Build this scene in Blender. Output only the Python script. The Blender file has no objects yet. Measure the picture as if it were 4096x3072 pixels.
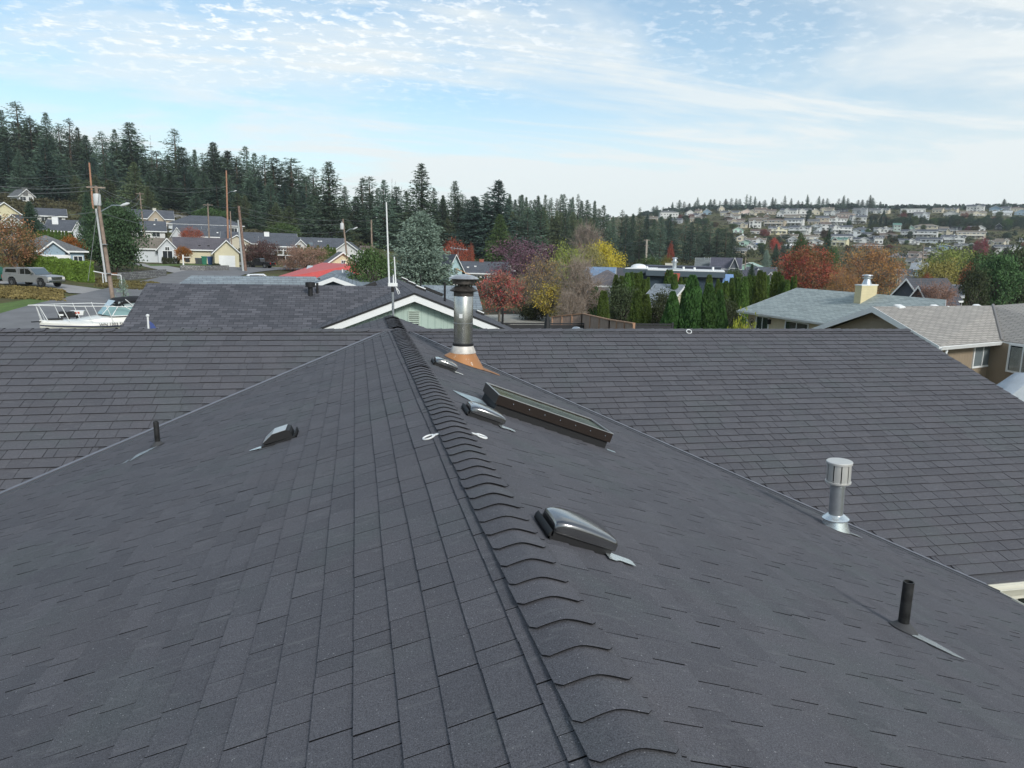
import bpy, math, random
import numpy as np
from mathutils import Vector, Matrix
R0 = random.Random(7)
C = bpy.context.scene.collection
sc = bpy.context.scene
# ------------------------------------------------------------------ camera
K = 1.4
PITCH, ROLL, YAW, FPX = .1785, .0226, .2176, 2842.0
CAM = np.array([-.587, 0, 1.0711]) * K
DR, HC = 10.513 * K, -.0369 * K          # far ridge: distance and height
SL, SR, CL, CR = .3161, .3637, .3494, .334   # slopes of the four roof planes seen
EYE = CAM[2]
_cy, _sy = math.cos(YAW), math.sin(YAW)
F_ = np.array([_sy*math.cos(PITCH), _cy*math.cos(PITCH), -math.sin(PITCH)])
_r = np.array([_cy, -_sy, 0.]); _u = np.cross(_r, F_)
R_ = _r*math.cos(ROLL) + _u*math.sin(ROLL); U_ = -_r*math.sin(ROLL) + _u*math.cos(ROLL)
cd = bpy.data.cameras.new('camera'); cam = bpy.data.objects.new('camera', cd); C.objects.link(cam)
cam.matrix_world = Matrix(((R_[0], U_[0], -F_[0], CAM[0]), (R_[1], U_[1], -F_[1], CAM[1]), (R_[2], U_[2], -F_[2], CAM[2]), (0, 0, 0, 1)))
cd.sensor_width = 36; cd.lens = 36*FPX/4096; cd.clip_start = .05; cd.clip_end = 8000
sc.camera = cam
# ------------------------------------------------------------------ world
SUN_EL, SUN_AZ = math.radians(32), math.radians(163)     # azimuth clockwise from +Y
w = bpy.data.worlds.new('World'); sc.world = w; w.use_nodes = True
nt = w.node_tree; N = nt.nodes; LK = nt.links; N.clear()
def nd(nt_, t, **kw):
    n = nt_.nodes.new(t)
    for k, v in kw.items():
        if k == 'inp':
            for a, b in v.items(): n.inputs[a].default_value = b
        else: setattr(n, k, v)
    return n
out = nd(nt, 'ShaderNodeOutputWorld'); bg = nd(nt, 'ShaderNodeBackground', inp={'Strength': .135})
sky = nd(nt, 'ShaderNodeTexSky', sky_type='NISHITA'); sky.sun_disc = False
sky.sun_elevation = SUN_EL; sky.sun_rotation = SUN_AZ; sky.altitude = 20; sky.air_density = 1.0; sky.dust_density = 1.2; sky.ozone_density = 1.6
tc = nd(nt, 'ShaderNodeTexCoord'); sep = nd(nt, 'ShaderNodeSeparateXYZ'); LK.new(tc.outputs['Generated'], sep.inputs[0])
def wm(op, a, b=None, c=None, clamp=False):
    n = nd(nt, 'ShaderNodeMath', operation=op, use_clamp=clamp)
    for i, v in enumerate((a, b, c)):
        if v is None: continue
        if isinstance(v, (int, float)): n.inputs[i].default_value = v
        else: LK.new(v, n.inputs[i])
    return n.outputs[0]
zc = wm('MAXIMUM', sep.outputs[2], 0.0); den = wm('ADD', zc, .09)
pxn = wm('DIVIDE', sep.outputs[0], den); pyn = wm('DIVIDE', sep.outputs[1], den)
comb = nd(nt, 'ShaderNodeCombineXYZ'); LK.new(pxn, comb.inputs[0]); LK.new(pyn, comb.inputs[1])
def wnoise(scale, detail, rough, dist=0, sc3=(1, 1, 1), loc=(0, 0, 0)):
    mp = nd(nt, 'ShaderNodeMapping'); mp.inputs['Scale'].default_value = sc3; mp.inputs['Location'].default_value = loc
    LK.new(comb.outputs[0], mp.inputs[0])
    n = nd(nt, 'ShaderNodeTexNoise', inp={'Scale': scale, 'Detail': detail, 'Roughness': rough, 'Distortion': dist}); LK.new(mp.outputs[0], n.inputs['Vector'])
    return n.outputs[0]
def wramp(x, a, b, lo=0., hi=1.):
    n = nd(nt, 'ShaderNodeMapRange', interpolation_type='SMOOTHSTEP', inp={'From Min': a, 'From Max': b, 'To Min': lo, 'To Max': hi}); LK.new(x, n.inputs[0]); return n.outputs[0]
big = wnoise(.55, 5, .6, .4, (1, 1.5, 1), (3.1, 1.2, 0))
veil = wramp(big, .42, .66)
streak = wramp(wnoise(1.1, 6, .62, .6, (.35, 1.6, 1), (1.7, 8.2, 0)), .46, .70)
fine = wramp(wnoise(15, 4, .60, .2, (1, 1.1, 1)), .49, .67)
mask = wramp(wnoise(1.0, 3, .5, .2, (1, 1, 1), (5.3, 2.6, 0)), .36, .56)
high = wramp(sep.outputs[2], .15, .27)
puff = wm('MULTIPLY', wm('MULTIPLY', wm('MULTIPLY', fine, mask), high), wramp(pxn, -.6, 1.6, 1., .3))
low = wramp(sep.outputs[2], .0, .24, .82, .0)
right = wramp(pxn, -1.0, 3.0, 0., .35)
thin = wm('MINIMUM', wm('ADD', wm('ADD', wm('ADD', wm('MULTIPLY', veil, .62), wm('MULTIPLY', streak, .55)), low), right), .93)
mx1 = nd(nt, 'ShaderNodeMix', data_type='RGBA'); LK.new(thin, mx1.inputs[0]); tn = nd(nt, 'ShaderNodeMix', data_type='RGBA', blend_type='MULTIPLY', inp={0: 1.0}); LK.new(sky.outputs[0], tn.inputs[6]); tn.inputs[7].default_value = (.90, 1.03, .98, 1); LK.new(tn.outputs[2], mx1.inputs[6]); mx1.inputs[7].default_value = (5.1, 5.42, 5.48, 1)
mx2 = nd(nt, 'ShaderNodeMix', data_type='RGBA'); LK.new(wm('MULTIPLY', puff, .88), mx2.inputs[0]); LK.new(mx1.outputs[2], mx2.inputs[6]); mx2.inputs[7].default_value = (6.4, 6.55, 6.65, 1)
LK.new(mx2.outputs[2], bg.inputs[0]); LK.new(bg.outputs[0], out.inputs[0])
# ------------------------------------------------------------------ sun, exposure
sl = bpy.data.lights.new('sun', 'SUN'); so = bpy.data.objects.new('sun', sl); C.objects.link(so)
sl.energy = 2.0; sl.angle = math.radians(12); sl.color = (1, .965, .925)
sd = Vector((math.sin(SUN_AZ)*math.cos(SUN_EL), math.cos(SUN_AZ)*math.cos(SUN_EL), math.sin(SUN_EL)))
so.rotation_euler = (-sd).to_track_quat('-Z', 'Y').to_euler()
sc.view_settings.view_transform = 'Standard'; sc.view_settings.look = 'None'; sc.view_settings.exposure = 0.38; sc.view_settings.gamma = 1
sc.render.engine = 'CYCLES'
# ------------------------------------------------------------------ picture geometry helpers (units: pixels of the 4096 px photo)
def ray(px, py): return F_ + R_*(px-2048)/FPX - U_*(py-1536)/FPX
def atd(px, py, dd):
    d = ray(px, py); return CAM + d*dd/math.hypot(d[0], d[1])
def hitp(px, py, n, c):
    d = ray(px, py); n = np.array(n, float); return CAM + d*(c-n@CAM)/(n@d)
def atz(px, py, z): return hitp(px, py, (0, 0, 1), z)
GD = [0, 12, 35, 50, 70, 100, 150, 200, 300, 400, 550, 700, 900, 1200, 2500, 6000]
GT = {0: [-6.2, -6.2, -5.9, -4.9, -4.1, -3.1, 2.0, 9, 20, 32, 44, 45, 42, 35, 20, 0],
      600: [-6.2, -6.2, -6.0, -5.5, -4.9, -4.2, -2.7, 3.5, 15, 27, 38, 40, 40, 35, 20, 0],
      1200: [-6.2, -6.2, -6.2, -6.0, -5.6, -5.0, -3.4, .3, 6, 14, 27, 31, 34, 30, 20, 0],
      1800: [-6.2, -6.2, -6.2, -6.2, -6.2, -6.1, -5.9, -5, 1, 9, 22, 30, 36, 34, 20, 0],
      2400: [-6.2, -6.2, -6.2, -6.2, -6.2, -6.2, -6.2, -6, -4.5, 0, 14, 30, 50, 52, 30, 0],
      3000: [-6.2, -6.2, -6.2, -6.2, -6.2, -6.2, -6.4, -6.5, -4, 5, 22, 39, 63, 67, 40, 0],
      3600: [-6.2, -6.2, -6.2, -6.2, -6.2, -6.2, -6.4, -6.6, -4.5, 3, 20, 39, 67, 71, 40, 0],
      4096: [-6.2, -6.2, -6.2, -6.2, -6.2, -6.2, -6.4, -6.6, -4, 4, 20, 40, 71, 76, 45, 0]}
_gx = sorted(GT); _gl = np.log(np.array(GD)+8.0); _ga = np.array([GT[k] for k in _gx], float)
def gz(x, y):
    dx, dy = x-CAM[0], y-CAM[1]; d = math.hypot(dx, dy); a = math.atan2(dx, dy) - YAW
    while a > math.pi: a -= 2*math.pi
    while a < -math.pi: a += 2*math.pi
    a = max(-1.0, min(1.0, a)); d = d*math.cos(a); p = 2048 + FPX/math.cos(PITCH)*math.tan(a)
    p = max(_gx[0], min(_gx[-1], p)); i = max(0, min(len(_gx)-2, int(np.searchsorted(_gx, p))-1))
    t = (p-_gx[i])/(_gx[i+1]-_gx[i]); t = t*t*(3-2*t)
    l = math.log(d+8.0); return EYE + float((1-t)*np.interp(l, _gl, _ga[i]) + t*np.interp(l, _gl, _ga[i+1]))
def G(px, py):
    """ground point that the photo pixel shows, and its distance"""
    d = ray(px, py); d = d/math.hypot(d[0], d[1]); prev = 14.; best = (1e9, 700.)
    for t in np.geomspace(14, 1800, 500):
        P = CAM+d*t
        if P[2] <= gz(P[0], P[1]):
            a, b = prev, t
            for _ in range(25):
                m = (a+b)/2; P = CAM+d*m
                if P[2] <= gz(P[0], P[1]): b = m
                else: a = m
            return CAM+d*b, b*cosb(px)
        prev = t; g_ = (P[2]-gz(P[0], P[1]))/t
        if g_ < best[0] and t > 200: best = (g_, t)
    P = CAM+d*best[1]; return np.array((P[0], P[1], gz(P[0], P[1]))), best[1]*cosb(px)
def cosb(px): return math.cos(math.atan((px-2048)*math.cos(PITCH)/FPX))
def atdep(px, py, dep): return atd(px, py, dep/cosb(px))
def GDist(px, dist):
    """ground point on the bearing of a pixel column at a distance"""
    P = atd(px, 1536-FPX*math.tan(PITCH)+(px-2048)*math.tan(ROLL), dist/cosb(px)); P[2] = gz(P[0], P[1]); return P, dist
def hor(px): return 1536-FPX*math.tan(PITCH)+(px-2048)*math.tan(ROLL)
def bearing(P): return math.atan2(P[0]-CAM[0], P[1]-CAM[1])
# ------------------------------------------------------------------ object helpers
def tag(o, label=None, cat=None, group=None, kind=None):
    if label: o['label'] = label
    if cat: o['category'] = cat
    if group: o['group'] = group
    if kind: o['kind'] = kind
    return o
def thing(name, label, cat, loc=(0, 0, 0), rz=0., group=None):
    o = bpy.data.objects.new(name, None); C.objects.link(o); o.location = tuple(float(v) for v in loc); o.rotation_euler = (0, 0, rz)
    o.empty_display_size = .3
    return tag(o, label, cat, group)
def link(name, me, parent=None, mats=None):
    if mats:
        for m in mats: me.materials.append(m)
    o = bpy.data.objects.new(name, me); C.objects.link(o)
    if parent is not None: o.parent = parent
    return o
class MB:
    def __init__(s): s.v = []; s.f = []; s.m = []; s.sm = []
    def add(s, vs, fs, mi=0, M=None, smooth=False):
        b = len(s.v)
        if M is not None: vs = [tuple(M @ Vector(v)) for v in vs]
        s.v += [tuple(float(c) for c in v) for v in vs]; s.f += [tuple(b+i for i in f) for f in fs]; s.m += [mi]*len(fs); s.sm += [smooth]*len(fs); return s
    def box(s, x0, x1, y0, y1, z0, z1, mi=0, M=None):
        return s.add([(x0, y0, z0), (x1, y0, z0), (x1, y1, z0), (x0, y1, z0), (x0, y0, z1), (x1, y0, z1), (x1, y1, z1), (x0, y1, z1)],
                     [(0, 3, 2, 1), (4, 5, 6, 7), (0, 1, 5, 4), (1, 2, 6, 5), (2, 3, 7, 6), (3, 0, 4, 7)], mi, M)
    def prism(s, pts, ext, mi=0, M=None):
        """closed polygon pts (3D) pushed along ext"""
        n = len(pts); e = Vector(ext); a = [tuple(p) for p in pts]; b = [tuple(Vector(p)+e) for p in pts]
        nn = Vector((0, 0, 0))
        for i in range(n):
            p, q = Vector(pts[i]), Vector(pts[(i+1) % n]); nn += p.cross(q)
        fl = nn.dot(e) > 0
        F = [tuple(range(n))[::-1] if fl else tuple(range(n)), tuple(range(n, 2*n)) if fl else tuple(range(n, 2*n))[::-1]]
        for i in range(n):
            j = (i+1) % n; F.append((i, j, j+n, i+n) if fl else (j, i, i+n, j+n))
        return s.add(a+b, F, mi, M)
    def tube(s, pts, r, seg=8, mi=0, caps=True, M=None):
        pts = [Vector([float(c) for c in p]) for p in pts]; n = len(pts); rr = r if isinstance(r, (list, tuple)) else [r]*n
        V = []; up = Vector((0, 0, 1))
        for i, p in enumerate(pts):
            t = (pts[min(i+1, n-1)]-pts[max(i-1, 0)]).normalized()
            a = t.cross(up)
            if a.length < .1: a = t.cross(Vector((1, 0, 0)))
            a.normalize(); b = t.cross(a)
            for k in range(seg):
                an = 2*math.pi*k/seg; V.append(tuple(p+a*rr[i]*math.cos(an)+b*rr[i]*math.sin(an)))
        F = [(i*seg+k, i*seg+(k+1) % seg, (i+1)*seg+(k+1) % seg, (i+1)*seg+k) for i in range(n-1) for k in range(seg)]
        if caps: F += [tuple(range(seg))[::-1], tuple((n-1)*seg+k for k in range(seg))]
        return s.add(V, F, mi, M, True)
    def lathe(s, prof, seg=24, mi=0, M=None, cap=True):
        V = []; n = len(prof)
        for (r, z) in prof:
            for k in range(seg): a = 2*math.pi*k/seg; V.append((r*math.cos(a), r*math.sin(a), z))
        F = [(i*seg+k, i*seg+(k+1) % seg, (i+1)*seg+(k+1) % seg, (i+1)*seg+k) for i in range(n-1) for k in range(seg)]
        if cap: F += [tuple(range(seg))[::-1], tuple((n-1)*seg+k for k in range(seg))]
        return s.add(V, F, mi, M, True)
    def grid(s, rows, mi=0, smooth=True, M=None):
        n = len(rows[0]); V = [p for r in rows for p in r]
        F = [(i*n+k, i*n+k+1, (i+1)*n+k+1, (i+1)*n+k) for i in range(len(rows)-1) for k in range(n-1)]
        return s.add(V, F, mi, M, smooth)
    def mesh(s, name, mats, flat=False, uv=True):
        me = bpy.data.meshes.new(name); me.from_pydata(s.v, [], s.f)
        for m in mats: me.materials.append(m)
        me.polygons.foreach_set('material_index', s.m); me.polygons.foreach_set('use_smooth', [False]*len(s.f) if flat else s.sm)
        me.update()
        if uv: autouv(me)
        return me
    def build(s, name, mats, parent=None, flat=False, loc=None, sharp=True):
        me = s.mesh(name, mats if isinstance(mats, (list, tuple)) else [mats], flat)
        if any(s.sm) and sharp:
            try: me.set_sharp_from_angle(angle=math.radians(38))
            except Exception: pass
        o = link(name, me, parent)
        if loc is not None: o.location = tuple(float(c) for c in loc)
        return o
def autouv(me):
    """metric uv: u level, v up the face"""
    uvl = me.uv_layers.new(name='uv'); n = len(me.vertices); co = np.empty(n*3, np.float32); me.vertices.foreach_get('co', co); co = co.reshape(-1, 3)
    nl = len(me.loops); li = np.empty(nl, np.int32); me.loops.foreach_get('vertex_index', li)
    nf = len(me.polygons); nn = np.empty(nf*3, np.float32); me.polygons.foreach_get('normal', nn); nn = nn.reshape(-1, 3)
    ls = np.empty(nf, np.int32); lt = np.empty(nf, np.int32); me.polygons.foreach_get('loop_start', ls); me.polygons.foreach_get('loop_total', lt)
    fi = np.repeat(np.arange(nf), lt); N_ = nn[fi]
    u = np.stack([-N_[:, 1], N_[:, 0], np.zeros(len(N_))], 1); L_ = np.linalg.norm(u, axis=1); u[L_ < .02] = (1, 0, 0); L_[L_ < .02] = 1; u /= L_[:, None]
    v = np.cross(N_, u); P = co[li]
    uv = np.stack([(P*u).sum(1), (P*v).sum(1)], 1).astype(np.float32); uvl.data.foreach_set('uv', uv.ravel())
# ------------------------------------------------------------------ materials
_mc = {}
def mat(name, col, rough=.8, metal=0., var=0., vs=2., bump=0., bs=80., spec=.4, kind=None, p=None, col2=None, rand=0.):
    key = (name, tuple(col))
    if key in _mc: return _mc[key]
    m = bpy.data.materials.new(name); m.use_nodes = True; t = m.node_tree; b = t.nodes['Principled BSDF']; L = t.links
    b.inputs['Roughness'].default_value = rough; b.inputs['Metallic'].default_value = metal; b.inputs['Specular IOR Level'].default_value = spec
    c4 = (col[0], col[1], col[2], 1); b.inputs['Base Color'].default_value = c4
    cur = None; hgt = None
    def mth(op, a, b_=None, c_=None):
        n = nd(t, 'ShaderNodeMath', operation=op)
        for i, v in enumerate((a, b_, c_)):
            if v is None: continue
            if isinstance(v, (int, float)): n.inputs[i].default_value = v
            else: L.new(v, n.inputs[i])
        return n.outputs[0]
    def mixc(f, a, b_, bt='MIX'):
        n = nd(t, 'ShaderNodeMix', data_type='RGBA', blend_type=bt)
        for i, v in ((0, f), (6, a), (7, b_)):
            if isinstance(v, (int, float)): n.inputs[i].default_value = v
            elif isinstance(v, tuple): n.inputs[i].default_value = v
            else: L.new(v, n.inputs[i])
        return n.outputs[2]
    if kind in ('brick', 'lap', 'groove', 'seam'):
        uvn = nd(t, 'ShaderNodeUVMap'); 
        if kind == 'brick':
            bt = nd(t, 'ShaderNodeTexBrick', offset=.5, offset_frequency=2, inp={'Scale': 1., 'Brick Width': p[0], 'Row Height': p[1], 'Mortar Size': p[2], 'Mortar Smooth': .1, 'Bias': p[3] if len(p) > 3 else 0.})
            L.new(uvn.outputs[0], bt.inputs['Vector'])
            c2 = col2 or tuple(c*.6 for c in col); bt.inputs['Color1'].default_value = c4; bt.inputs['Color2'].default_value = (*c2, 1); bt.inputs['Mortar'].default_value = (*[min(a, b_)*.45 for a, b_ in zip(col, c2)], 1)
            cur = bt.outputs['Color']; hgt = mth('SUBTRACT', 1., bt.outputs['Fac'])
        else:
            sp = nd(t, 'ShaderNodeSeparateXYZ'); L.new(uvn.outputs[0], sp.inputs[0])
            q = mth('FRACT', mth('DIVIDE', sp.outputs[1 if kind == 'lap' else 0], p[0]))
            hgt = mth('SMOOTH_MIN', mth('DIVIDE', q, p[1]), 1., .1) if kind != 'seam' else mth('LESS_THAN', q, p[1])
    if var > 0:
        oc = nd(t, 'ShaderNodeTexCoord'); n1 = nd(t, 'ShaderNodeTexNoise', inp={'Scale': vs, 'Detail': 5., 'Roughness': .62}); L.new(oc.outputs['Object'], n1.inputs['Vector'])
        mr = nd(t, 'ShaderNodeMapRange', inp={'From Min': .3, 'From Max': .7, 'To Min': 1-var, 'To Max': 1+var}); L.new(n1.outputs[0], mr.inputs[0])
        cc = nd(t, 'ShaderNodeCombineColor'); [L.new(mr.outputs[0], cc.inputs[i]) for i in range(3)]
        cur = mixc(1., cur if cur else c4, cc.outputs[0], 'MULTIPLY')
    if kind is None and col2 is not None:
        oc4 = nd(t, 'ShaderNodeTexCoord'); n4 = nd(t, 'ShaderNodeTexNoise', inp={'Scale': vs*1.1, 'Detail': 5., 'Roughness': .7}); L.new(oc4.outputs['Object'], n4.inputs['Vector'])
        r4 = nd(t, 'ShaderNodeMapRange', inp={'From Min': .42, 'From Max': .58}); L.new(n4.outputs[0], r4.inputs[0]); cur0 = cur
        c24 = (*col2, 1); cur = mixc(r4.outputs[0], cur if cur else c4, c24)
    if rand > 0:
        oi = nd(t, 'ShaderNodeObjectInfo'); hs = nd(t, 'ShaderNodeHueSaturation'); 
        L.new(mth('MULTIPLY_ADD', oi.outputs['Random'], rand*.10, .5-rand*.05), hs.inputs['Hue']); L.new(mth('MULTIPLY_ADD', oi.outputs['Random'], rand, 1-rand*.5), hs.inputs['Value'])
        if cur: L.new(cur, hs.inputs['Color'])
        else: hs.inputs['Color'].default_value = c4
        cur = hs.outputs[0]
    if cur: L.new(cur, b.inputs['Base Color'])
    if bump > 0 or hgt is not None:
        bn = nd(t, 'ShaderNodeBump', inp={'Strength': bump if bump > 0 else .6, 'Distance': .02})
        if hgt is None:
            oc2 = nd(t, 'ShaderNodeTexCoord'); n2 = nd(t, 'ShaderNodeTexNoise', inp={'Scale': bs, 'Detail': 3.}); L.new(oc2.outputs['Object'], n2.inputs['Vector']); hgt = n2.outputs[0]
        L.new(hgt, bn.inputs['Height']); L.new(bn.outputs[0], b.inputs['Normal'])
    _mc[key] = m; return m
def lin(r, g, b): return tuple(((c/255)/12.92 if c/255 <= .04045 else ((c/255+.055)/1.055)**2.4) for c in (r, g, b))
M_white = mat('white_paint', (.74, .75, .74), .5, var=.05)
M_cream = mat('cream_paint', (.66, .64, .55), .5, var=.06)
M_glass = mat('window_glass', (.025, .03, .035), .06, spec=.9)
M_glass2 = mat('bright_glass', (.16, .19, .2), .12, spec=.8)
M_black = mat('black_plastic', (.018, .017, .016), .22, spec=.6)
_b = M_black.node_tree.nodes['Principled BSDF']; _b.inputs['Coat Weight'].default_value = 1; _b.inputs['Coat IOR'].default_value = 2.1; _b.inputs['Coat Roughness'].default_value = .12
M_blackm = mat('black_matt', (.012, .012, .013), .6)
M_galv = mat('galvanised_metal', (.55, .58, .6), .32, .85, var=.12, vs=9)
M_alu = mat('bright_flashing_metal', (.75, .8, .8), .25, .8, var=.1, vs=14)
M_steel = mat('stainless_pipe', (.50, .49, .46), .27, 1., var=.16, vs=6)
M_sooty = mat('sooty_metal', (.07, .062, .055), .5, .5, var=.5, vs=14)
M_rubber = mat('grey_rubber', (.05, .05, .052), .65, var=.15, vs=20)
M_wood = mat('cedar_wood', (.36, .21, .13), .75, var=.25, vs=3)
M_wood2 = mat('weathered_wood', (.27, .22, .18), .85, var=.25, vs=3)
M_pole = mat('pole_wood', (.25, .19, .15), .85, var=.25, vs=2)
M_polen = mat('new_pole_wood', (.36, .19, .12), .8, var=.15, vs=2)
M_blackfence = mat('black_fence_paint', (.022, .022, .025), .6, var=.2)
M_conc = mat('concrete', (.38, .37, .35), .9, var=.15, vs=1.2)
M_stone = mat('rubble_stone', (.30, .30, .29), .9, kind='brick', p=(.45, .22, .03), col2=(.17, .17, .17), var=.35, vs=3)
M_trunk = mat('bark', (.10, .075, .055), .9, var=.3, vs=3)
M_trunkg = mat('grey_bark', (.17, .15, .13), .9, var=.3, vs=3)
M_tyre = mat('tyre_rubber', (.02, .02, .021), .75)
M_rim = mat('wheel_alloy', (.35, .35, .36), .35, .8)
M_wire = mat('overhead_cable', (.16, .17, .17), .5)
M_chrome = mat('chrome', (.7, .7, .7), .12, 1.)
# ================================================================== OWN HOUSE ROOF
def shingle_mat():
    m = bpy.data.materials.new('charcoal_shingle'); m.use_nodes = True; t = m.node_tree; L = t.links; b = t.nodes['Principled BSDF']
    b.inputs['Roughness'].default_value = .9; b.inputs['Specular IOR Level'].default_value = .35
    at = nd(t, 'ShaderNodeAttribute', attribute_name='tone'); oc = nd(t, 'ShaderNodeTexCoord')
    def noise(s, d, r=.6):
        n = nd(t, 'ShaderNodeTexNoise', inp={'Scale': s, 'Detail': d, 'Roughness': r}); L.new(oc.outputs['Object'], n.inputs['Vector']); return n.outputs[0]
    def rmp(x, a, b_, lo, hi):
        n = nd(t, 'ShaderNodeMapRange', inp={'From Min': a, 'From Max': b_, 'To Min': lo, 'To Max': hi}); L.new(x, n.inputs[0]); return n.outputs[0]
    def mix(f, a, b_, bt='MIX'):
        n = nd(t, 'ShaderNodeMix', data_type='RGBA', blend_type=bt)
        for i, v in ((0, f), (6, a), (7, b_)):
            if isinstance(v, (int, float, tuple)): n.inputs[i].default_value = v
            else: L.new(v, n.inputs[i])
        return n.outputs[2]
    base = mix(at.outputs['Fac'], (.080, .080, .090, 1), (.099, .098, .109, 1))
    base = mix(rmp(noise(1.3, 4), .45, .62, 0., .18), base, (.105, .094, .099, 1))      # faint purple-brown patches
    base = mix(rmp(noise(.9, 4), .52, .66, 0., .35), base, (.084, .100, .099, 1))         # faint green-grey patches
    gr = rmp(noise(190, 2, .8), .3, .7, .45, 1.6); cc = nd(t, 'ShaderNodeCombineColor'); [L.new(gr, cc.inputs[i]) for i in range(3)]
    base = mix(1., base, cc.outputs[0], 'MULTIPLY')
    sp = rmp(noise(95, 2, .5), .71, .75, 0., .7); base = mix(sp, base, (.42, .42, .42, 1))
    sc_ = nd(t, 'ShaderNodeTexNoise', inp={'Scale': 7., 'Detail': 4.}); mp = nd(t, 'ShaderNodeMapping'); mp.inputs['Scale'].default_value = (1, 4, 1); L.new(oc.outputs['Object'], mp.inputs[0]); L.new(mp.outputs[0], sc_.inputs['Vector'])
    base = mix(rmp(sc_.outputs[0], .58, .72, 0., .45), base, (.15, .15, .155, 1))
    L.new(base, b.inputs['Base Color'])
    bn = nd(t, 'ShaderNodeBump', inp={'Strength': .7, 'Distance': .004}); L.new(noise(210, 2, .7), bn.inputs['Height']); L.new(bn.outputs[0], b.inputs['Normal'])
    return m
M_sh = shingle_mat()
M_edge = mat('cut_asphalt_edge', (.010, .010, .011), .95, spec=.1)
M_drip = mat('painted_valley_metal', (.21, .215, .24), .42, .3, var=.12, vs=5)
def shingles(name, O, U, V, Nn, ranges, nrows, exp, seed, parent, v0=0., tl=1., lift=.007, gaps=(.002, .004, .006, .007)):
    """tabs of a shingle roof as real plates: O origin at the ridge, U along the course, V down the slope, Nn outward"""
    rn = random.Random(seed); O, U, V, Nn = [np.array(a, float) for a in (O, U, V, Nn)]
    vs, tones = [], []
    for k in range(nrows):
        va = v0+k*exp; vb = va+exp; lo, hi = ranges((va+vb)/2)
        if hi <= lo: continue
        u = lo-rn.random()*.3; drift = rn.uniform(-.002, .002)
        while u < hi:
            ln = tl*rn.choice([.34, .30, .36, .42, .27, .21, .33, .33, .14, .38]); g = rn.choice(gaps); hi_t = rn.choice([0, 0, .0025])
            a, b = max(lo, u), min(hi, u+ln-g)
            if b-a > .02:
                j = rn.uniform(-.0015, .0015)+drift+.003*math.sin(u*1.9+k*2.3); bt = lift*rn.uniform(.85, 1.15); th = .0045+hi_t
                va_, vb_ = va-.03, vb+j
                s = rn.uniform(-.0008, .0008)
                P = [(a, va_, -.004), (b, va_, -.004), (b, vb_+s, bt), (a, vb_-s, bt), (a, va_, .0005), (b, va_, .0005), (b, vb_+s, bt+th), (a, vb_-s, bt+th)]
                vs.append([O+U*p[0]+V*p[1]+Nn*p[2] for p in P]); tones.append(rn.random())
            u += ln
    n = len(vs); vs = np.array(vs).reshape(-1, 3)
    F = np.array([(4, 5, 6, 7), (3, 2, 6, 7)[::-1], (0, 4, 7, 3), (1, 2, 6, 5), (0, 3, 2, 1)])
    fl = (np.arange(n)[:, None, None]*8+F[None]).reshape(-1, 4)
    me = bpy.data.meshes.new(name); me.vertices.add(len(vs)); me.vertices.foreach_set('co', vs.ravel().astype(np.float32))
    me.loops.add(fl.size); me.loops.foreach_set('vertex_index', fl.ravel().astype(np.int32)); me.polygons.add(len(fl))
    me.polygons.foreach_set('loop_start', np.arange(0, fl.size, 4, dtype=np.int32)); me.polygons.foreach_set('loop_total', np.full(len(fl), 4, np.int32))
    me.polygons.foreach_set('use_smooth', np.zeros(len(fl), bool)); me.update(calc_edges=True); me.validate()
    at = me.attributes.new('tone', 'FLOAT', 'FACE'); at.data.foreach_set('value', np.repeat(np.array(tones, np.float32), 5)); me.materials.append(M_sh); me.materials.append(M_edge); me.polygons.foreach_set('material_index', np.tile(np.array([0, 1, 1, 1, 1], np.int32), n))
    return link(name, me, parent)
XE = 7.05; YE = 7.15; XR = 12.2; YN = -6.0
house = thing('own_house', 'low house whose new charcoal shingle roof fills the whole foreground', 'house', (0, 0, 0))
def cxr(y_t, s_, c_, xs):   # y of the valley at |x| = xs
    return DR-(HC+s_*xs)/c_
# valley plan: |x| -> y ; inverse
def val_y(side, ax): s_, c_ = (SR, CR) if side > 0 else (SL, CL); return DR-(HC+s_*ax)/c_
def val_x(side, y): s_, c_ = (SR, CR) if side > 0 else (SL, CL); return ((DR-y)*c_-HC)/s_
cut = .055
for side, s_, nm, ex in ((1, SR, 'roof_slope', .167), (-1, SL, 'roof_slope', .173)):
    c = 1/math.sqrt(1+s_*s_)
    U = (0, 1, 0); V = (side*c, 0, -s_*c); Nn = (side*s_*c, 0, c)
    lim = 11.5 if side < 0 else XE
    def rg(v, c=c, side=side): 
        x = v*c; return (YN if x > 2.6 else -.4 + 0*x, val_y(side, x)-.30)
    shingles(nm, (0, 0, -.002), U, V, Nn, rg, int(lim/c/ex)+1, ex, 3+side, house, v0=.03, lift=.0045 if side > 0 else .009, gaps=(.002, .004, .006, .007) if side > 0 else (.003, .005, .006), tl=.88 if side < 0 else .95)
for side, s_, ex in ((1, CR, .195), (-1, CL, .232)):
    c = 1/math.sqrt(1+s_*s_)
    U = (1, 0, 0); V = (0, -c, -s_*c); Nn = (0, -s_*c, c)
    def rg(v, c=c, side=side):
        y = DR-v*c; x = val_x(side, y)+cut*1.2
        return (x, XR) if side > 0 else (-15., -x)
    n = int((DR-YE)/c/ex) if side > 0 else int((DR-5.)/c/ex)
    shingles('roof_slope', (0, DR, HC-.002), U, V, Nn, rg, n, ex, 9+side, house, v0=.02, lift=.009, gaps=(.004, .006, .008))
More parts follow.
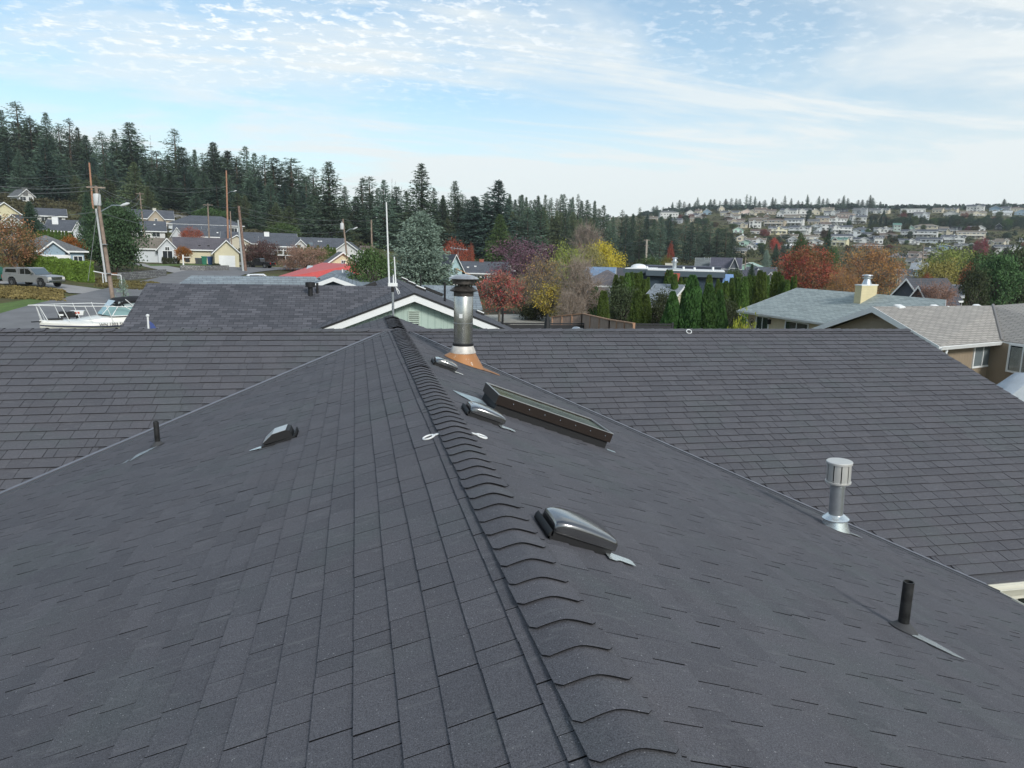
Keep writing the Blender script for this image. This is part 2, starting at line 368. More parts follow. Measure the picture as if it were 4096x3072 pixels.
# roof deck under the shingles: closed slabs with the eaves and rakes trimmed
dk = MB(); th = .14
def slab(pts, mi=0):
    dk.prism([(p[0], p[1], p[2]-.008) for p in pts], (0, 0, -th), mi)
zr = lambda x: -SR*x
zl = lambda x: -SL*x
slab([(0, YN, 0), (XE-.02, YN, zr(XE-.02)), (XE-.02, val_y(1, XE-.02), zr(XE-.02)), (0, DR-HC/CR*0-.1, 0)])
slab([(0, YN, 0), (0, DR-.1, 0), (-11.5, val_y(-1, 11.5), zl(11.5)), (-11.5, YN, zl(11.5))])
slab([(0.05, DR, HC), (val_x(1, YE), YE+.02, HC-CR*(DR-YE)), (XR-.02, YE+.02, HC-CR*(DR-YE)), (XR-.02, DR, HC)])
slab([(-15, DR, HC), (-15, 5., HC-CL*(DR-5.)), (-val_x(-1, 5.), 5., HC-CL*(DR-5.)), (-.05, DR, HC)])
YB = 2*DR-YE
slab([(-15, DR, HC), (XR-.02, DR, HC), (XR-.02, YB, HC-CR*(YB-DR)), (-15, YB, HC-CR*(YB-DR))])
slab([(0, DR-.4, 0), (0, DR+2.9, 0), (-5, DR+2.9, -1.6), (-5, DR-.4, -1.6)]); slab([(0, DR-.4, 0), (5, DR-.4, -1.8), (5, DR+2.9, -1.8), (0, DR+2.9, 0)])
dk.build('roof_deck', M_sh, house)
c = 1/math.sqrt(1+SR*SR)
shingles('roof_slope', (0, 0, -.002), (0, 1, 0), (c, 0, -SR*c), (SR*c, 0, c), lambda v: (DR+.05, DR+2.9), 12, .167, 21, house, v0=.03)
c = 1/math.sqrt(1+SL*SL)
shingles('roof_slope', (0, 0, -.002), (0, 1, 0), (-c, 0, -SL*c), (-SL*c, 0, c), lambda v: (DR+.05, DR+2.9), 12, .167, 22, house, v0=.03)
# ridge caps: bent, clipped pieces overlapping towards their butt edge
def caps(name, path0, path1, sl, sr, wid, exp, seed, rise=.014, rev=False):
    rn = random.Random(seed); p0, p1 = Vector(path0), Vector(path1); d = (p1-p0); Ltot = d.length; d.normalize(); side = d.cross(Vector((0, 0, 1))).normalized()
    mb = MB(); tones = []; n = int(Ltot/exp); xs = np.linspace(-1, 1, 13); r0 = .035
    def prof(x, h):
        s = sl if x < 0 else sr; ax = abs(x)*wid
        z = -s*(math.sqrt(ax*ax+r0*r0)-r0)+h
        if abs(x) > .8: z -= (abs(x)-.8)*.012
        return z
    for k in range(n):
        a = k*exp+rn.uniform(-.006, .006); rs = rise*rn.choice([.8, 1, 1, 1.1, 1.6 if rn.random() < .12 else 1]); wj = 1+rn.uniform(-.03, .03); sk = rn.uniform(-.006, .006)
        def sec(y, h, clip):
            L_ = []
            for x in xs:
                yy = y+(.03 if clip and abs(x) > .95 else 0)+sk*x
                L_.append(tuple(p0+d*yy+side*(x*wid*wj)+Vector((0, 0, prof(x, h)))))
            return L_
        top = [sec(a, rs+.0045, True), sec(a+exp*.35, rs*.62+.0045, False), sec(a+exp+.05, .0045, False)]
        bot = [sec(a, rs, True), sec(a+exp*.35, rs*.62, False), sec(a+exp+.05, 0.0, False)]
        mb.grid(top); mb.grid([bot[0], top[0]], 1, False); mb.grid([bot[1], bot[0]], 1, False)
        for e in (0, -1):
            mb.add([bot[0][e], bot[1][e], bot[2][e], top[2][e], top[1][e], top[0][e]], [(0, 1, 4, 5), (1, 2, 3, 4)])
        tones += [rn.random()]*1
        nf = 12*2+12+12+4
        tones[-1:] = [tones[-1]]*nf
    me = mb.mesh(name, [M_sh, M_edge]); at = me.attributes.new('tone', 'FLOAT', 'FACE'); at.data.foreach_set('value', np.array(tones, np.float32))
    me.set_sharp_from_angle(angle=math.radians(50))
    return link(name, me, house)
caps('ridge_cap', (0, .2, .012), (0, DR-.12, .012), SL, SR, .145, .2, 5)
caps('ridge_cap', (XR, DR, HC+.016), (.1, DR, HC+.016), CR, CR, .15, .235, 6)
caps('ridge_cap', (-.1, DR, HC+.016), (-15, DR, HC+.016), CL, CR, .15, .235, 7)
caps('ridge_cap', (0, DR-.02, .014), (0, DR+2.9, .012), SL, SR, .17, .2, 8)
# valley metal strips: a bright upper leaf, a rib and a shingle-dark lower leaf
M_drip2 = mat('dark_valley_metal', (.085, .088, .098), .5, .2, var=.1, vs=5)
for side in (1, -1):
    s_, c_ = (SR, CR) if side > 0 else (SL, CL); ax1 = 7.15 if side > 0 else 11.3; mb = MB(); st = []
    for t in np.linspace(.22, ax1, 40):
        y = val_y(side, t); z = -s_*t; x = side*t
        st.append([(x, y+.05, z+.034), (x, y+.012, z+.022), (x, y-.15, z+.018), (x, y-.155, z+.034), (x, y-.165, z+.034), (x, y-.17, z+.017), (x, y-.33, z+.016), (x, y-.335, z+.002)])
    for k, mi in ((0, 0), (1, 0), (2, 0), (3, 0), (4, 1), (5, 1), (6, 1)): mb.grid([[r_[k], r_[k+1]] for r_ in st], mi, False)
    o = mb.build('valley_flashing', [M_drip, M_drip2], house)
# walls, gutters, fascia at the right corner and beyond
mb = MB(); GZ = gz(0, 5)-.3
mb.box(-11., XE-.55, YN+.5, DR, GZ, -2.9); mb.box(-14.4, XR-.5, YE+.6, YB-.6, GZ, -2.7)
mb.prism([(XR-.5, YE+.6, -2.7), (XR-.5, YB-.6, -2.7), (XR-.5, DR, -.25)], (-.1, 0, 0)); mb.prism([(-14.4, YE+.6, -2.7), (-14.4, YB-.6, -2.7), (-14.4, DR, -.25)], (.1, 0, 0))
mb.build('wall', mat('pale_siding', (.55, .52, .42), .7, kind='lap', p=(.2, .1), var=.05), house)
def gutter(a, b, out, name='gutter', parent=None, col=None, w_=.13, h_=.12):
    a, b, o = Vector(a), Vector(b), Vector(out).normalized(); mb = MB()
    sec = [(0, 0), (0, -h_), (w_*.55, -h_), (w_*.8, -h_*.45), (w_, -.01), (w_, .0), (w_-.012, 0), (w_*.77, -h_*.42), (w_*.52, -h_+.012), (.012, -h_+.012), (.012, 0)]
    mb.prism([tuple(a+o*s[0]+Vector((0, 0, s[1]))) for s in sec], b-a); return mb.build(name, col or M_cream, parent)
ze = -SR*XE; gutter((XE+.01, YN, ze-.03), (XE+.01, YE-.1, ze-.03), (1, 0, 0), parent=house)
ze2 = HC-CR*(DR-YE); gutter((XE+.1, YE-.01, ze2-.04), (XR, YE-.01, ze2-.04), (0, -1, 0), parent=house)
mb = MB(); mb.box(XE-.04, XR, YE+.0, YE+.04, ze2-.26, ze2-.03); mb.box(XE-.04, XE-.0, YN, YE, ze-.24, ze-.03); mb.box(XR-.03, XR+.02, YE, YE+.01, ze2-.2, ze2); 
zt = HC-.02
mb.prism([(XR, YE, ze2-.03), (XR, DR, zt), (XR, YB, ze2-.03), (XR, YB, ze2-.25), (XR, DR, zt-.24), (XR, YE, ze2-.25)], (.025, 0, 0)); mb.build('fascia', M_cream, house)
mb = MB(); mb.box(8.3, 10.2, YE+.55, YE+.595, -4.0, -2.85); wf = mb.build('window', M_cream, house)
mb = MB(); mb.box(8.38, 9.2, YE+.535, YE+.548, -3.93, -2.93); mb.box(9.27, 10.12, YE+.535, YE+.548, -3.93, -2.93); mb.build('pane', M_glass, wf)

M_hood = mat('polished_dark_hood', (.11, .11, .115), .2, .8, var=.08, vs=6); _b = M_hood.node_tree.nodes['Principled BSDF']; _b.inputs['Coat Weight'].default_value = 1; _b.inputs['Coat IOR'].default_value = 1.9; _b.inputs['Coat Roughness'].default_value = .14
# ---- fittings on the roof
def frame(side, x, y, h=0., spin=0.):
    """local frame on a near slope: X down the slope, Y along the ridge, Z outward"""
    s_ = SR if side > 0 else SL; c = 1/math.sqrt(1+s_*s_)
    X = Vector((side*c, 0, -s_*c)); Z = Vector((side*s_*c, 0, c)); Y = Z.cross(X)
    o = Vector((x, y, -s_*abs(x)))+Z*h
    M = Matrix(((X[0], Y[0], Z[0], o[0]), (X[1], Y[1], Z[1], o[1]), (X[2], Y[2], Z[2], o[2]), (0, 0, 0, 1)))
    return M @ Matrix.Rotation(spin, 4, 'Z')
def sub(name, label=None, parent=house, M=None):
    o = bpy.data.objects.new(name, None); C.objects.link(o); o.parent = parent; o.empty_display_size = .1
    if M is not None: o.matrix_world = M
    if label: o['label'] = label
    return o
def jag(pts, rn, a=.006):
    return [(p[0]+rn.uniform(-a, a), p[1]+rn.uniform(-a, a)) for p in pts]
def plate(mb, pts2, z, t=.0015, mi=0): mb.prism([(p[0], p[1], z) for p in pts2], (0, 0, t), mi)
def pod_vent(side, x, y, L_, W_, H_, label, tabdir=1, seed=1):
    rn = random.Random(seed); M = frame(side, x, y, .012); r = sub('roof_vent', label, house, M)
    hl, hw = L_/2, W_/2
    # hood: lofted sections along the slope, domed, blunt at the upper end
    mb = MB(); rows = []
    for u, hgt, wd in [(-1, .42, .80), (-.985, .60, .84), (-.93, .70, .88), (-.80, .86, .93), (-.55, .97, .96), (-.25, 1.0, .98), (.1, .97, 1.), (.45, .88, .99), (.72, .78, .98), (.90, .68, .97), (.97, .60, .96), (1., .46, .95)]:
        row = []; z1 = .045+H_*hgt*.72; z0 = .035
        for a, zz in [(-1, 0), (-1.0, .55), (-.985, .74), (-.93, .86), (-.80, .93), (-.45, .985), (0, 1), (.45, .985), (.80, .93), (.93, .86), (.985, .74), (1., .55), (1., 0)]:
            row.append((u*hl, a*hw*wd, z0+(z1-z0)*zz))
        rows.append(row)
    mb.grid(rows); mb.add(rows[0], [tuple(range(13))]); mb.add(rows[-1], [tuple(range(13))[::-1]])
    mb.build('hood', M_hood, r)
    mb = MB(); mb.box(-hl*1.0, hl*.9, -hw*.93, hw*.93, -.01, .04)
    mb.box(-hl*1.16, -hl*1.02, -hw*1.05, hw*1.05, .0, .012); mb.prism([(-hl*1.16, -hw*1.05, .0), (-hl*1.10, -hw*1.05, 0), (-hl*1.10, -hw*1.05, .05), (-hl*1.16, -hw*1.05, .03)], (0, W_*1.05, 0))
    mb.tube([(-hl*.95, -hw*.96, .038), (hl*.98, -hw*.96, .034)], .005, 6); mb.tube([(-hl*.95, hw*.96, .038), (hl*.98, hw*.96, .034)], .005, 6)
    mb.build('base_flange', M_blackm, r)
    mb = MB(); s = tabdir
    pts = [(hl*.72, -s*hw*.70), (hl*1.02, -s*hw*.72), (hl*1.10, -s*hw*.80), (hl*1.50, -s*hw*.86), (hl*1.60, -s*hw*1.0), (hl*1.58, -s*hw*1.42), (hl*1.1, -s*hw*1.32), (hl*.92, -s*hw*1.50), (hl*.70, -s*hw*1.45)]
    plate(mb, jag(pts, rn, .004), .004); mb.build('flashing_tab', M_alu, r)
    return r
pod_vent(1, .43, 3.83, .40, .31, .11, 'black domed pod vent nearest the camera, right of the ridge', seed=2)
pod_vent(1, .44, 7.05, .38, .36, .10, 'black domed pod vent beside the skylight', seed=3)
pod_vent(1, .44, 10.42, .34, .34, .095, 'black domed pod vent below the tall flue', seed=4)
# angular vent on the left slope
M = frame(-1, -1.66, 7.80, .012) @ Matrix.Scale(.84, 4); r = sub('roof_vent', 'angular black hooded vent alone on the left slope', house, M)
mb = MB(); hw = .15
prof = [(-.20, .02), (-.19, .105), (-.145, .125), (.02, .125), (.16, .055), (.17, .03), (.14, .03), (-.17, .02)]
mb.prism([(p[0], -hw, p[1]) for p in prof], (0, 2*hw, 0)); mb.build('hood', M_blackm, r)
mb = MB(); mb.prism([(-.148, -hw-.004, .127), (.022, -hw-.004, .127), (.022, hw+.004, .127), (-.148, hw+.004, .127)], (0, 0, .004)); mb.prism([(.022, -hw-.004, .127), (.16, -hw-.004, .058), (.16, hw+.004, .058), (.022, hw+.004, .127)], (0, 0, .004)); mb.build('hood_top', mat('pale_grey_metal', (.62, .64, .65), .3, .6), r)
mb = MB(); mb.box(-.25, .2, -hw*1.1, hw*1.1, -.01, .02); mb.box(-.25, -.235, -hw*1.1, hw*1.1, .0, .06); mb.build('base_flange', M_blackm, r)
mb = MB(); plate(mb, jag([(.17, .08), (.25, .05), (.36, .07), (.37, .10), (.28, .14), (.16, .17)], R0), .004); mb.build('flashing_tab', M_alu, r)
# skylight
M = frame(1, 1.36, 8.12, .0, math.radians(1.0)); r = sub('skylight', 'long glass skylight in a brown metal frame on a raised curb', house, M)
lx, ly, top = .745, .385, .205
mb = MB(); mb.box(-lx*.97, lx*.97, -ly*.93, ly*.93, -.02, .10); mb.build('curb', M_blackm, r)
mb = MB(); b_ = .045; br = mat('bronze_frame', (.035, .026, .022), .38, .5, var=.12)
for (x0, x1, y0, y1) in ((-lx, lx, -ly, -ly+b_), (-lx, lx, ly-b_, ly), (-lx, -lx+b_, -ly+b_, ly-b_), (lx-b_, lx, -ly+b_, ly-b_)): mb.box(x0, x1, y0, y1, .095, top)
mb.build('frame', br, r)
mb = MB(); g = .012; gm = mat('light_bead', (.45, .46, .46), .35, .5)
for (x0, x1, y0, y1) in ((-lx-.003, lx+.003, -ly-.003, -ly+g), (-lx-.003, lx+.003, ly-g, ly+.003), (-lx-.003, -lx+g, -ly+g, ly-g), (lx-g, lx+.003, -ly+g, ly-g)): mb.box(x0, x1, y0, y1, top, top+.006)
mb.build('edge_bead', gm, r)
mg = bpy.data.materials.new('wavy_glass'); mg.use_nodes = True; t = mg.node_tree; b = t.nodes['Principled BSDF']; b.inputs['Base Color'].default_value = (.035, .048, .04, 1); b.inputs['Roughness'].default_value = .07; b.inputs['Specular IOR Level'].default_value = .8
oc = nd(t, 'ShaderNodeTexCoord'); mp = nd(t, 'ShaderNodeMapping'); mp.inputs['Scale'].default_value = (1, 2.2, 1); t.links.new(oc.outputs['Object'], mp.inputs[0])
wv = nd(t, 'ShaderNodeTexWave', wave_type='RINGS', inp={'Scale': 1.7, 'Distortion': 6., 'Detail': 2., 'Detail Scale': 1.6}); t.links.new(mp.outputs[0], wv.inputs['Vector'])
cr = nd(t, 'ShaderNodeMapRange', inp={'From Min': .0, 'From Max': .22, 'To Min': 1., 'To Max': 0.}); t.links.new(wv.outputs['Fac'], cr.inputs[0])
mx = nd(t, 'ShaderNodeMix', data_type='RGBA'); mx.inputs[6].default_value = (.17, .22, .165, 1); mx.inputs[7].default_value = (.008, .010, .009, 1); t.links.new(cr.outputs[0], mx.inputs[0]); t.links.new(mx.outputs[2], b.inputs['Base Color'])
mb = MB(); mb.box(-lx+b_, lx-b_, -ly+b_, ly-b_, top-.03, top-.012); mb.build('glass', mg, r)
for k in range(7):
    mb = MB(); mb.add(*(lambda q: ([(q-.006, -ly-.004, .15), (q+.006, -ly-.004, .15), (q+.006, -ly-.004, .162), (q-.006, -ly-.004, .162), (q, -ly-.008, .156)], [(0, 1, 4), (1, 2, 4), (2, 3, 4), (3, 0, 4)]))(-lx+.2+k*.2), 0)
    mb.build('screw', M_chrome, r)
mb = MB(); plate(mb, [(-lx-.02, -ly*.9), (-lx-.02, ly*.35), (-lx-.10, ly*.55), (-lx-.40, ly*.45), (-lx-.36, ly*.05), (-lx-.12, -ly*.95)], .012); mb.build('flashing', mat('oxidised_flashing', (.42, .50, .52), .4, .6, var=.25, vs=9), r); mb = MB(); plate(mb, [(lx, -ly), (lx+.05, -ly-.02), (lx+.12, -ly-.005), (lx+.12, -ly+.05), (lx+.02, -ly+.06)], .006)
mb.build('flashing', mat('oxidised_flashing', (.42, .50, .52), .4, .6, var=.25, vs=9), r)
# tall flue
fx, fy = .99, 12.22; fz = -SR*fx; r = sub('chimney_flue', 'tall stainless flue on an orange-brown cone with a domed cap', house, Matrix.Translation((fx, fy, fz)))
def slopecone(r1, z1, r0, skew=0., seg=36, M=None, top_cap=False, mi=0, mb=None):
    """cone from a round top down to its cut by the slope"""
    mb = mb or MB(); V = []
    for k in range(seg): a = 2*math.pi*k/seg; V.append((r1*math.cos(a), r1*math.sin(a), z1))
    for k in range(seg): a = 2*math.pi*k/seg; x = r0*math.cos(a)*1.08+skew; V.append((x, r0*math.sin(a), -SR*x+.012))
    mb.add(V, [(k, k+seg, (k+1) % seg+seg, (k+1) % seg) for k in range(seg)], mi, M, True); return mb
mcone = bpy.data.materials.new('worn_orange_cone'); mcone.use_nodes = True; t = mcone.node_tree; b = t.nodes['Principled BSDF']; b.inputs['Roughness'].default_value = .5; b.inputs['Metallic'].default_value = .2
oc = nd(t, 'ShaderNodeTexCoord'); n1 = nd(t, 'ShaderNodeTexNoise', inp={'Scale': 9., 'Detail': 8., 'Roughness': .7}); t.links.new(oc.outputs['Object'], n1.inputs['Vector'])
cr = nd(t, 'ShaderNodeMapRange', inp={'From Min': .60, 'From Max': .66}); t.links.new(n1.outputs[0], cr.inputs[0])
n2 = nd(t, 'ShaderNodeTexNoise', inp={'Scale': 3., 'Detail': 4.}); t.links.new(oc.outputs['Object'], n2.inputs['Vector'])
m1 = nd(t, 'ShaderNodeMix', data_type='RGBA'); m1.inputs[6].default_value = (.44, .21, .08, 1); m1.inputs[7].default_value = (.34, .15, .06, 1); t.links.new(n2.outputs[0], m1.inputs[0])
m2 = nd(t, 'ShaderNodeMix', data_type='RGBA'); m2.inputs[7].default_value = (.62, .55, .45, 1); t.links.new(cr.outputs[0], m2.inputs[0]); t.links.new(m1.outputs[2], m2.inputs[6]); t.links.new(m2.outputs[2], b.inputs['Base Color'])
mb = slopecone(.205, .19, .33, .03); rn = random.Random(5)
pts = [(.30, -.22), (.48, -.16), (.56, -.17), (.66, -.10), (.63, -.02), (.56, .06), (.45, .2), (.3, .25)]
mb.prism([(p[0]+rn.uniform(-.012, .012), p[1]+rn.uniform(-.012, .012), -SR*p[0]+.012) for p in pts], (0, 0, .003)); mb.build('cone_flashing', mcone, r)
mb = MB(); mb.lathe([(.222, .175), (.225, .19), (.175, .305), (.168, .305)], 36); mb.build('storm_collar', mat('stained_white_collar', (.62, .58, .53), .5, .2, var=.2, vs=9), r)
mb = MB(); mb.lathe([(.178, .30), (.183, .315), (.180, .342), (.168, .35)], 36); mb.build('sealant_band', M_blackm, r)
mb = MB(); mb.lathe([(.165, .0), (.165, .67), (.170, .673), (.170, .695), (.1655, .70), (.1655, 1.19), (.16, 1.20)], 48); mb.build('pipe', M_steel, r)
DZ = Matrix.Translation((0, 0, -.175))
mb = MB(); mb.lathe([(.162, 1.33), (.172, 1.335), (.172, 1.405), (.235, 1.42), (.24, 1.435), (.15, 1.50), (.11, 1.50)], 36, M=DZ); mb.lathe([(.11, 1.48), (.11, 1.62)], 24, M=DZ)
for k in range(6): a = k*math.pi/3+.3; mb.box(-.012, .012, .125, .145, 1.46, 1.57, 0, DZ @ Matrix.Rotation(a, 4, 'Z'))
mb.lathe([(.185, 1.54), (.195, 1.54), (.195, 1.615), (.17, 1.62)], 36, M=DZ); mb.build('draught_hood', M_sooty, r)
mb = MB(); mb.lathe([(.05, 1.615), (.255, 1.622), (.262, 1.632), (.22, 1.662), (.14, 1.69), (.06, 1.702), (.0, 1.704)], 40, cap=False, M=DZ); mb.build('cap', mat('cap_metal', (.55, .55, .54), .35, .75, var=.2, vs=10), r)
mb = MB()
for k in range(5):
    pass
a0 = math.atan2(CAM[1]-fy, CAM[0]-fx)-.45
V = []; 
for z in (.79, .86):
    for q in range(5): a = a0+q*.09; V.append((.1675*math.cos(a), .1675*math.sin(a), z))
mb.add(V, [(i, i+1, i+6, i+5) for i in range(4)]); mb.build('paper_label', M_white, r)
# galvanised vent with a slotted drum cap
gx_, gy_ = 5.20, 7.64; r = sub('vent_pipe', 'galvanised vent pipe with a slotted white drum cap', house, Matrix.Translation((gx_, gy_, -SR*gx_)) @ Matrix.Rotation(math.radians(-2.2), 4, 'Y'))
mb = slopecone(.13, .15, .165, .02); mb.prism([(.14, -.10, -.04), (.33, -.12, -.115), (.31, -.03, -.105), (.15, .04, -.045)], (0, 0, .004)); mb.build('cone_flashing', M_alu, r)
mb = MB(); mb.lathe([(.16, .135), (.165, .15), (.10, .20), (.092, .20)], 32); mb.build('storm_collar', M_alu, r)
mb = MB(); mb.lathe([(.088, .05), (.088, .56), (.094, .565), (.094, .59), (.09, .595)], 32); mb.build('pipe', M_galv, r)
mb = MB(); dw = mat('pale_drum_metal', (.62, .61, .58), .4, .45, var=.1)
DZ = Matrix.Translation((0, 0, -.08)) @ Matrix.Diagonal((.92, .92, 1, 1))
mb.lathe([(.085, .665), (.15, .70), (.168, .71), (.168, .73), (.15, .735)], 32, M=DZ); mb.lathe([(.15, .955), (.172, .96), (.172, .985), (.165, .992), (.04, .996)], 32, M=DZ); mb.lathe([(.10, .73), (.10, .96)], 16, 1, M=DZ)
for k in range(10):
    a = k*2*math.pi/10+.2; mb.add([(.158*math.cos(a+q*.135), .158*math.sin(a+q*.135), z) for z in (.73, .958) for q in range(-2, 3)], [(i, i+1, i+6, i+5) for i in range(4)], 0, DZ, True)
mb.build('drum_cap', [dw, M_blackm], r)
# small black vent pipes with rubber boots
def small_pipe(side, x, y, h, rad, label, lean=0., fl=None):
    s_ = SR if side > 0 else SL; M = Matrix.Translation((x, y, -s_*abs(x))) @ Matrix.Rotation(lean, 4, 'Y'); r = sub('vent_pipe', label, house, M)
    mb = MB(); mb.lathe([(rad, -.02), (rad, h), (rad*.80, h), (rad*.80, h-.12)], 20, cap=False); mb.build('pipe', mat('weathered_black_pipe', (.022, .022, .022), .45, var=.8, vs=11), r)
    mb = MB(); V = []; sg = 28
    for rr, zz in ((rad*1.02, .055), (rad*1.25, .05), (rad*2.1, .02), (rad*2.7, .004)):
        for k in range(sg):
            a = 2*math.pi*k/sg; xx, yy = rr*math.cos(a)+(.012 if rr > rad*1.5 else 0)*side, rr*math.sin(a); V.append((xx, yy, zz-s_*xx*side*min(1, (rr/rad-1)/1.5)+.006))
    mb.add(V, [(i*sg+k, i*sg+(k+1) % sg, (i+1)*sg+(k+1) % sg, (i+1)*sg+k) for i in range(3) for k in range(sg)], 0, None, True); mb.build('rubber_boot', M_rubber, r)
    mb = MB(); mb.prism([(p[0], p[1], -s_*p[0]*side+.014) for p in fl], (0, 0, .002)); mb.build('flashing_tab', M_alu, r)
small_pipe(1, 2.98, 4.0, .37, .037, 'black plastic vent pipe nearest the right edge of the roof', 0., [(-.03, -.12), (.06, -.20), (.16, -.30), (.25, -.31), (.17, -.12), (.10, -.03)])
small_pipe(-1, -3.42, 9.9, .33, .034, 'black plastic vent pipe on the left slope near the valley', -.02, [(.02, -.10), (-.07, -.12), (-.20, -.20), (-.30, -.52), (-.20, -.50), (-.08, -.30)])
# small pale rope rings pinned beside the ridge
def ring(side, x, y, rad, yawr, label, stretch=1.6):
    M = frame(side, x, y, .014, yawr); r = sub('anchor_ring', label, house, M)
    mb = MB(); mb.tube([(rad*stretch*math.cos(a), rad*math.sin(a), 0) for a in np.linspace(0, 2*math.pi, 25)], .008, 8, caps=False); mb.build('ring', M_white, r)
    mb = MB(); mb.prism([(-rad*stretch-.085, -.016, -.004), (-rad*stretch+.02, -.020, 0), (-rad*stretch+.02, .020, 0), (-rad*stretch-.085, .016, -.004)], (0, 0, .006)); mb.build('strap', M_white, r)
ring(-1, -.225, 5.97, .050, 0., 'white rope ring on the left side of the ridge', 1.)
ring(1, .235, 6.0, .050, 0., 'white rope ring on the right side of the ridge', 1.)
P = hitp(2754, 1331, (0, -CR, 1), HC-CR*DR); mb = MB(); r = sub('anchor_ring', 'small pale ring high on the far slope', house, Matrix.Translation(tuple(P+np.array([0, -.02, .03])))); mb.tube([(.06*math.cos(a), .03*math.sin(a), .04*math.sin(a)) for a in np.linspace(0, 2*math.pi, 17)], .010, 6, caps=False); mb.build('ring', M_white, r)
P = hitp(2306, 1310, (0, 1, 0), DR+.25); r = sub('roof_vent', 'small pale dome vent peeping over the far ridge', house, Matrix.Translation(tuple(P+np.array([0, 0, -.05])))); mb = MB(); mb.lathe([(.0, -.2), (.11, -.2), (.11, .0), (.10, .03), (.06, .06), (.0, .07)], 20, cap=False); mb.build('hood', M_galv, r)
# ================================================================== TERRAIN
def terrain():
    ds = np.concatenate([[0.5, 4, 8], np.geomspace(12, 1500, 120)]); az = list(np.linspace(-62, 62, 150)) + list(np.linspace(70, 290, 24)); az = np.radians(np.array(az)) + YAW
    V = []; 
    for a in az:
        for d in ds:
            x, y = CAM[0]+d*math.sin(a), CAM[1]+d*math.cos(a); V.append((x, y, gz(x, y)))
    na, n = len(az), len(ds); F = []
    for i in range(na):
        j = (i+1) % na
        for k in range(n-1): F.append((i*n+k, j*n+k, j*n+k+1, i*n+k+1))
    V.append((CAM[0], CAM[1], gz(CAM[0], CAM[1]+1))); F += [((i+1) % na*n, i*n, len(V)-1) for i in range(na)]
    me = bpy.data.meshes.new('ground'); me.from_pydata(V, [], [f[::-1] for f in F]); me.polygons.foreach_set('use_smooth', [True]*len(F)); me.update()
    m = bpy.data.materials.new('ground_cover'); m.use_nodes = True; t = m.node_tree; b = t.nodes['Principled BSDF']; b.inputs['Roughness'].default_value = 1; b.inputs['Specular IOR Level'].default_value = .1; L = t.links
    oc = nd(t, 'ShaderNodeTexCoord')
    def nz(s, d=6): n = nd(t, 'ShaderNodeTexNoise', inp={'Scale': s, 'Detail': float(d), 'Roughness': .6}); L.new(oc.outputs['Object'], n.inputs['Vector']); return n.outputs[0]
    def rp(x, a, b_): n = nd(t, 'ShaderNodeMapRange', inp={'From Min': a, 'From Max': b_}); L.new(x, n.inputs[0]); return n.outputs[0]
    def mx(f, a, b_):
        n = nd(t, 'ShaderNodeMix', data_type='RGBA'); L.new(f, n.inputs[0])
        for i, v in ((6, a), (7, b_)):
            if isinstance(v, tuple): n.inputs[i].default_value = v
            else: L.new(v, n.inputs[i])
        return n.outputs[2]
    c = mx(rp(nz(.9), .40, .62), (.075, .095, .03, 1), (.12, .10, .05, 1)); c = mx(rp(nz(.07), .46, .60), c, (.07, .060, .040, 1)); c = mx(rp(nz(6., 3), .58, .75), c, (.18, .15, .09, 1))
    L.new(c, b.inputs['Base Color']); me.materials.append(m); o = link('ground', me); tag(o, kind='structure')
terrain()
def drape_strip(name, pts, width, m, lift=.03, kind='structure', step=2.5):
    P = [Vector((p[0], p[1], 0)) for p in pts]; Q = []
    for i in range(len(P)-1):
        p0 = P[max(i-1, 0)]; p1, p2 = P[i], P[i+1]; p3 = P[min(i+2, len(P)-1)]; n = max(2, int((p2-p1).length/step))
        for k in range(n):
            t = k/n; Q.append(.5*((2*p1)+(-p0+p2)*t+(2*p0-5*p1+4*p2-p3)*t*t+(-p0+3*p1-3*p2+p3)*t**3))
    Q.append(P[-1]); rows = []
    for i, q in enumerate(Q):
        d = (Q[min(i+1, len(Q)-1)]-Q[max(i-1, 0)]).normalized(); s = Vector((d.y, -d.x, 0)); w_ = width[min(i*len(width)//len(Q), len(width)-1)] if isinstance(width, list) else width
        rows.append([(q.x+s.x*w_*k/2, q.y+s.y*w_*k/2, gz(q.x+s.x*w_*k/2, q.y+s.y*w_*k/2)+lift) for k in (-1, -.6, -.2, .2, .6, 1)])
    mb = MB(); mb.grid(rows); o = mb.build(name, m); me = o.data
    if me.polygons[0].normal.z < 0: me.flip_normals()
    tag(o, kind=kind); return o
def gp(*l): return [G(*p)[0] for p in l]
M_asph = mat('asphalt', (.17, .17, .175), .95, var=.16, vs=.5, bump=.3, bs=40)
M_drive = mat('driveway_concrete', (.30, .29, .28), .95, var=.15, vs=.8)
M_lawn = mat('lawn_grass', (.085, .14, .03), 1., var=.3, vs=1.5, bump=.5, bs=25)
M_mulch = mat('bark_mulch', (.30, .13, .06), 1., var=.3, vs=4)
def gpd(px, d): return GDist(px, d)[0]
drape_strip('road', [gpd(-900, 28), gpd(-300, 36), gpd(0, 42.5), gpd(200, 48), gpd(350, 55), gpd(500, 66), gpd(640, 82), gpd(760, 100), gpd(880, 122), gpd(1050, 140), gpd(1250, 143), gpd(1500, 150)], 9.6, M_asph, .10)
drape_strip('driveway', gp((395, 1180), (330, 1160), (200, 1143), (60, 1128), (-60, 1110)), 5., M_drive, .07)
drape_strip('driveway', [G(775, 1098)[0], G(700, 1082)[0], G(620, 1066)[0], G(560, 1058)[0], G(505, 1052)[0]], 4.5, M_drive, .09)
drape_strip('driveway', gp((960, 1062), (925, 1054), (915, 1050)), 5., M_drive, .10)
drape_strip('lawn', gp((590, 1062), (700, 1062), (860, 1061)), 6., M_lawn, .10); drape_strip('lawn', gp((900, 1072), (1010, 1072)), 6., M_lawn, .08)
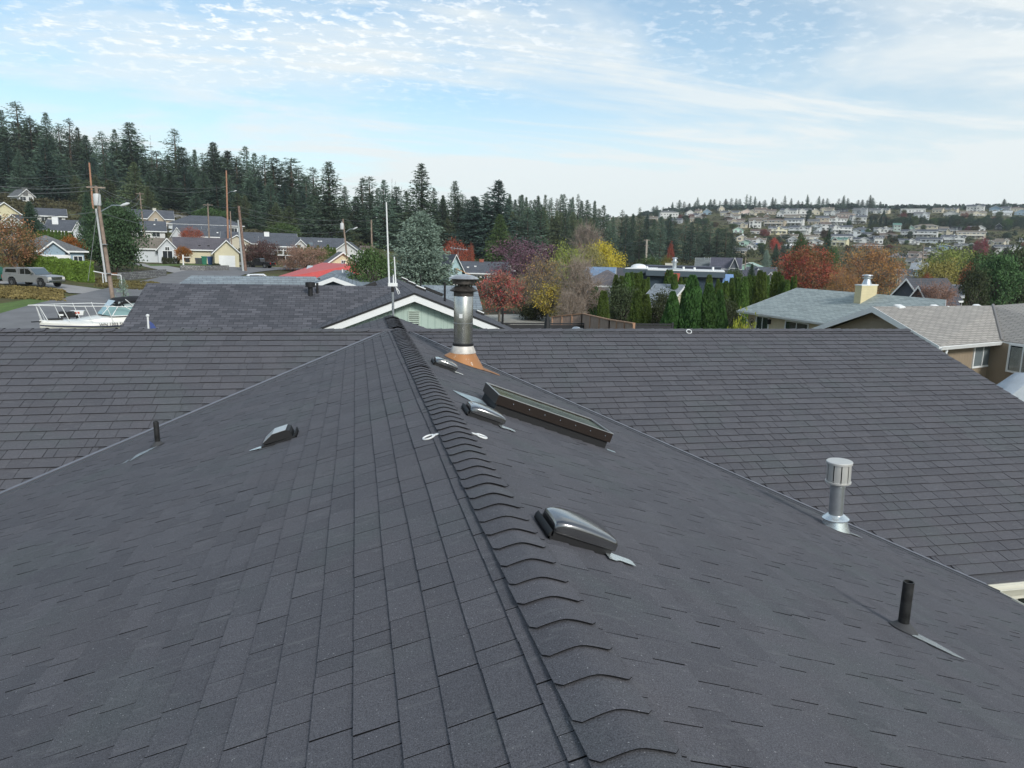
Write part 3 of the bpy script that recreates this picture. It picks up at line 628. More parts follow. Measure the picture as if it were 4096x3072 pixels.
drape_strip('lawn', [gpd(-300, 48), gpd(0, 54), gpd(160, 58), gpd(300, 65)], 4.5, M_lawn, .06)
drape_strip('flower_bed', gp((450, 1103), (600, 1090)), 4., M_mulch, .08); drape_strip('gravel_yard', gp((1980, 1290), (2260, 1280)), 14., mat('pale_gravel', (.34, .33, .29), 1., var=.25, vs=2), .06)
drape_strip('far_street', gp((3090, 995), (3180, 985), (3240, 975)), 9., M_asph, .12); drape_strip('far_street', gp((3572, 1035), (3620, 1015)), 9., M_asph, .12)
# ================================================================== HOUSES
def roofmat(c): return mat('roof_%d_%d_%d' % tuple(int(v*999) for v in c), c, .9, kind='brick', p=(.9, .30, .015, 0.), col2=tuple(v*.78 for v in c), var=.12, vs=.6)
def wallmat(c, kind='lap'): return mat('wall_%s_%d_%d_%d' % ((kind,)+tuple(int(v*999) for v in c)), c, .75, kind=kind, p=(.22, .10) if kind == 'lap' else (.3, .08), var=.05, vs=1.)
RG = dict(dark=(.085, .088, .10), grey=(.15, .155, .16), tan=(.22, .19, .155), brown=(.16, .12, .10), green=(.12, .24, .20), slate=(.105, .115, .135), light=(.25, .26, .265), white=(.6, .62, .62))
WG = dict(white=(.60, .60, .58), cream=(.54, .49, .38), yellow=(.62, .57, .38), grey=(.36, .38, .40), tan=(.40, .34, .26), blue=(.26, .36, .44), brown=(.17, .13, .10), mint=(.45, .62, .52), pale=(.55, .58, .60), dark=(.06, .07, .085), pink=(.60, .48, .42), greengrey=(.38, .46, .42))
def win_obj(root, x, z, w_, h_, y=0., fine=False, M=None, trim=M_white, glass=M_glass, mull=True, name='window'):
    mb = MB(); t = .09; f = .05
    for (a, b, c_, d) in ((x-w_/2-t, x-w_/2, z-t, z+h_+t), (x+w_/2, x+w_/2+t, z-t, z+h_+t), (x-w_/2, x+w_/2, z-t, z), (x-w_/2, x+w_/2, z+h_, z+h_+t)): mb.box(a, b, y-f, y+.01, c_, d, 0, M)
    if mull: mb.box(x-.03, x+.03, y-f+.01, y+.01, z, z+h_, 0, M)
    if not fine: mb.box(x-w_/2, x+w_/2, y-.015, y+.02, z, z+h_, 1, M); return mb.build(name, [trim, glass], root)
    o = mb.build(name, [trim], root); p = MB(); p.box(x-w_/2, x+w_/2, y-.015, y+.02, z, z+h_, 0, M); p.build('pane', glass, o); return o
def prism_roof(mb, kind, x0, x1, y0, y1, ze, rise, ov=.5, th=.16, mi=0):
    """returns nothing; adds a closed roof solid"""
    if kind == 'side':
        ym = (y0+y1)/2; s = rise/((y1-y0)/2); a, b = y0-ov, y1+ov; zd = ze-ov*s
        mb.prism([(x0-ov, a, zd), (x0-ov, ym, ze+rise), (x0-ov, b, zd), (x0-ov, b, zd+th), (x0-ov, ym, ze+rise+th), (x0-ov, a, zd+th)], (x1-x0+2*ov, 0, 0), mi)
    elif kind == 'front':
        xm = (x0+x1)/2; s = rise/((x1-x0)/2); a, b = x0-ov, x1+ov; zd = ze-ov*s
        mb.prism([(a, y0-ov, zd), (xm, y0-ov, ze+rise), (b, y0-ov, zd), (b, y0-ov, zd+th), (xm, y0-ov, ze+rise+th), (a, y0-ov, zd+th)], (0, y1-y0+2*ov, 0), mi)
    elif kind == 'hip':
        h = min(x1-x0, y1-y0)/2+ov; X0, X1, Y0, Y1 = x0-ov, x1+ov, y0-ov, y1+ov; zd = ze-.15
        if x1-x0 >= y1-y0: r0, r1 = (X0+h, (Y0+Y1)/2), (X1-h, (Y0+Y1)/2)
        else: r0, r1 = ((X0+X1)/2, Y0+h), ((X0+X1)/2, Y1-h)
        zt = ze+rise+th
        V = [(X0, Y0, zd), (X1, Y0, zd), (X1, Y1, zd), (X0, Y1, zd), (X0, Y0, zd+th), (X1, Y0, zd+th), (X1, Y1, zd+th), (X0, Y1, zd+th), (r0[0], r0[1], zt), (r1[0], r1[1], zt)]
        if x1-x0 >= y1-y0: T = [(4, 5, 9, 8), (5, 6, 9), (6, 7, 8, 9), (7, 4, 8)]
        else: T = [(4, 5, 8), (5, 6, 9, 8), (6, 7, 9), (7, 4, 8, 9)]
        mb.add(V, [(0, 3, 2, 1), (0, 1, 5, 4), (1, 2, 6, 5), (2, 3, 7, 6), (3, 0, 4, 7)]+T, mi)
    elif kind == 'flat':
        mb.box(x0-ov, x1+ov, y0-ov, y1+ov, ze, ze+.35, mi)
def trim_roof(mb, kind, x0, x1, y0, y1, ze, rise, ov=.5, th=.16, tw=.24):
    if kind == 'side':
        s = rise/((y1-y0)/2); zd = ze-ov*s; ym = (y0+y1)/2
        mb.box(x0-ov-.02, x1+ov+.02, y0-ov-.05, y0-ov-.003, zd+th-tw, zd+th-.01)
        for xx in (x0-ov-.03, x1+ov+.003): mb.prism([(xx, y0-ov, zd+th-.01), (xx, ym, ze+rise+th-.01), (xx, y1+ov, zd+th-.01), (xx, y1+ov, zd+th-tw), (xx, ym, ze+rise+th-tw), (xx, y0-ov, zd+th-tw)], (.027, 0, 0))
    elif kind == 'front':
        s = rise/((x1-x0)/2); zd = ze-ov*s; xm = (x0+x1)/2; yy = y0-ov-.05
        mb.prism([(x0-ov, yy, zd+th-.01), (xm, yy, ze+rise+th-.01), (x1+ov, yy, zd+th-.01), (x1+ov, yy, zd+th-tw), (xm, yy, ze+rise+th-tw), (x0-ov, yy, zd+th-tw)], (0, .047, 0))
        for xx in (x0-ov-.03, x1+ov+.003): mb.box(xx, xx+.027, y0-ov, y1+ov, zd+th-tw, zd+th-.01)
    elif kind == 'hip':
        zd = ze-.15; mb.box(x0-ov-.04, x1+ov+.04, y0-ov-.04, y0-ov-.003, zd-.05, zd+th-.01); mb.box(x0-ov-.04, x0-ov-.003, y0-ov, y1+ov, zd-.05, zd+th-.01); mb.box(x1+ov+.003, x1+ov+.04, y0-ov, y1+ov, zd-.05, zd+th-.01)
def gen_house(name, label, px, py, wpx, kind='side', yaw=0., wall=2.6, rise=None, depth=9., wc='white', rc='dark', group=None, dist=None, wins=None, garage=None, wing=None, deck=False, chim=None, fine=False, lap='lap', sink=2., trim=M_white, auto=0, win2=None, width=None, roofbits=(), cat='house'):
    P, d = (G(px, py) if dist is None else GDist(px, dist)); W = width or wpx*d*cosb(px)/FPX; b = bearing(P)
    root = thing(name, label, cat, P, -b+math.radians(yaw), group); wm_ = wallmat(WG[wc] if isinstance(wc, str) else wc, lap); rm = roofmat(RG[rc] if isinstance(rc, str) else rc)
    x0, x1 = -W/2, W/2; rise = rise if rise is not None else (min(W, depth)*.19)
    mb = MB(); mb.box(x0, x1, 0, depth, -sink, wall)
    if kind == 'front': mb.prism([(x0, 0, wall), (x1, 0, wall), (0, 0, wall+rise-.02)], (0, depth, 0))
    if kind == 'side': mb.prism([(x0, 0, wall), (x0, depth, wall), (x0, depth/2, wall+rise-.02)], (W, 0, 0))
    if wing:
        wx, ww = x0+W*wing[0], wing[1]*W/2; pr = 1.2; wr = rise*min(1, ww*2/ (depth if kind == 'side' else W)) * 1.0 + .3 if len(wing) < 3 else wing[2]
        mb.box(wx-ww, wx+ww, -pr, 0, -sink, wall); mb.prism([(wx-ww, -pr, wall), (wx+ww, -pr, wall), (wx, -pr, wall+wr-.02)], (0, pr+.3, 0))
    mb.build('wall', wm_, root)
    mb = MB(); prism_roof(mb, kind, x0, x1, 0, depth, wall, rise)
    ro = mb.build('roof', rm, root)
    if wing:
        mb = MB(); prism_roof(mb, 'front', wx-ww, wx+ww, -pr, depth*.45, wall, wr, ov=.42, th=.15); mb.build('porch_roof', rm, root)
    mb = MB(); trim_roof(mb, kind, x0, x1, 0, depth, wall, rise)
    if wing: trim_roof(mb, 'front', wx-ww, wx+ww, -pr, .2, wall, wr, ov=.42, th=.15)
    if mb.v: mb.build('fascia', trim, root)
    wl = list(wins or [])
    if auto:
        nf = 2 if wall > 4 else 1
        for fl in range(nf):
            n = max(2, int(W/3.0)); 
            for k in range(n):
                q = (k+.5)/n
                if fl == 0 and garage and abs(q-garage[0]) < .2: continue
                wl.append((q+R0.uniform(-.03, .03), 1.0+fl*2.6, R0.choice([1.0, 1.3, 1.7]), 1.15))
    for (q, z, w_, h_) in wl:
        y = 0.
        if wing and abs((x0+W*q)-wx) < ww: y = -pr
        win_obj(root, x0+W*q, z, w_, h_, y-.01, fine)
    if garage:
        q, gw, gh = garage[:3]; y = 0.
        if wing and abs((x0+W*q)-wx) < ww: y = -pr
        mb = MB(); xx = x0+W*q
        mb.box(xx-gw/2, xx+gw/2, y-.05, y+.02, 0, gh)
        for k in range(1, 4): mb.box(xx-gw/2, xx+gw/2, y-.062, y-.05, gh*k/4-.02, gh*k/4+.02)
        mb.build('garage_door', M_white, root)
    if deck:
        z = 2.65 if wall > 4 else .9; mb = MB(); a, b_ = x0+W*.08, x1-W*.08
        mb.box(a, b_, -2.2, -.02, z-.2, z); mb.build('deck', M_white if deck == 1 else M_wood2, root)
        mb = MB(); mb.box(a, b_, -2.2, -2.13, z+.95, z+1.03); mb.box(a, b_, -2.2, -2.13, z+.1, z+.16)
        n = max(4, int((b_-a)/.9))
        for k in range(n+1): xx = a+(b_-a)*k/n; mb.box(xx-.03, xx+.03, -2.19, -2.14, z, z+1.)
        for k in range(4): xx = a+(b_-a)*k/3; mb.box(xx-.06, xx+.06, -2.12, -2.0, -sink, z-.2)
        mb.build('railing', M_white if deck == 1 else M_wood2, root)
    if chim:
        q, yq, cw, top, cc = chim; mb = MB(); xx, yy = x0+W*q, depth*yq; mb.box(xx-cw/2, xx+cw/2, yy-.35, yy+.35, wall, wall+rise+top); mb.box(xx-cw/2-.06, xx+cw/2+.06, yy-.41, yy+.41, wall+rise+top, wall+rise+top+.1)
        mb.build('chimney', cc, ro)
    for (q, yq, kindb) in roofbits:
        # small fittings standing on the front roof slope
        xx, yy = x0+W*q, depth*yq; zz = wall+rise*(1-abs(yq-.5)*2)+.16 if kind == 'side' else wall+rise*.6; mb = MB()
        if kindb == 'pipe': mb.lathe([(.06, -.1), (.06, .55), (.1, .56), (.1, .64), (.0, .66)], 10, M=Matrix.Translation((xx, yy, zz))); mb.build('vent_pipe', M_galv, ro)
        elif kindb == 'sky': sl_ = rise/(depth/2); mb.prism([(xx-.5, yy-.6, zz-.6*sl_+.02), (xx+.5, yy-.6, zz-.6*sl_+.02), (xx+.5, yy+.6, zz+.6*sl_+.02), (xx-.5, yy+.6, zz+.6*sl_+.02)], (0, 0, .1)); mb.build('skylight', M_glass2, ro)
        else: mb.box(xx-.2, xx+.2, yy-.2, yy+.2, zz-.1, zz+.14); mb.build('roof_vent', M_white if kindb == 'w' else M_blackm, ro)
    return root
# ================================================================== NEIGHBOUR A : mottled dark roof and pale green gable
mA = mat('mottled_shingle', (.062, .064, .074), .9, kind='brick', p=(.36, .20, .010, -.1), col2=(.118, .117, .132), var=.15, vs=1.)
mAg = wallmat((.40, .50, .44), 'groove'); GA = gz(0, 32)
hA = thing('house', 'house behind the ridge with a mottled dark roof and a pale green gable', 'house', (0, 0, 0))
s = .385; zr_ = .067; ax = 1.28; ay = 26.9; half = 5.3; my = 32.1
mb = MB(); th = .12
def roofslab(mb, pts, t=.12, mi=0): mb.prism([tuple(p) for p in pts], (0, 0, -t), mi)
ze_ = zr_-s*half
# wing running away from us
roofslab(mb, [(ax, ay-.35, zr_), (ax, 46, zr_), (ax-half, 46, ze_), (ax-half, ay-.35, ze_)]); roofslab(mb, [(ax, ay-.35, zr_), (ax+half, ay-.35, ze_), (ax+half, 46, ze_), (ax, 46, zr_)])
# main wing
xl = -9.25; ey = 28.0
roofslab(mb, [(xl, my, zr_-.01), (ax-.2, my, zr_-.01), (ax-.2, ey, zr_-s*(my-ey)-.01), (xl, ey, zr_-s*(my-ey)-.01)]); roofslab(mb, [(xl, my, zr_-.01), (xl, 36.2, zr_-s*4.1-.01), (ax, 36.2, zr_-s*4.1-.01), (ax, my, zr_-.01)])
rA = mb.build('roof', mA, hA)
mb = MB(); mb.prism([(ax-half-.02, ay-.40, ze_-.03), (ax, ay-.40, zr_-.03), (ax+half+.02, ay-.40, ze_-.03), (ax+half+.02, ay-.40, ze_-.30), (ax, ay-.40, zr_-.31), (ax-half-.02, ay-.40, ze_-.30)], (0, .045, 0)); mb.box(xl, ax-half, ey-.06, ey-.003, zr_-s*(my-ey)-.2, zr_-s*(my-ey)-.02); mb.build('fascia', M_white, hA)
mb = MB(); mb.prism([(ax-half-.06, ay-.43, ze_+.0), (ax, ay-.43, zr_+.02), (ax+half+.06, ay-.43, ze_), (ax+half+.06, ay-.43, ze_-.07), (ax, ay-.43, zr_-.05), (ax-half-.06, ay-.43, ze_-.07)], (0, .08, 0)); mb.build('drip_edge', M_blackm, hA)
mb = MB(); wh = half-.6; mb.box(ax-wh, ax+wh, ay, 45.5, GA-.5, zr_-s*wh-.13); mb.prism([(ax-wh, ay, zr_-s*wh-.13), (ax+wh, ay, zr_-s*wh-.13), (ax, ay, zr_-.13)], (0, .2, 0)); mb.box(xl+.6, ax-wh, ey+.6, 35.6, GA-.5, zr_-s*(my-ey)-.1)
mb.build('wall', mAg, hA)
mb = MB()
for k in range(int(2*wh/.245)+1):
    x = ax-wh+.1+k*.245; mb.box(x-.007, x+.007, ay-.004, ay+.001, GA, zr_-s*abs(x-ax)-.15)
mb.build('groove_shade_strip', mat('groove_shade', (.30, .40, .35), .8), hA)  # thin strips in darker green paint in the shade of the siding grooves
# louvre vent
mb = MB(); vx, vz = ax+.03, -.98; mb.box(vx-.24, vx-.20, ay-.04, ay, vz-.36, vz+.32); mb.box(vx+.16, vx+.20, ay-.04, ay, vz-.36, vz+.32); mb.box(vx-.24, vx+.2, ay-.04, ay, vz+.32, vz+.36); mb.box(vx-.24, vx+.2, ay-.04, ay, vz-.40, vz-.36); mb.box(vx-.2, vx+.16, ay-.008, ay-.002, vz-.36, vz+.32, 1)
for k in range(9): z = vz-.35+k*.076; mb.prism([(vx-.2, ay-.035, z), (vx-.2, ay-.005, z+.035), (vx-.2, ay-.004, z+.047), (vx-.2, ay-.037, z+.012)], (.36, 0, 0))
mb.build('gable_vent', [wallmat((.42, .50, .43), 'lap'), M_blackm], hA)
zA = lambda y: zr_-s*(my-y)
def on_A(px, py): return hitp(px, py, (0, -s, 1), zr_-s*my)
def on_AR(px, py): return hitp(px, py, (s, 0, 1), zr_+s*ax)
def on_AL(px, py): return hitp(px, py, (-s, 0, 1), zr_-s*ax)
P = on_A(1242, 1180); mb = MB(); mb.lathe([(.10, -.1), (.10, .32), (.2, .33), (.2, .52), (.17, .54), (0, .545)], 14, M=Matrix.Translation(tuple(P))); mb.build('roof_vent', M_blackm, rA)
P = on_A(1270, 1172); mb = MB(); mb.lathe([(.05, -.1), (.05, .42)], 10, M=Matrix.Translation(tuple(P))); mb.build('vent_pipe', M_blackm, rA)
a, b_ = on_AL(1402, 1181), on_AL(1508, 1139); a, b_ = Vector(a), Vector(b_); mb = MB(); n = Vector((-s, 0, 1)).normalized(); q = Vector((0, 1, 0)); mb.prism([a-q*.3, b_-q*.3, b_-q*.3+n*.22, a-q*.3+n*.22], (0, .9, 0)); mb.build('skylight', M_blackm, rA)
for (px, py, sz, m_) in ((1617, 1121, .45, M_white), (1645, 1137, .45, M_white), (1681, 1158, .5, M_white), (1918, 1256, .35, M_white)):
    P = on_AR(px, py); mb = MB(); mb.box(-sz*.6, sz*.6, -sz/2, sz/2, -.05, .12); mb.box(-sz*.62, sz*.5, -sz*.52, sz*.52, .12, .17, 1); o = mb.build('roof_vent', [M_blackm, m_], rA); o.matrix_local = Matrix.Translation(tuple(P)) @ Matrix.Rotation(math.atan(s), 4, 'Y')
for (px, py, h) in ((1779, 1205, .9), (2010, 1297, .8), (1683, 1147, .9)):
    P = on_AR(px, py); mb = MB(); mb.lathe([(.055, -.15), (.055, h)], 10, M=Matrix.Translation(tuple(P))); mb.build('vent_pipe', M_blackm, rA)
P, Q_ = Vector(on_AR(1722, 1165)), Vector(on_AR(1732, 1188)); mb = MB(); mb.box(-.5, .9, -.35, .35, -.05, .18); o = mb.build('skylight', M_blackm, rA); o.matrix_local = Matrix.Translation(P) @ Matrix.Rotation(math.atan(s), 4, 'Y')
# small flag on a pole at A's eave
P = atd(594, 1315, 24.); f = thing('flag_pole', 'short white pole with a small blue flag at the eave of the mottled roof', 'flag', (P[0], P[1], gz(P[0], P[1])))
hz = atd(592, 1268, 24.)[2]-f.location.z; mb = MB(); mb.lathe([(.03, 0), (.028, hz), (.05, hz+.02), (.05, hz+.07), (0, hz+.09)], 10); mb.build('pole', M_white, f)
mb = MB(); mb.grid([[(.03+.05*j+.02*math.sin(i*2+j), .03*math.sin(j*1.3+i), hz-.12-.16*i-.05*j) for j in range(6)] for i in range(5)]); mb.grid([[(.03+.05*j+.02*math.sin(i*2+j), .005+.03*math.sin(j*1.3+i), hz-.12-.16*i-.05*j) for j in range(6)] for i in range(5)]); mb.build('flag', [mat('flag_blue', (.06, .09, .25), .9)], f)
# ---- antenna
an = thing('antenna_mast', 'thin pale radio antenna mast with three whips standing before the green gable', 'antenna', (0, 0, 0)); D_ = 20.
def ap(px, py): return Vector(atd(px, py, D_))
b0 = ap(1573, 1315); b1 = ap(1571, 1148); mb = MB(); mb.tube([(b0.x, b0.y, gz(b0.x, b0.y)), b0, b1], .035, 10); mb.build('mast', M_galv, an)
mb = MB(); mb.tube([ap(1571, 1168), ap(1571, 1148)], .042, 10); mb.build('clamp', M_blackm, an)
p, q = ap(1555, 1139), ap(1587, 1139); mb = MB(); mb.box(p.x-.02, q.x+.02, p.y-.04, p.y+.04, p.z-.04, p.z+.05); mb.build('bracket', M_white, an)
for (a, c_, r_) in (((1557, 1139), (1545, 809), .022), ((1583, 1139), (1577, 1027), .02), ((1574, 1139), (1573, 1100), .018)):
    mb = MB(); A_, B_ = ap(*a), ap(*c_); mb.tube([A_, A_.lerp(B_, .5), B_], [r_*1.15, r_, r_*.8], 8); mb.build('whip', M_white, an)
mb = MB(); p = ap(1580, 1145); mb.tube([p, p+Vector((.1, 0, -.12)), p+Vector((.13, 0, -.2)), p+Vector((.09, 0, -.22)), p+Vector((.03, 0, -.05))], .012, 6); mb.build('coax_cable', M_white, an)
# ================================================================== NEIGHBOURS B and C on the right
def slopehouse(name, label, E0, E1, R0_, R1_, wc, rc_m, lapk, walld=.45, back=True, ext0=.0):
    """eave E0-E1 in front, ridge R0-R1 behind; mirrored back slope"""
    E0, E1, R0_, R1_ = [Vector(tuple(float(c) for c in p)) for p in (E0, E1, R0_, R1_)]
    r = thing(name, label, 'house', (0, 0, 0)); mb = MB(); B0 = R0_*2-E0; B1 = R1_*2-E1; B0.z = E0.z; B1.z = E1.z
    roofslab(mb, [E0, E1, R1_, R0_], .13); roofslab(mb, [R0_, R1_, B1, B0], .13); ro = mb.build('roof', rc_m, r)
    return r, ro, (E0, E1, R0_, R1_, B0, B1)
mB = mat('green_grey_shingle', (.25, .29, .285), .9, kind='brick', p=(.55, .17, .012, 0.), col2=(.36, .41, .40), var=.08)
mC = mat('beige_shingle', (.38, .355, .32), .9, kind='brick', p=(.5, .15, .018, .1), col2=(.32, .30, .275), var=.1)
zb = -2.1
E0, E1 = atz(2951, 1241, zb), atz(3300, 1291, zb); E1b = np.array(E0)+(np.array(E1)-np.array(E0))*1.9
R0b, R1b = atz(3189, 1151, -.45), atz(3781, 1198, -.45)
hB, rB, gB = slopehouse('house', 'tan house with a green-grey roof and a tall yellow chimney box at right', E0, E1b, R0b, R1b, None, mB, None)
e0, e1 = gB[0], gB[1]; d = (e1-e0).normalized(); nrm = Vector((-d.y, d.x, 0)); nrm = nrm if nrm.dot(gB[2]-e0) > 0 else -nrm
gutter(e0+Vector((0, 0, -.02)), e1+Vector((0, 0, -.02)), -nrm, parent=hB, col=M_white, w_=.14, h_=.14)
mb = MB(); gzB = gz(e0.x, e0.y)-.4; w0 = e0+nrm*.55+d*.6; w1 = e1+nrm*.55; bk = (gB[4]-e0); bk.z = 0; bk = bk-nrm*1.1
mb.prism([(w0.x, w0.y, gzB), (w1.x, w1.y, gzB), (w1.x+bk.x, w1.y+bk.y, gzB), (w0.x+bk.x, w0.y+bk.y, gzB)], (0, 0, zb-gzB-.05)); m2 = gB[2]+d*.6
mb.prism([(w0.x, w0.y, zb-.06), (m2.x, m2.y, -.62), (w0.x+bk.x, w0.y+bk.y, zb-.06)], d*.1); mb.build('wall', mat('tan_grooved_siding', (.50, .42, .28), .75, kind='groove', p=(.3, .05), var=.05), hB)
mb = MB(); mb.prism([e0-d*.03, gB[2]-d*.03, gB[4]-d*.03, gB[4]-d*.03-Vector((0, 0, .2)), gB[2]-d*.03-Vector((0, 0, .22)), e0-d*.03-Vector((0, 0, .2))], d*.03); mb.build('fascia', M_white, hB)
mb = MB(); o_ = d*.03; mb.prism([gB[1]+o_, gB[3]+o_, gB[5]+o_, gB[5]+o_-Vector((0, 0, .25)), gB[3]+o_-Vector((0, 0, .27)), gB[1]+o_-Vector((0, 0, .25))], d*.04); mb.build('fascia', M_white, hB)
# downspout elbow at the corner
mb = MB(); p = e0+d*.35-nrm*.05+Vector((0, 0, -.16)); mb.tube([p, p+Vector((0, 0, -.1)), p+nrm*.45+d*.35+Vector((0, 0, -.35)), p+nrm*.55+d*.4+Vector((0, 0, -2.))], .045, 8); mb.build('downspout', M_white, hB)
def wall_frame(w0, d, nrm):   # X along wall, -Y outwards
    return Matrix(((d.x, nrm.x, 0, w0.x), (d.y, nrm.y, 0, w0.y), (0, 0, 1, 0), (0, 0, 0, 1)))
Mw = wall_frame(w0, d, nrm)
def wall_u(px, py, w0, d, nrm):
    P = hitp(px, py, tuple(nrm), nrm.dot(w0)); return (Vector(tuple(P))-w0).dot(d), float(P[2])
for (xa, xb, yt, yb) in ((3030, 3075, 1266, 1322), (3146, 3234, 1285, 1330)):
    ua, zt = wall_u(xa, yt, w0, d, nrm); ub, zt2 = wall_u(xb, yt+8, w0, d, nrm); zt = min(zt, zb-.2); h_ = 1.5 if xa < 3100 else 1.15
    win_obj(hB, (ua+ub)/2, zt-h_, ub-ua, h_, -.01, True, Mw)
u, z = wall_u(3082, 1284, w0, d, nrm); mb = MB(); mb.box(u-.07, u+.07, -.2, 0, z-.22, z+.05, 0, Mw); mb.box(u-.09, u+.09, -.22, 0, z+.05, z+.1, 0, Mw); mb.build('wall_lamp', M_blackm, hB)
u, z = wall_u(3010, 1288, w0, d, nrm); st = thing('star_ornament', 'black star in a ring hung on the tan wall', 'wall ornament', (0, 0, 0))
mb = MB(); mb.tube([Mw @ Vector((u+.27*math.cos(a), -.05, z+.27*math.sin(a))) for a in np.linspace(0, 2*math.pi, 25)], .018, 6, caps=False); mb.build('ring', M_blackm, st)
mb = MB(); mb.prism([(u+(.20 if k % 2 == 0 else .085)*math.sin(k*math.pi/5), -.06, z-.03+(.20 if k % 2 == 0 else .085)*math.cos(k*math.pi/5)) for k in range(10)], (0, .02, 0), 0, Mw); mb.build('star', M_blackm, st)
# chimney box of B
cb = Vector(tuple(hitp(3420, 1218, (0, 0, 1), -.62))); mb = MB(); 
Mc = Matrix.Translation((cb.x, cb.y, 0)) @ Matrix.Rotation(math.atan2(d.y, d.x)+math.pi, 4, 'Z')
cw, cd_ = 1.15, .75; kx = (atz(3455, 1200, -.5)[0])
# long face towards the camera right, narrow weathered face at left
nB = (gB[1]-gB[0]).cross(gB[2]-gB[0]).normalized(); onB = lambda px, py: Vector(tuple(hitp(px, py, tuple(nB), nB.dot(gB[0]))))
cM = onB(3440, 1219); dm = math.hypot(cM.x-CAM[0], cM.y-CAM[1]); cL = Vector(tuple(atd(3414, 1212, dm+.5))); cRr = Vector(tuple(atd(3505, 1192, dm+2.0)))
top = atd(3440, 1143, dm)[2]; bz = -1.3; bkv = (cL-cM); bkv.z = 0
P4 = [(cM.x, cM.y), (cRr.x, cRr.y), (cRr.x+bkv.x, cRr.y+bkv.y), (cL.x, cL.y)]
mb.prism([(p[0], p[1], bz) for p in P4], (0, 0, top-bz)); ch = mb.build('chimney', mat('yellow_lap', (.62, .54, .33), .75, kind='lap', p=(.16, .1), var=.06), rB)
cc_ = Vector((sum(p[0] for p in P4)/4, sum(p[1] for p in P4)/4, top)); mb = MB(); mb.prism([(cc_.x+(p[0]-cc_.x)*1.07, cc_.y+(p[1]-cc_.y)*1.07, top) for p in P4], (0, 0, .07)); mb.build('chimney_cap', M_white, rB)
mb = MB(); mb.lathe([(.30, .0), (.28, .06), (.20, .3), (.19, .32), (.19, .38), (.31, .40), (.31, .44), (.2, .46), (.2, .54), (.33, .56), (.30, .62), (0, .66)], 20, M=Matrix.Translation((cc_.x, cc_.y, top+.06)), cap=False); mb.build('flue_cap', M_galv, rB)
# ---- C
zc_, zrc = -2.1, -.6
E0, E1, R0c, R1c = atz(3759, 1385, zc_), atz(4008, 1364, zc_), atz(3491, 1226, zrc), atz(3972, 1222, zrc)
hC, rC, gC = slopehouse('house', 'brown-tan house with a beige shingle roof and white gutters at the right edge', E0, E1, R0c, R1c, None, mC, None)
e0, e1 = gC[0], gC[1]; d = (e1-e0).normalized(); nrm = Vector((-d.y, d.x, 0)); nrm = nrm if nrm.dot(gC[2]-e0) > 0 else -nrm
# second wing beyond the valley, its eave turning towards the camera
F1 = Vector(tuple(atz(4096, 1376, zc_))); dv = (F1-e1).normalized(); F2 = e1+dv*9; perp = Vector((-dv.y, dv.x, 0)); perp = perp if perp.dot(d) > 0 else -perp
Rw1 = e1+perp*5.4+Vector((0, 0, 1.75)); Rw2 = F2+perp*5.4+Vector((0, 0, 1.75)); R1 = gC[3]
mb = MB(); roofslab(mb, [e1, F2, Rw2, Rw1+dv*-3, R1], .13); roofslab(mb, [R1, Rw1+dv*-3, Rw1+perp*5+dv*-3-Vector((0, 0, 1.7)), gC[5]], .13); mb.build('side_roof', mC, hC)
mb = MB(); mb.tube([e1+Vector((0, 0, .03)), R1+Vector((0, 0, .04))], .07, 6); mb.build('valley_flashing', mat('dull_valley_metal', (.30, .28, .26), .5, .5), hC)
gutter(e0+Vector((0, 0, -.02)), e1+Vector((0, 0, -.02)), -nrm, parent=hC, col=M_white, w_=.14, h_=.16); gutter(e1+Vector((0, 0, -.02)), F2+Vector((0, 0, -.02)), -perp, parent=hC, col=M_white, w_=.14, h_=.16)
gzC = gz(e0.x, e0.y)-.4; mw = mat('brown_grooved_siding', (.28, .22, .155), .75, kind='groove', p=(.25, .05), var=.05)
w0 = e0+nrm*.5+d*.6; wc0 = w0+d*((e1-e0).length-.62); mb = MB()
BB = gC[4]-e0; BB.z = 0
mb.prism([(w0.x, w0.y, gzC), (wc0.x, wc0.y, gzC), (wc0.x+BB.x*.85, wc0.y+BB.y*.85, gzC), (w0.x+BB.x*.85, w0.y+BB.y*.85, gzC)], (0, 0, zc_-gzC-.06)); mb.build('wall', mw, hC)
mb = MB(); q0 = wc0+dv*.0; q1 = F2+perp*.5; mb.prism([(q0.x, q0.y, gzC), (q1.x, q1.y, gzC), (q1.x+perp.x*8, q1.y+perp.y*8, gzC), (q0.x+perp.x*8, q0.y+perp.y*8, gzC)], (0, 0, zc_-gzC-.06)); mb.build('side_wall', mw, hC)
# gable end with lap siding, set back under the left rake
g0 = w0; m3 = gC[2]+d*.6; g1 = w0+BB*.85; mb = MB(); mb.prism([(g0.x, g0.y, zc_-.07), (m3.x, m3.y, zrc-.2), (g1.x, g1.y, zc_-.07)], d*.1)
mb.prism([(g0.x-d.x*.01, g0.y-d.y*.01, gzC), (g1.x-d.x*.01, g1.y-d.y*.01, gzC), (g1.x-d.x*.01, g1.y-d.y*.01, zc_-.07), (g0.x-d.x*.01, g0.y-d.y*.01, zc_-.07)], d*.05); mb.build('gable', mat('brown_lap', (.27, .225, .165), .75, kind='lap', p=(.28, .04), var=.05), hC)
mb = MB(); o_ = -d*.04; mb.prism([e0+o_, gC[2]+o_, gC[4]+o_, gC[4]+o_-Vector((0, 0, .26)), gC[2]+o_-Vector((0, 0, .29)), e0+o_-Vector((0, 0, .26))], d*.04); mb.build('fascia', M_white, hC)
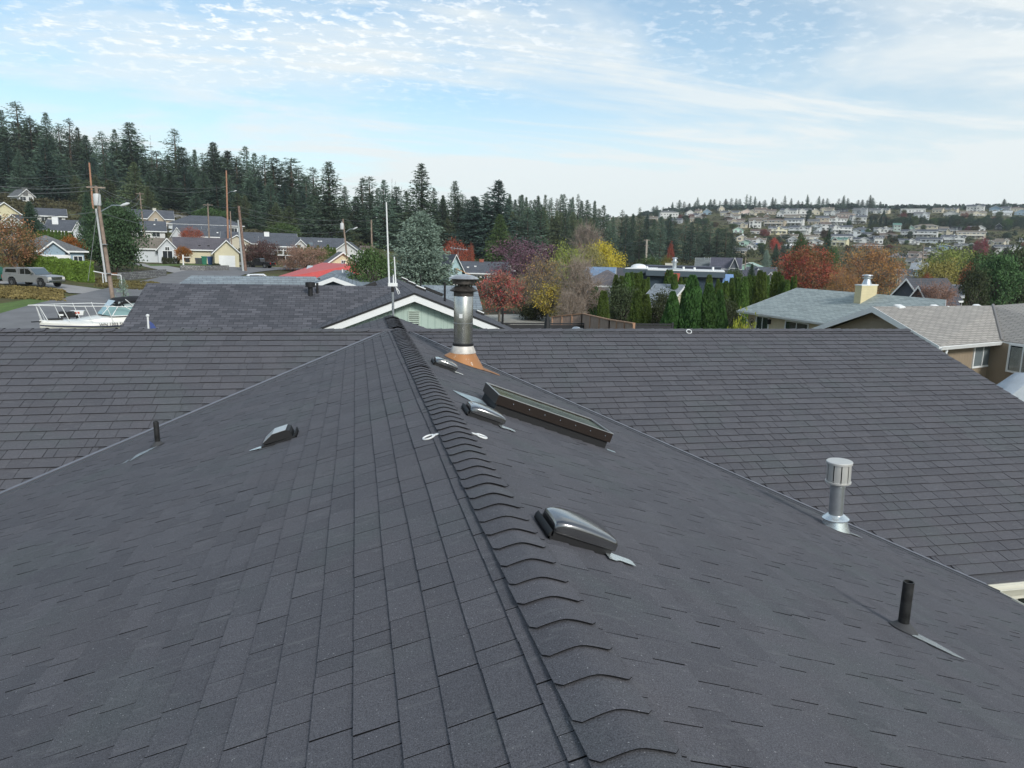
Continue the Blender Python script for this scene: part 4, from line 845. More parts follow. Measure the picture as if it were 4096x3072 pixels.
mb = MB(); gp_ = hitp(3512, 1258, tuple(d), d.dot(m3)); Mg = wall_frame(Vector(tuple(gp_)), (gC[2]-gC[4]).normalized(), d); Mg = Matrix.Translation(Vector(tuple(gp_))-d*.03) @ Matrix.Rotation(math.atan2(nrm.y, nrm.x)+math.pi, 4, 'Z')
for k in range(5): mb.box(-.2, .2, -.02, .02, -.2+k*.08, -.15+k*.08, 0, Mg)
mb.build('gable_vent', mat('brown_vent', (.2, .165, .12), .7), hC)
mb = MB(); p = e0+d*.05-nrm*.07+Vector((0, 0, -.2)); mb.tube([p+d*.45, p+d*.43+Vector((0, 0, -.15)), p+d*.3+nrm*.2+Vector((0, 0, -.3)), p-d*.2+nrm*.45+Vector((0, 0, -.38))], .06, 8); mb.build('downspout', M_white, hC)
Mw = wall_frame(w0, d, nrm)
ua, zt = wall_u(3900, 1380, w0, d, nrm); ub, _ = wall_u(3968, 1380, w0, d, nrm); _, zbt = wall_u(3895, 1465, w0, d, nrm); win_obj(hC, (ua+ub)/2, zbt, ub-ua, zc_-.12-zbt, -.01, True, Mw, glass=M_glass2)
w0s = wc0; M2 = wall_frame(w0s, dv, perp); ua, zt = wall_u(4045, 1390, w0s, dv, perp); ub, _ = wall_u(4150, 1400, w0s, dv, perp); _, zbt = wall_u(4045, 1482, w0s, dv, perp); wo = win_obj(hC, (ua+ub)/2, zbt, ub-ua, zc_-.12-zbt, -.01, True, M2)
mb = MB()
for k in range(22): z = zbt+.03+k*(zc_-.2-zbt)/22; mb.box(ua+.04, ub-.04, -.03, -.017, z, z+.02, 0, M2)
mb.build('blind', mat('blind_slat', (.45, .47, .42), .6), wo)
def on_C(px, py):
    n = (gC[1]-gC[0]).cross(gC[2]-gC[0]).normalized(); return Vector(tuple(hitp(px, py, tuple(n), n.dot(gC[0]))))
tiltC = Matrix.Rotation(math.atan2(d.y, d.x), 4, 'Z') @ Matrix.Rotation(math.atan2(1.5, (gC[2]-gC[0]).dot(nrm)), 4, 'X')
for (px, py, k, m_) in ((3595, 1234, 0, M_white), (3738, 1234, 0, M_white), (3908, 1232, 0, M_white), (3826, 1262, 1, M_blackm)):
    P = on_C(px, py); mb = MB(); sz = .42 if k == 0 else .26; mb.box(-sz*.75, sz*.75, -sz*.5, sz*.5, -.02, .02, 0); rows = [[(a*sz*.62*f, b*sz*.42*f, hh) for a, b in ((-1, -1), (1, -1), (1, 1), (-1, 1), (-1, -1))] for f, hh in ((1, .02), (1, .12), (.85, .17), (.3, .19))]; mb.grid(rows, 0, False); mb.add(rows[-1][:4], [(0, 1, 2, 3)])
    o = mb.build('roof_vent', m_, rC); o.matrix_local = Matrix.Translation(P) @ tiltC
for (px, py, h, r_, m_) in ((3789, 1250, .35, .06, M_white), (4066, 1290, .55, .07, M_blackm), (4066, 1255, .28, .2, M_white)):
    P = on_C(px, py); mb = MB(); mb.lathe([(r_*2.6, .0), (r_*1.1, .06), (r_, .07), (r_, h), (0, h)], 14, M=Matrix.Translation(P), cap=False); mb.build('vent_pipe', m_, rC)
# tarp-covered object and table-like bin next to C
P = Vector(tuple(atd(4125, 1545, 34.5))); tc_ = thing('covered_car', 'vehicle under a pale grey tarpaulin beside the brown-tan house', 'covered vehicle', (P.x, P.y, gzC+.3), -.5); tc_.scale = (1, 1, 1.28)
mb = MB(); rn = random.Random(4); rows = []
for i, (u, h, wv_) in enumerate([(-2.3, .3, .75), (-2.25, .8, .85), (-1.6, 1.0, .9), (-1., 1.25, .85), (-.5, 1.65, .75), (.4, 1.7, .75), (1.1, 1.6, .78), (1.6, 1.2, .85), (2.2, 1.0, .88), (2.35, .4, .8)]):
    rows.append([(u+rn.uniform(-.04, .04), a*wv_*(1 if b < .9 else .8)+rn.uniform(-.03, .03), h*b+rn.uniform(-.03, .03)) for a, b in ((-1.1, .12), (-1.08, .5), (-1., .85), (-.6, 1), (0, 1.02), (.6, 1), (1., .85), (1.08, .5), (1.1, .12))])
mb.grid(rows); mb.add(rows[0], [tuple(range(9))]); mb.add(rows[-1], [tuple(range(9))[::-1]]); mb.build('cover', mat('grey_tarpaulin', (.42, .46, .50), .6, var=.12, vs=3, bump=.6, bs=6), tc_)
for sx in (-1.4, 1.4):
    for sy in (-.7, .7): mb = MB(); mb.tube([(sx, sy-.1, .3), (sx, sy+.1, .3)], .32, 16); mb.build('wheel', M_tyre, tc_)
# ================================================================== BOAT
def tagrow(l): return l
bp = atd(330, 1300, 38.); bowp = atd(158, 1290, 37.5); stp = atd(560, 1310, 38.5)
bl = Vector((stp[0]-bowp[0], stp[1]-bowp[1], 0)); Lb = bl.length; ang = math.atan2(bl.y, bl.x)
boat = thing('motor_boat', 'white motor cruiser on its trailer with a black canvas top, bow to the left', 'boat', (bowp[0], bowp[1], gz(bowp[0], bowp[1])), ang)
dz0 = bowp[2]-boat.location.z     # deck height above the ground at the bow
Lt = Lb*1.25; mb = MB(); rows = []; secs = [(0, .0, .0), (.03, .22, .08), (.08, .45, .25), (.16, .72, .5), (.28, 1.0, .72), (.45, 1.18, .84), (.7, 1.22, .88), (1., 1.15, .88)]
for (t, b_, kd) in secs:
    x = t*Lt; zt = dz0-.06*t*0-.18*min(1, t*2)*.4; keel = zt-.25-.95*kd
    rows.append([(x, -b_*1.0, zt), (x+.0, -b_*1.02, zt-.10), (x, -b_*.98, zt-.14), (x+.1*kd, -b_*.8, zt-.55*(.4+kd*.6)), (x+.2*kd, -b_*.45, zt-.25-.75*kd), (x+.25*kd, 0, keel), (x+.2*kd, b_*.45, zt-.25-.75*kd), (x+.1*kd, b_*.8, zt-.55*(.4+kd*.6)), (x, b_*.98, zt-.14), (x, b_*1.02, zt-.10), (x, b_, zt)])
mb.grid(rows); mb.add(rows[-1], [tuple(range(11))]); gel = mat('gelcoat_white', (.74, .73, .68), .25, spec=.6, var=.04); mb.build('hull', gel, boat)
mb = MB(); 
for sgn in (-1, 1):
    for i in range(len(rows)-1):
        k = 1 if sgn < 0 else 9; a, b_ = Vector(rows[i][k]), Vector(rows[i+1][k]); o = Vector((0, .012*sgn, 0)); mb.add([a+o, b_+o, b_+o+Vector((0, 0, -.045)), a+o+Vector((0, 0, -.045))], [(0, 1, 2, 3)])
mb.build('stripe', mat('navy_stripe', (.02, .025, .07), .4), boat)
mb = MB(); dr = []
for (t, b_, kd) in secs:
    x = t*Lt; zt = dz0-.18*min(1, t*2)*.4; dr.append([(x, -b_, zt), (x, -b_*.85, zt+.06), (x, -b_*.5, zt+.09), (x, 0, zt+.11), (x, b_*.5, zt+.09), (x, b_*.85, zt+.06), (x, b_, zt)])
mb.grid(dr); mb.build('deck', gel, boat)
mb = MB(); cab = []
for (t, hw_, hh) in [(.22, .25, .03), (.28, .50, .10), (.36, .70, .18), (.45, .85, .23), (.52, .92, .27), (.60, .95, .27), (.98, .98, .27)]:
    x = t*Lt; zt = dz0-.06; cab.append([(x, -hw_*1.08, zt), (x, -hw_, zt+hh*.8), (x, -hw_*.8, zt+hh), (x, 0, zt+hh*1.1), (x, hw_*.8, zt+hh), (x, hw_, zt+hh*.8), (x, hw_*1.08, zt)])
mb.grid(cab); mb.add(cab[0], [tuple(range(7))[::-1]]); mb.add(cab[-1], [tuple(range(7))]); mb.build('cabin', gel, boat)
mb = MB(); x = .505*Lt; mb.box(x, x+.55, -.905, -.86, dz0+.0, dz0+.14); mb.build('porthole', M_glass, boat)
zc2 = dz0+.24; clear = mat('clear_plastic', (.45, .52, .54), .1, spec=.6); wsf = mat('windshield_glass', (.20, .33, .33), .08, spec=.8)
mb = MB(); x1, x2 = .47*Lt, .555*Lt; mb.grid([[(x1+.25, -.95, zc2), (x1, -.4, zc2+.04), (x1, .4, zc2+.04), (x1+.25, .95, zc2)], [(x2+.1, -.85, zc2+.40), (x2-.1, -.4, zc2+.42), (x2-.1, .4, zc2+.42), (x2+.1, .85, zc2+.40)]], 0, False)
mb.add([(x1+.25, -.95, zc2), (x2+1.6, -.98, zc2), (x2+1.5, -.88, zc2+.40), (x2+.1, -.85, zc2+.40)], [(0, 1, 2, 3)]); mb.add([(x1+.25, .95, zc2), (x2+1.6, .98, zc2), (x2+1.5, .88, zc2+.40), (x2+.1, .85, zc2+.40)], [(3, 2, 1, 0)]); mb.build('windshield', wsf, boat)
mb = MB(); mb.tube([(x1+.25, -.96, zc2), (x2+.1, -.86, zc2+.40), (x2+1.5, -.89, zc2+.41), (x2+1.6, -.99, zc2), (x1+.25, -.96, zc2)], .022, 6); mb.tube([(x1+.25, .96, zc2), (x2+.1, .86, zc2+.40), (x2+1.5, .89, zc2+.41)], .02, 6); mb.tube([(x2+.1, -.86, zc2+.40), (x2-.1, 0, zc2+.43), (x2+.1, .86, zc2+.40)], .02, 6); mb.tube([(x1, -.4, zc2+.04), (x2-.1, -.4, zc2+.42)], .018, 6); mb.build('windshield_frame', M_white, boat)
mb = MB(); zt = dz0+1.0; t0 = x2+.22
for k, rr in enumerate([0]):
    rws = [[(t0+u, a*.95, zt+h-abs(a)**3*.12) for a in np.linspace(-1, 1, 9)] for u, h in ((-.1, -.12), (.1, 0), (.9, .06), (1.9, .02), (2.1, -.1))]
    mb.grid(rws); rw2 = [[(p[0], p[1], p[2]-.10) for p in r_] for r_ in rws]; mb.grid(rw2); 
    for e in (0, -1): mb.grid([[r_[e] for r_ in rws], [r_[e] for r_ in rw2]], 0, False)
    mb.grid([rws[0], rw2[0]], 0, False); mb.grid([rws[-1], rw2[-1]], 0, False)
mb.build('canvas_top', mat('black_canvas', (.014, .014, .016), .9), boat)
mb = MB(); mb.add([(x2+.12, -.86, zc2+.40), (t0-.1, -.93, zt-.12), (t0+2.1, -.93, zt-.12), (x2+1.5, -.9, zc2+.42)], [(0, 1, 2, 3)]); mb.add([(x2-.1, -.4, zc2+.42), (t0-.1, -.5, zt-.1), (t0-.1, .5, zt-.1), (x2-.1, .4, zc2+.42)], [(0, 1, 2, 3)]); mb.build('clear_curtain', clear, boat)
mb = MB(); mb.tube([(t0+.0, -.93, zt-.12), (x2+.35, -.9, zc2+.44)], .03, 6, 0); mb.build('curtain_strap', M_blackm, boat)
mb = MB(); mb.tube([(x2+.5, -.95, zc2), (t0+.9, -.95, zt)], .018, 6); mb.build('canopy_bow', M_white, boat); mb = MB(); mb.tube([(x2+1.2, -.95, zc2), (t0+.2, -.95, zt-.02)], .018, 6); mb.build('canopy_bow', M_white, boat); mb = MB(); mb.tube([(x2+.5, .95, zc2), (t0+.9, .95, zt)], .018, 6); mb.build('canopy_bow', M_white, boat)
def rl(t, sgn, h, push=0.):
    bs = np.interp(t, [s_[0] for s_ in secs], [s_[1] for s_ in secs]); return Vector((t*Lt+push, sgn*max(bs, .02)*.96, dz0+h-.03))
mb = MB()
for sgn in (-1, 1):
    mb.tube([rl(0.0, sgn, .80, -.25), rl(.10, sgn, .78), rl(.25, sgn, .76), rl(.45, sgn, .74), rl(.62, sgn, .68), rl(.7, sgn, .45)], .018, 6)
    mb.tube([rl(.02, sgn, .02), rl(.0, sgn, .78, -.08)], .015, 6)
    for t in (.06, .2, .36, .52): mb.tube([rl(t, sgn, .0), rl(t-.055, sgn, .78)], .014, 6)
mb.tube([rl(0, -1, .80, -.25), (-.36, 0, dz0+.77), rl(0, 1, .80, -.25)], .018, 6); mb.build('bow_rail', M_white, boat)
mb = MB(); mb.box(-.3, .12, -.07, .07, dz0+.02, dz0+.06); mb.box(.3, .9, -.1, .1, dz0+.1, dz0+.16); mb.build('anchor', M_blackm, boat)
tr = None; mb = MB()
mb.box(.15*Lt, Lt, -.75, -.65, .5, .6, 1); mb.box(.15*Lt, Lt, .65, .75, .5, .6, 1); mb.box(-.3, .2*Lt, -.06, .06, .45, .57, 1)
for t in (.3, .5, .7, .9): mb.box(t*Lt-.05, t*Lt+.05, -.8, .8, .55, .95, 1)
tr = mb.build('trailer', [M_tyre, M_galv], boat)
for sx in (.55, .66):
    for sy in (-1.15, 1.0): mb = MB(); mb.tube([(sx*Lt, sy, .33), (sx*Lt, sy+.18, .33)], .33, 18); mb.build('wheel', M_tyre, tr)
def text_mesh(name, s_, size, m, parent, M, ext=.004):
    cu = bpy.data.curves.new(name, 'FONT'); cu.body = s_; cu.size = size; cu.extrude = ext; cu.align_x = 'CENTER'; to = bpy.data.objects.new('tmp', cu); C.objects.link(to)
    dg = bpy.context.evaluated_depsgraph_get(); me = bpy.data.meshes.new_from_object(to.evaluated_get(dg)); bpy.data.objects.remove(to); me.materials.clear(); me.materials.append(m)
    o = link(name, me, parent); o.matrix_local = M; return o
tx = Matrix.Translation((.50*Lt, -1.235, dz0-.165)) @ Matrix.Rotation(math.radians(90), 4, 'X')
text_mesh('registration', 'WN 1303 SH', .19, M_blackm, boat, tx)
mb = MB(); mb.box(.50*Lt+.62, .50*Lt+.78, -1.245, -1.235, dz0-.17, dz0-.05); mb.build('sticker', mat('orange_sticker', (.6, .12, .05), .6), boat)
# ================================================================== VEHICLES
def pickup(name, label, px, py, yaw_world, paint, canopy=False, L_=5.8, dist=None):
    P, d_ = G(px, py) if dist is None else GDist(px, dist); r = thing(name, label, 'pickup truck', P, yaw_world)
    # X forward
    W = .98; H = .98
    def side(pts, y0, y1, m, nm, bev=.0): mb = MB(); mb.prism([(p[0], y0, p[1]) for p in pts], (0, y1-y0, 0)); o = mb.build(nm, m, r); 
    def loft(prof, nm, m, hw, inset):
        mb = MB(); c_ = (sum(p[0] for p in prof)/len(prof), sum(p[1] for p in prof)/len(prof))
        rws = []
        for (y, k) in ((-hw, inset), (-hw+.05, 1-(1-inset)*.2), (-hw+.10, 1), (hw-.10, 1), (hw-.05, 1-(1-inset)*.2), (hw, inset)): rws.append([(c_[0]+(p[0]-c_[0])*(1-(1-k)*.4), y, c_[1]+(p[1]-c_[1])*k) for p in prof+[prof[0]]])
        mb.grid(rws); n = len(prof); mb.add([tuple(p) for p in rws[0][:-1]], [tuple(range(n))]); mb.add([tuple(p) for p in rws[-1][:-1]], [tuple(range(n))[::-1]])
        o = mb.build(nm, m, r); o.data.set_sharp_from_angle(angle=math.radians(30)); return o
    hl = L_/2
    body = [(-hl, .62), (-hl, 1.10), (-hl+.05, 1.18), (-.75, 1.20), (1.05, 1.22), (1.25, 1.22), (hl-.30, 1.14), (hl-.06, 1.02), (hl, .60), (hl-.35, .48), (hl-.46, .50), (hl-.55, .80), (hl-.80, .97), (hl-1.20, .97), (hl-1.45, .80), (hl-1.55, .46), (-hl+1.80, .44), (-hl+1.70, .80), (-hl+1.45, .97), (-hl+1.03, .97), (-hl+.78, .80), (-hl+.68, .48), (-hl+.1, .50)]
    loft(body, 'body', paint, W, .96)
    cab_ = [(-.80, 1.16), (-.72, 1.80), (-.55, 1.90), (.30, 1.91), (.52, 1.85), (1.22, 1.18)]
    o = loft(cab_, 'cab', paint, W*.90, .97)
    dg_ = mat('tinted_glass', (.012, .013, .015), .08, spec=.9)
    for s_ in (-1, 1):
        y = s_*(W*.90+.004)
        for pts in ([(-.66, 1.25), (-.62, 1.74), (-.08, 1.78), (-.08, 1.25)], [(.0, 1.25), (.0, 1.78), (.42, 1.75), (.98, 1.25)]):
            mb = MB(); mb.prism([(p[0], y-.006, p[1]) for p in pts], (0, .012, 0)); mb.build('side_window', dg_, r)
        mb = MB(); mb.box(.92, 1.08, s_*W*.93, s_*(W*.93+.2) if s_ > 0 else s_*(W*.93), 1.22, 1.42) if s_ > 0 else mb.box(.92, 1.08, -W*.93-.2, -W*.93, 1.22, 1.42); mb.build('mirror', M_chrome, r)
        mb = MB(); mb.box(hl-.16, hl-.03, min(s_*.62, s_*.93), max(s_*.62, s_*.93), .80, 1.02); mb.build('headlight', mat('lamp_lens', (.7, .68, .6), .1, spec=.8), r)
        mb = MB(); mb.box(-hl-.015, -hl+.06, min(s_*.80, s_*.97), max(s_*.80, s_*.97), .80, 1.12); mb.build('tail_light', mat('red_lens', (.5, .02, .015), .2), r)
        for wx in (hl-1.0, -hl+1.24):
            mb = MB(); a = s_*(W-.20); mb.tube([(wx, min(a, s_*W*1.01), .42), (wx, max(a, s_*W*1.01), .42)], .42, 24); t_ = mb.build('wheel', M_tyre, r)
            mb = MB(); yy = s_*W*1.012; mb.tube([(wx, yy-.01, .42), (wx, yy+.01, .42)], .25, 20)
            mb2 = MB(); 
            for k in range(6): a2 = k*math.pi/3; mb.box(-.03, .03, -.012, .012, .05, .22, 1, Matrix.Translation((wx, yy+s_*.012, .42)) @ Matrix.Rotation(a2, 4, 'Y'))
            mb.build('rim', [M_blackm, M_rim], t_)
    mb = MB(); mb.prism([(.60, -W*.80, 1.80), (.60, W*.80, 1.80), (1.19, W*.82, 1.235), (1.19, -W*.82, 1.235)], (.012, 0, .012)); mb.build('windscreen', mat('windscreen_glass', (.10, .13, .15), .06, spec=.9), r)
    mb = MB(); mb.box(hl-.06, hl+.04, -W*.95, W*.95, .50, .70); mb.build('front_bumper', M_chrome if canopy else M_blackm, r)
    mb = MB(); mb.box(hl-.05, hl+.015, -.58, .58, .74, 1.02); mb.build('grille', M_chrome if canopy else M_blackm, r)
    mb = MB(); mb.box(-hl-.06, -hl+.06, -W*.93, W*.93, .50, .68); mb.build('rear_bumper', M_chrome if canopy else M_blackm, r)
    if canopy:
        loft([(-hl+.03, 1.19), (-hl+.22, 1.78), (-hl+.4, 1.86), (-1.02, 1.88), (-.92, 1.80), (-.88, 1.19)], 'canopy', paint, W*.92, .97)
        for s_ in (-1, 1):
            y = s_*(W*.92+.004); mb = MB(); mb.prism([(-hl+.40, y-.006, 1.38), (-hl+.52, y-.006, 1.72), (-1.14, y-.006, 1.72), (-1.08, y-.006, 1.38)], (0, .012, 0)); mb.build('canopy_window', dg_, r)
    else:
        mb = MB(); mb.box(-hl+.1, -.85, -W*.82, W*.82, 1.16, 1.20); mb.build('bed_cover', M_blackm, r)
    return r
silver = mat('silver_paint', (.34, .345, .35), .3, .5, spec=.6); blackp = mat('black_paint', (.012, .012, .015), .15, spec=.7)
pickup('pickup_truck', 'silver pickup truck with a canopy on the bed, parked on the driveway by the hedge', 138, 1146, math.radians(-28), silver, True, L_=5.9)
pickup('pickup_truck', 'black pickup truck parked on the street beyond the tall brown pole', 1038, 1072, math.radians(157), blackp, False)
# ================================================================== TREES
def fol(name, col, rand=.35, var=.3, vs=.6, rough=.9, col2=None):
    m = mat(name, col, rough, var=var, vs=vs, rand=rand, spec=.15, col2=col2); return m
def leafmesh(name, P, N_, S, rng, shape='tri', asp=1.0, mats=None):
    """many small leaf faces: centres P, normals/directions N_, sizes S"""
    n = len(P); P = np.asarray(P, float); D = np.asarray(N_, float); D /= np.linalg.norm(D, axis=1)[:, None]+1e-9
    r = rng.normal(size=(n, 3)); A = np.cross(D, r); A /= np.linalg.norm(A, axis=1)[:, None]+1e-9
    S = np.asarray(S)[:, None]
    if shape == 'tri': V = np.stack([P-A*S*.5*asp, P+A*S*.5*asp, P+D*S], 1); k = 3
    else: B = np.cross(D, A); V = np.stack([P-A*S*.5-D*S*.5, P+A*S*.5*asp-D*S*.2, P+A*S*.4+D*S*.5, P-A*S*.4+D*S*.4], 1); k = 4
    V = V.reshape(-1, 3).astype(np.float32); me = bpy.data.meshes.new(name); me.vertices.add(len(V)); me.vertices.foreach_set('co', V.ravel()); me.loops.add(n*k); me.loops.foreach_set('vertex_index', np.arange(n*k, dtype=np.int32))
    me.polygons.add(n); me.polygons.foreach_set('loop_start', np.arange(0, n*k, k, dtype=np.int32)); me.polygons.foreach_set('loop_total', np.full(n, k, np.int32)); me.update(calc_edges=True)
    if mats: me.materials.append(mats)
    return me
def trunkmesh(name, segs, m, seg=7):
    mb = MB()
    for pts, r in segs: mb.tube(pts, r, seg)
    return mb.mesh(name, [m], uv=False)
def conifer_proto(seed, H, R, base=.08, ragged=.25, dens=1., droop=.35, leaf=.55, pw=.85, tipup=.2, m=None, twist=1., full=1.):
    rng = np.random.default_rng(seed); P, D, S = [], [], []; limbs = []; a0 = rng.random()*6.28; asy = .28*min(1, ragged)
    z = H*base; ph = 0
    while z < H*.985:
        t = (z/H-base)/(1-base); L0 = R*((1-t)**pw)*(1-.25*max(0, .18-t)/.18)+.10; nb = int(rng.integers(5, 8)*dens)+1; ph += rng.random()*2
        if rng.random() < ragged*.6 and t > .1: L0 *= rng.uniform(.55, .85)
        for k in range(nb):
            a = ph+2*math.pi*k/nb+rng.normal()*.2; L = L0*rng.uniform(.66, 1.12)*(1+asy*math.cos(a-a0)+.12*math.sin(z*.9+a*2))
            if rng.random() < ragged*.22: L *= rng.uniform(1.05, 1.25)
            if rng.random() < ragged*.30: continue
            dirv = np.array([math.cos(a), math.sin(a)]); zz = z+rng.normal()*.15; sl = tipup*(.3+t)-droop*(1-t*.8)
            n = max(3, int(L/(.34/dens**.5)))
            for i in range(n):
                s = (i+.7)/n; rr = L*s; off = rng.normal()*(.16+.13*L*s)*twist; pz = zz+L*(sl*s+ .18*s*s*(1-t))+rng.normal()*.10
                px_ = dirv[0]*rr-dirv[1]*off; py_ = dirv[1]*rr+dirv[0]*off
                for q in range(2):
                    P.append((px_+rng.normal()*.08, py_+rng.normal()*.08, pz-q*.12*full)); sd_ = rng.normal()*.6
                    D.append((dirv[0]-dirv[1]*sd_, dirv[1]+dirv[0]*sd_, -.35+rng.normal()*.3+.5*s*tipup)); S.append(leaf*rng.uniform(.7, 1.25)*(.42+.72*(1-t)**.6))
            if L > 1.2 and rng.random() < .5: limbs.append(([(0, 0, zz), (dirv[0]*L*.75, dirv[1]*L*.75, zz+L*.75*sl)], [.02+.012*L, .01]))
        z += (.22+.46*(1-t))*rng.uniform(.8, 1.2)/dens**.4*max(.5, H/26)
    for i in range(10): P.append((0, 0, H*.955+i*.004*H)); D.append((rng.normal()*.3, rng.normal()*.3, 1)); S.append(leaf*.5)
    cm = leafmesh('conifer_foliage', P, D, S, rng, 'tri', .55, m)
    tm = trunkmesh('conifer_trunk', [([(0, 0, -2), (0, 0, H*.5), (rng.normal()*.15, rng.normal()*.15, H*.98)], [H*.014+.05, H*.009+.03, .02])]+limbs[:90], M_trunk)
    return cm, tm, H, R
def broad_proto(seed, H, R, m, leaf=.28, nleaf=6000, base=.18, bare=0., flat=1., trunk=M_trunkg, clusters=60, limbs=9, twig=1., hang=0., tr=.05, crown=(.55, .5), lumpy=.35):
    """crown of leaf faces in clusters carried by forking limbs; bare adds visible twigs"""
    rng = np.random.default_rng(seed); segs = []; zc, hh = H*crown[0], H*crown[1]; cl = []
    segs.append(([(0, 0, -1), (rng.normal()*.1, rng.normal()*.1, H*base), (rng.normal()*.2, rng.normal()*.2, H*.6)], [H*tr*.42+.04, H*tr*.34+.03, .05]))
    for i in range(clusters):
        v = rng.normal(size=3); v /= np.linalg.norm(v); q = rng.uniform(.35, 1)**.45; lump = 1+lumpy*(rng.random()-.5)
        p = np.array([v[0]*R*q*lump, v[1]*R*q*lump, zc+v[2]*hh*q*lump*flat])
        if p[2] < H*base*.9: p[2] = H*base*.9+rng.random()*.5
        cl.append(p)
        if i % max(1, clusters//(limbs*5)) == 0 or bare > .5:
            a = np.array([0, 0, H*(base+.25*rng.random())]); mid = a*.45+p*.55+np.array([0, 0, .08*H])*rng.random(); segs.append(([tuple(a), tuple(mid), tuple(p)], [.05+.012*H*.5, .03+.004*H, .012]))
    P, D, S = [], [], []; nl = nleaf//clusters; cr = (R*hh*R)**(1/3)*1.9/clusters**(1/3)
    for p in cl:
        cs = cr*rng.uniform(.7, 1.25)
        for j in range(nl):
            o = rng.normal(size=3)*cs*.42; o[2] *= .75; pp = p+o
            if hang: pp[2] -= abs(rng.normal())*hang
            P.append(pp); d = o/(np.linalg.norm(o)+1e-6)+rng.normal(size=3)*.8+(np.array([0, 0, -1.8]) if hang else 0); D.append(d); S.append(leaf*rng.uniform(.6, 1.3))
        if twig and bare > 0:
            for j in range(int(14*bare)):
                o = rng.normal(size=3)*cs*.8+np.array([p[0], p[1], abs(p[2]-zc)+R*.3])*.12; segs.append(([tuple(p-o*.25), tuple(p+o*.7)], [.014*twig, .006*twig]))
    cm = leafmesh('crown', P, D, S, rng, 'quad', 1., m); tm = trunkmesh('trunk', segs, trunk, 5); return cm, tm, H, R
def column_proto(seed, H, R, m, n=5200, pw=.55, leaf=.13):
    rng = np.random.default_rng(seed); P, D, S = [], [], []; lob = rng.random(7)*6.28
    for i in range(n):
        t = rng.random()**1.15; a = rng.random()*2*math.pi; rr = R*min(1, (1.02-t)**pw*1.15)*(.88+.14*math.sin(a*3+lob[0]+t*3)+.09*math.sin(a*6+lob[1]+t*14))*min(1, .75+t*4); q = rng.uniform(.70, 1.06)
        if t < .02: q = rng.random()
        P.append((math.cos(a)*rr*q, math.sin(a)*rr*q, t*H)); D.append((math.cos(a)*.6, math.sin(a)*.6, 1.1+rng.normal()*.25)); S.append(leaf*rng.uniform(.7, 1.5))
    mb = MB(); mb.lathe([(R*.3, -.5), (R*.62, .1), (R*.66, H*.3), (R*.55, H*.55), (R*.36, H*.8), (R*.05, H*.95)], 12)
    cm = leafmesh('foliage', P, D, S, rng, 'tri', .9, m)
    core = mb.mesh('core', [m], uv=False)
    # join the core into the foliage mesh
    v0 = len(cm.vertices); import bmesh as _b; bm = _b.new(); bm.from_mesh(cm); bm.from_mesh(core); bm.to_mesh(cm); bm.free()
    tm = trunkmesh('trunk', [([(0, 0, -1), (0, 0, H*.4)], [R*.15, R*.08])], M_trunk); return cm, tm, H, R
M_fir = fol('fir_needles', (.078, .122, .078), .7, .3, .35); M_fir2 = fol('dark_fir_needles', (.052, .090, .070), .4, .3, .35); M_firb = fol('olive_fir_needles', (.12, .15, .075), .4, .3, .35)
M_spruce = fol('blue_spruce_needles', (.21, .28, .225), .12, .4, 1.5); M_spr2 = fol('green_spruce_needles', (.05, .085, .055), .2)
M_thuja = fol('thuja_foliage', (.085, .135, .032), .35, .4, 1.5)
FIRS = [conifer_proto(s_, 26, R_, b_, rg_, d_, dr_, .62, pw_, .25, M_fir) for s_, R_, b_, rg_, d_, dr_, pw_ in ((1, 5.4, .03, .9, 1.35, .22, .80), (2, 5.4, .05, 1.2, 1.25, .15, .70), (3, 6.0, .02, .7, 1.5, .30, .90), (4, 5.4, .10, 1.5, 1.15, .12, .62), (5, 5.6, .04, 1.1, 1.4, .25, .75), (6, 5.0, .12, 1.7, 1.05, .10, .58))]
def recolour(p, m):
    c = p[0].copy(); c.materials.clear(); c.materials.append(m); return (c, p[1], p[2], p[3])
FIRD = [recolour(p, M_fir2) for p in FIRS]; FIRO = [recolour(FIRS[i], M_firb) for i in (0, 2, 4)]
SNAG = conifer_proto(31, 22, 2.2, .3, 1.9, .45, .1, .35, .6, .1, fol('bare_grey_twigs', (.12, .12, .11), .2))
SPRUCE = conifer_proto(11, 13.3, 6.3, .02, .8, 2.6, .22, .46, .68, .5, M_spruce, 1.5)
SPR2 = conifer_proto(12, 12, 4.6, .04, .2, 2.0, .3, .40, .85, .3, M_spr2)
SPR3 = conifer_proto(13, 3.2, 1.6, .08, .25, 1.6, .1, .20, .8, .5, M_spruce, .6)
def plant(name, label, cat, proto, P, h, wscale=1., group=None, rz=None, parts=('crown', 'trunk')):
    s_ = h/proto[2]; r = thing(name, label, cat, P, R0.random()*6.28 if rz is None else rz, group); r.scale = (s_*wscale, s_*wscale, s_)
    c = bpy.data.objects.new(parts[0], proto[0]); C.objects.link(c); c.parent = r
    t = bpy.data.objects.new(parts[1], proto[1]); C.objects.link(t); t.parent = r; return r
def tree_px(name, label, cat, proto, px, base, top, wpx=None, dist=None, group=None, parts=('crown', 'trunk'), rz=None):
    """tree standing at the pixel column px: ground pixel base (or a distance) and pixel row of its top"""
    P, d = G(px, base) if dist is None else GDist(px, dist)
    zt = atdep(px, top, d)[2]; h = max(.6, zt-P[2]); ws = 1.
    if wpx: ws = (wpx*d*cosb(px)/FPX)/(2*proto[3]*h/proto[2])
    r_ = plant(name, label, cat, proto, P, h, ws, group, rz, parts)
    if name == 'fir_tree': r_.rotation_euler[0] = R0.uniform(-.03, .03); r_.rotation_euler[1] = R0.uniform(-.03, .03)
    return r_
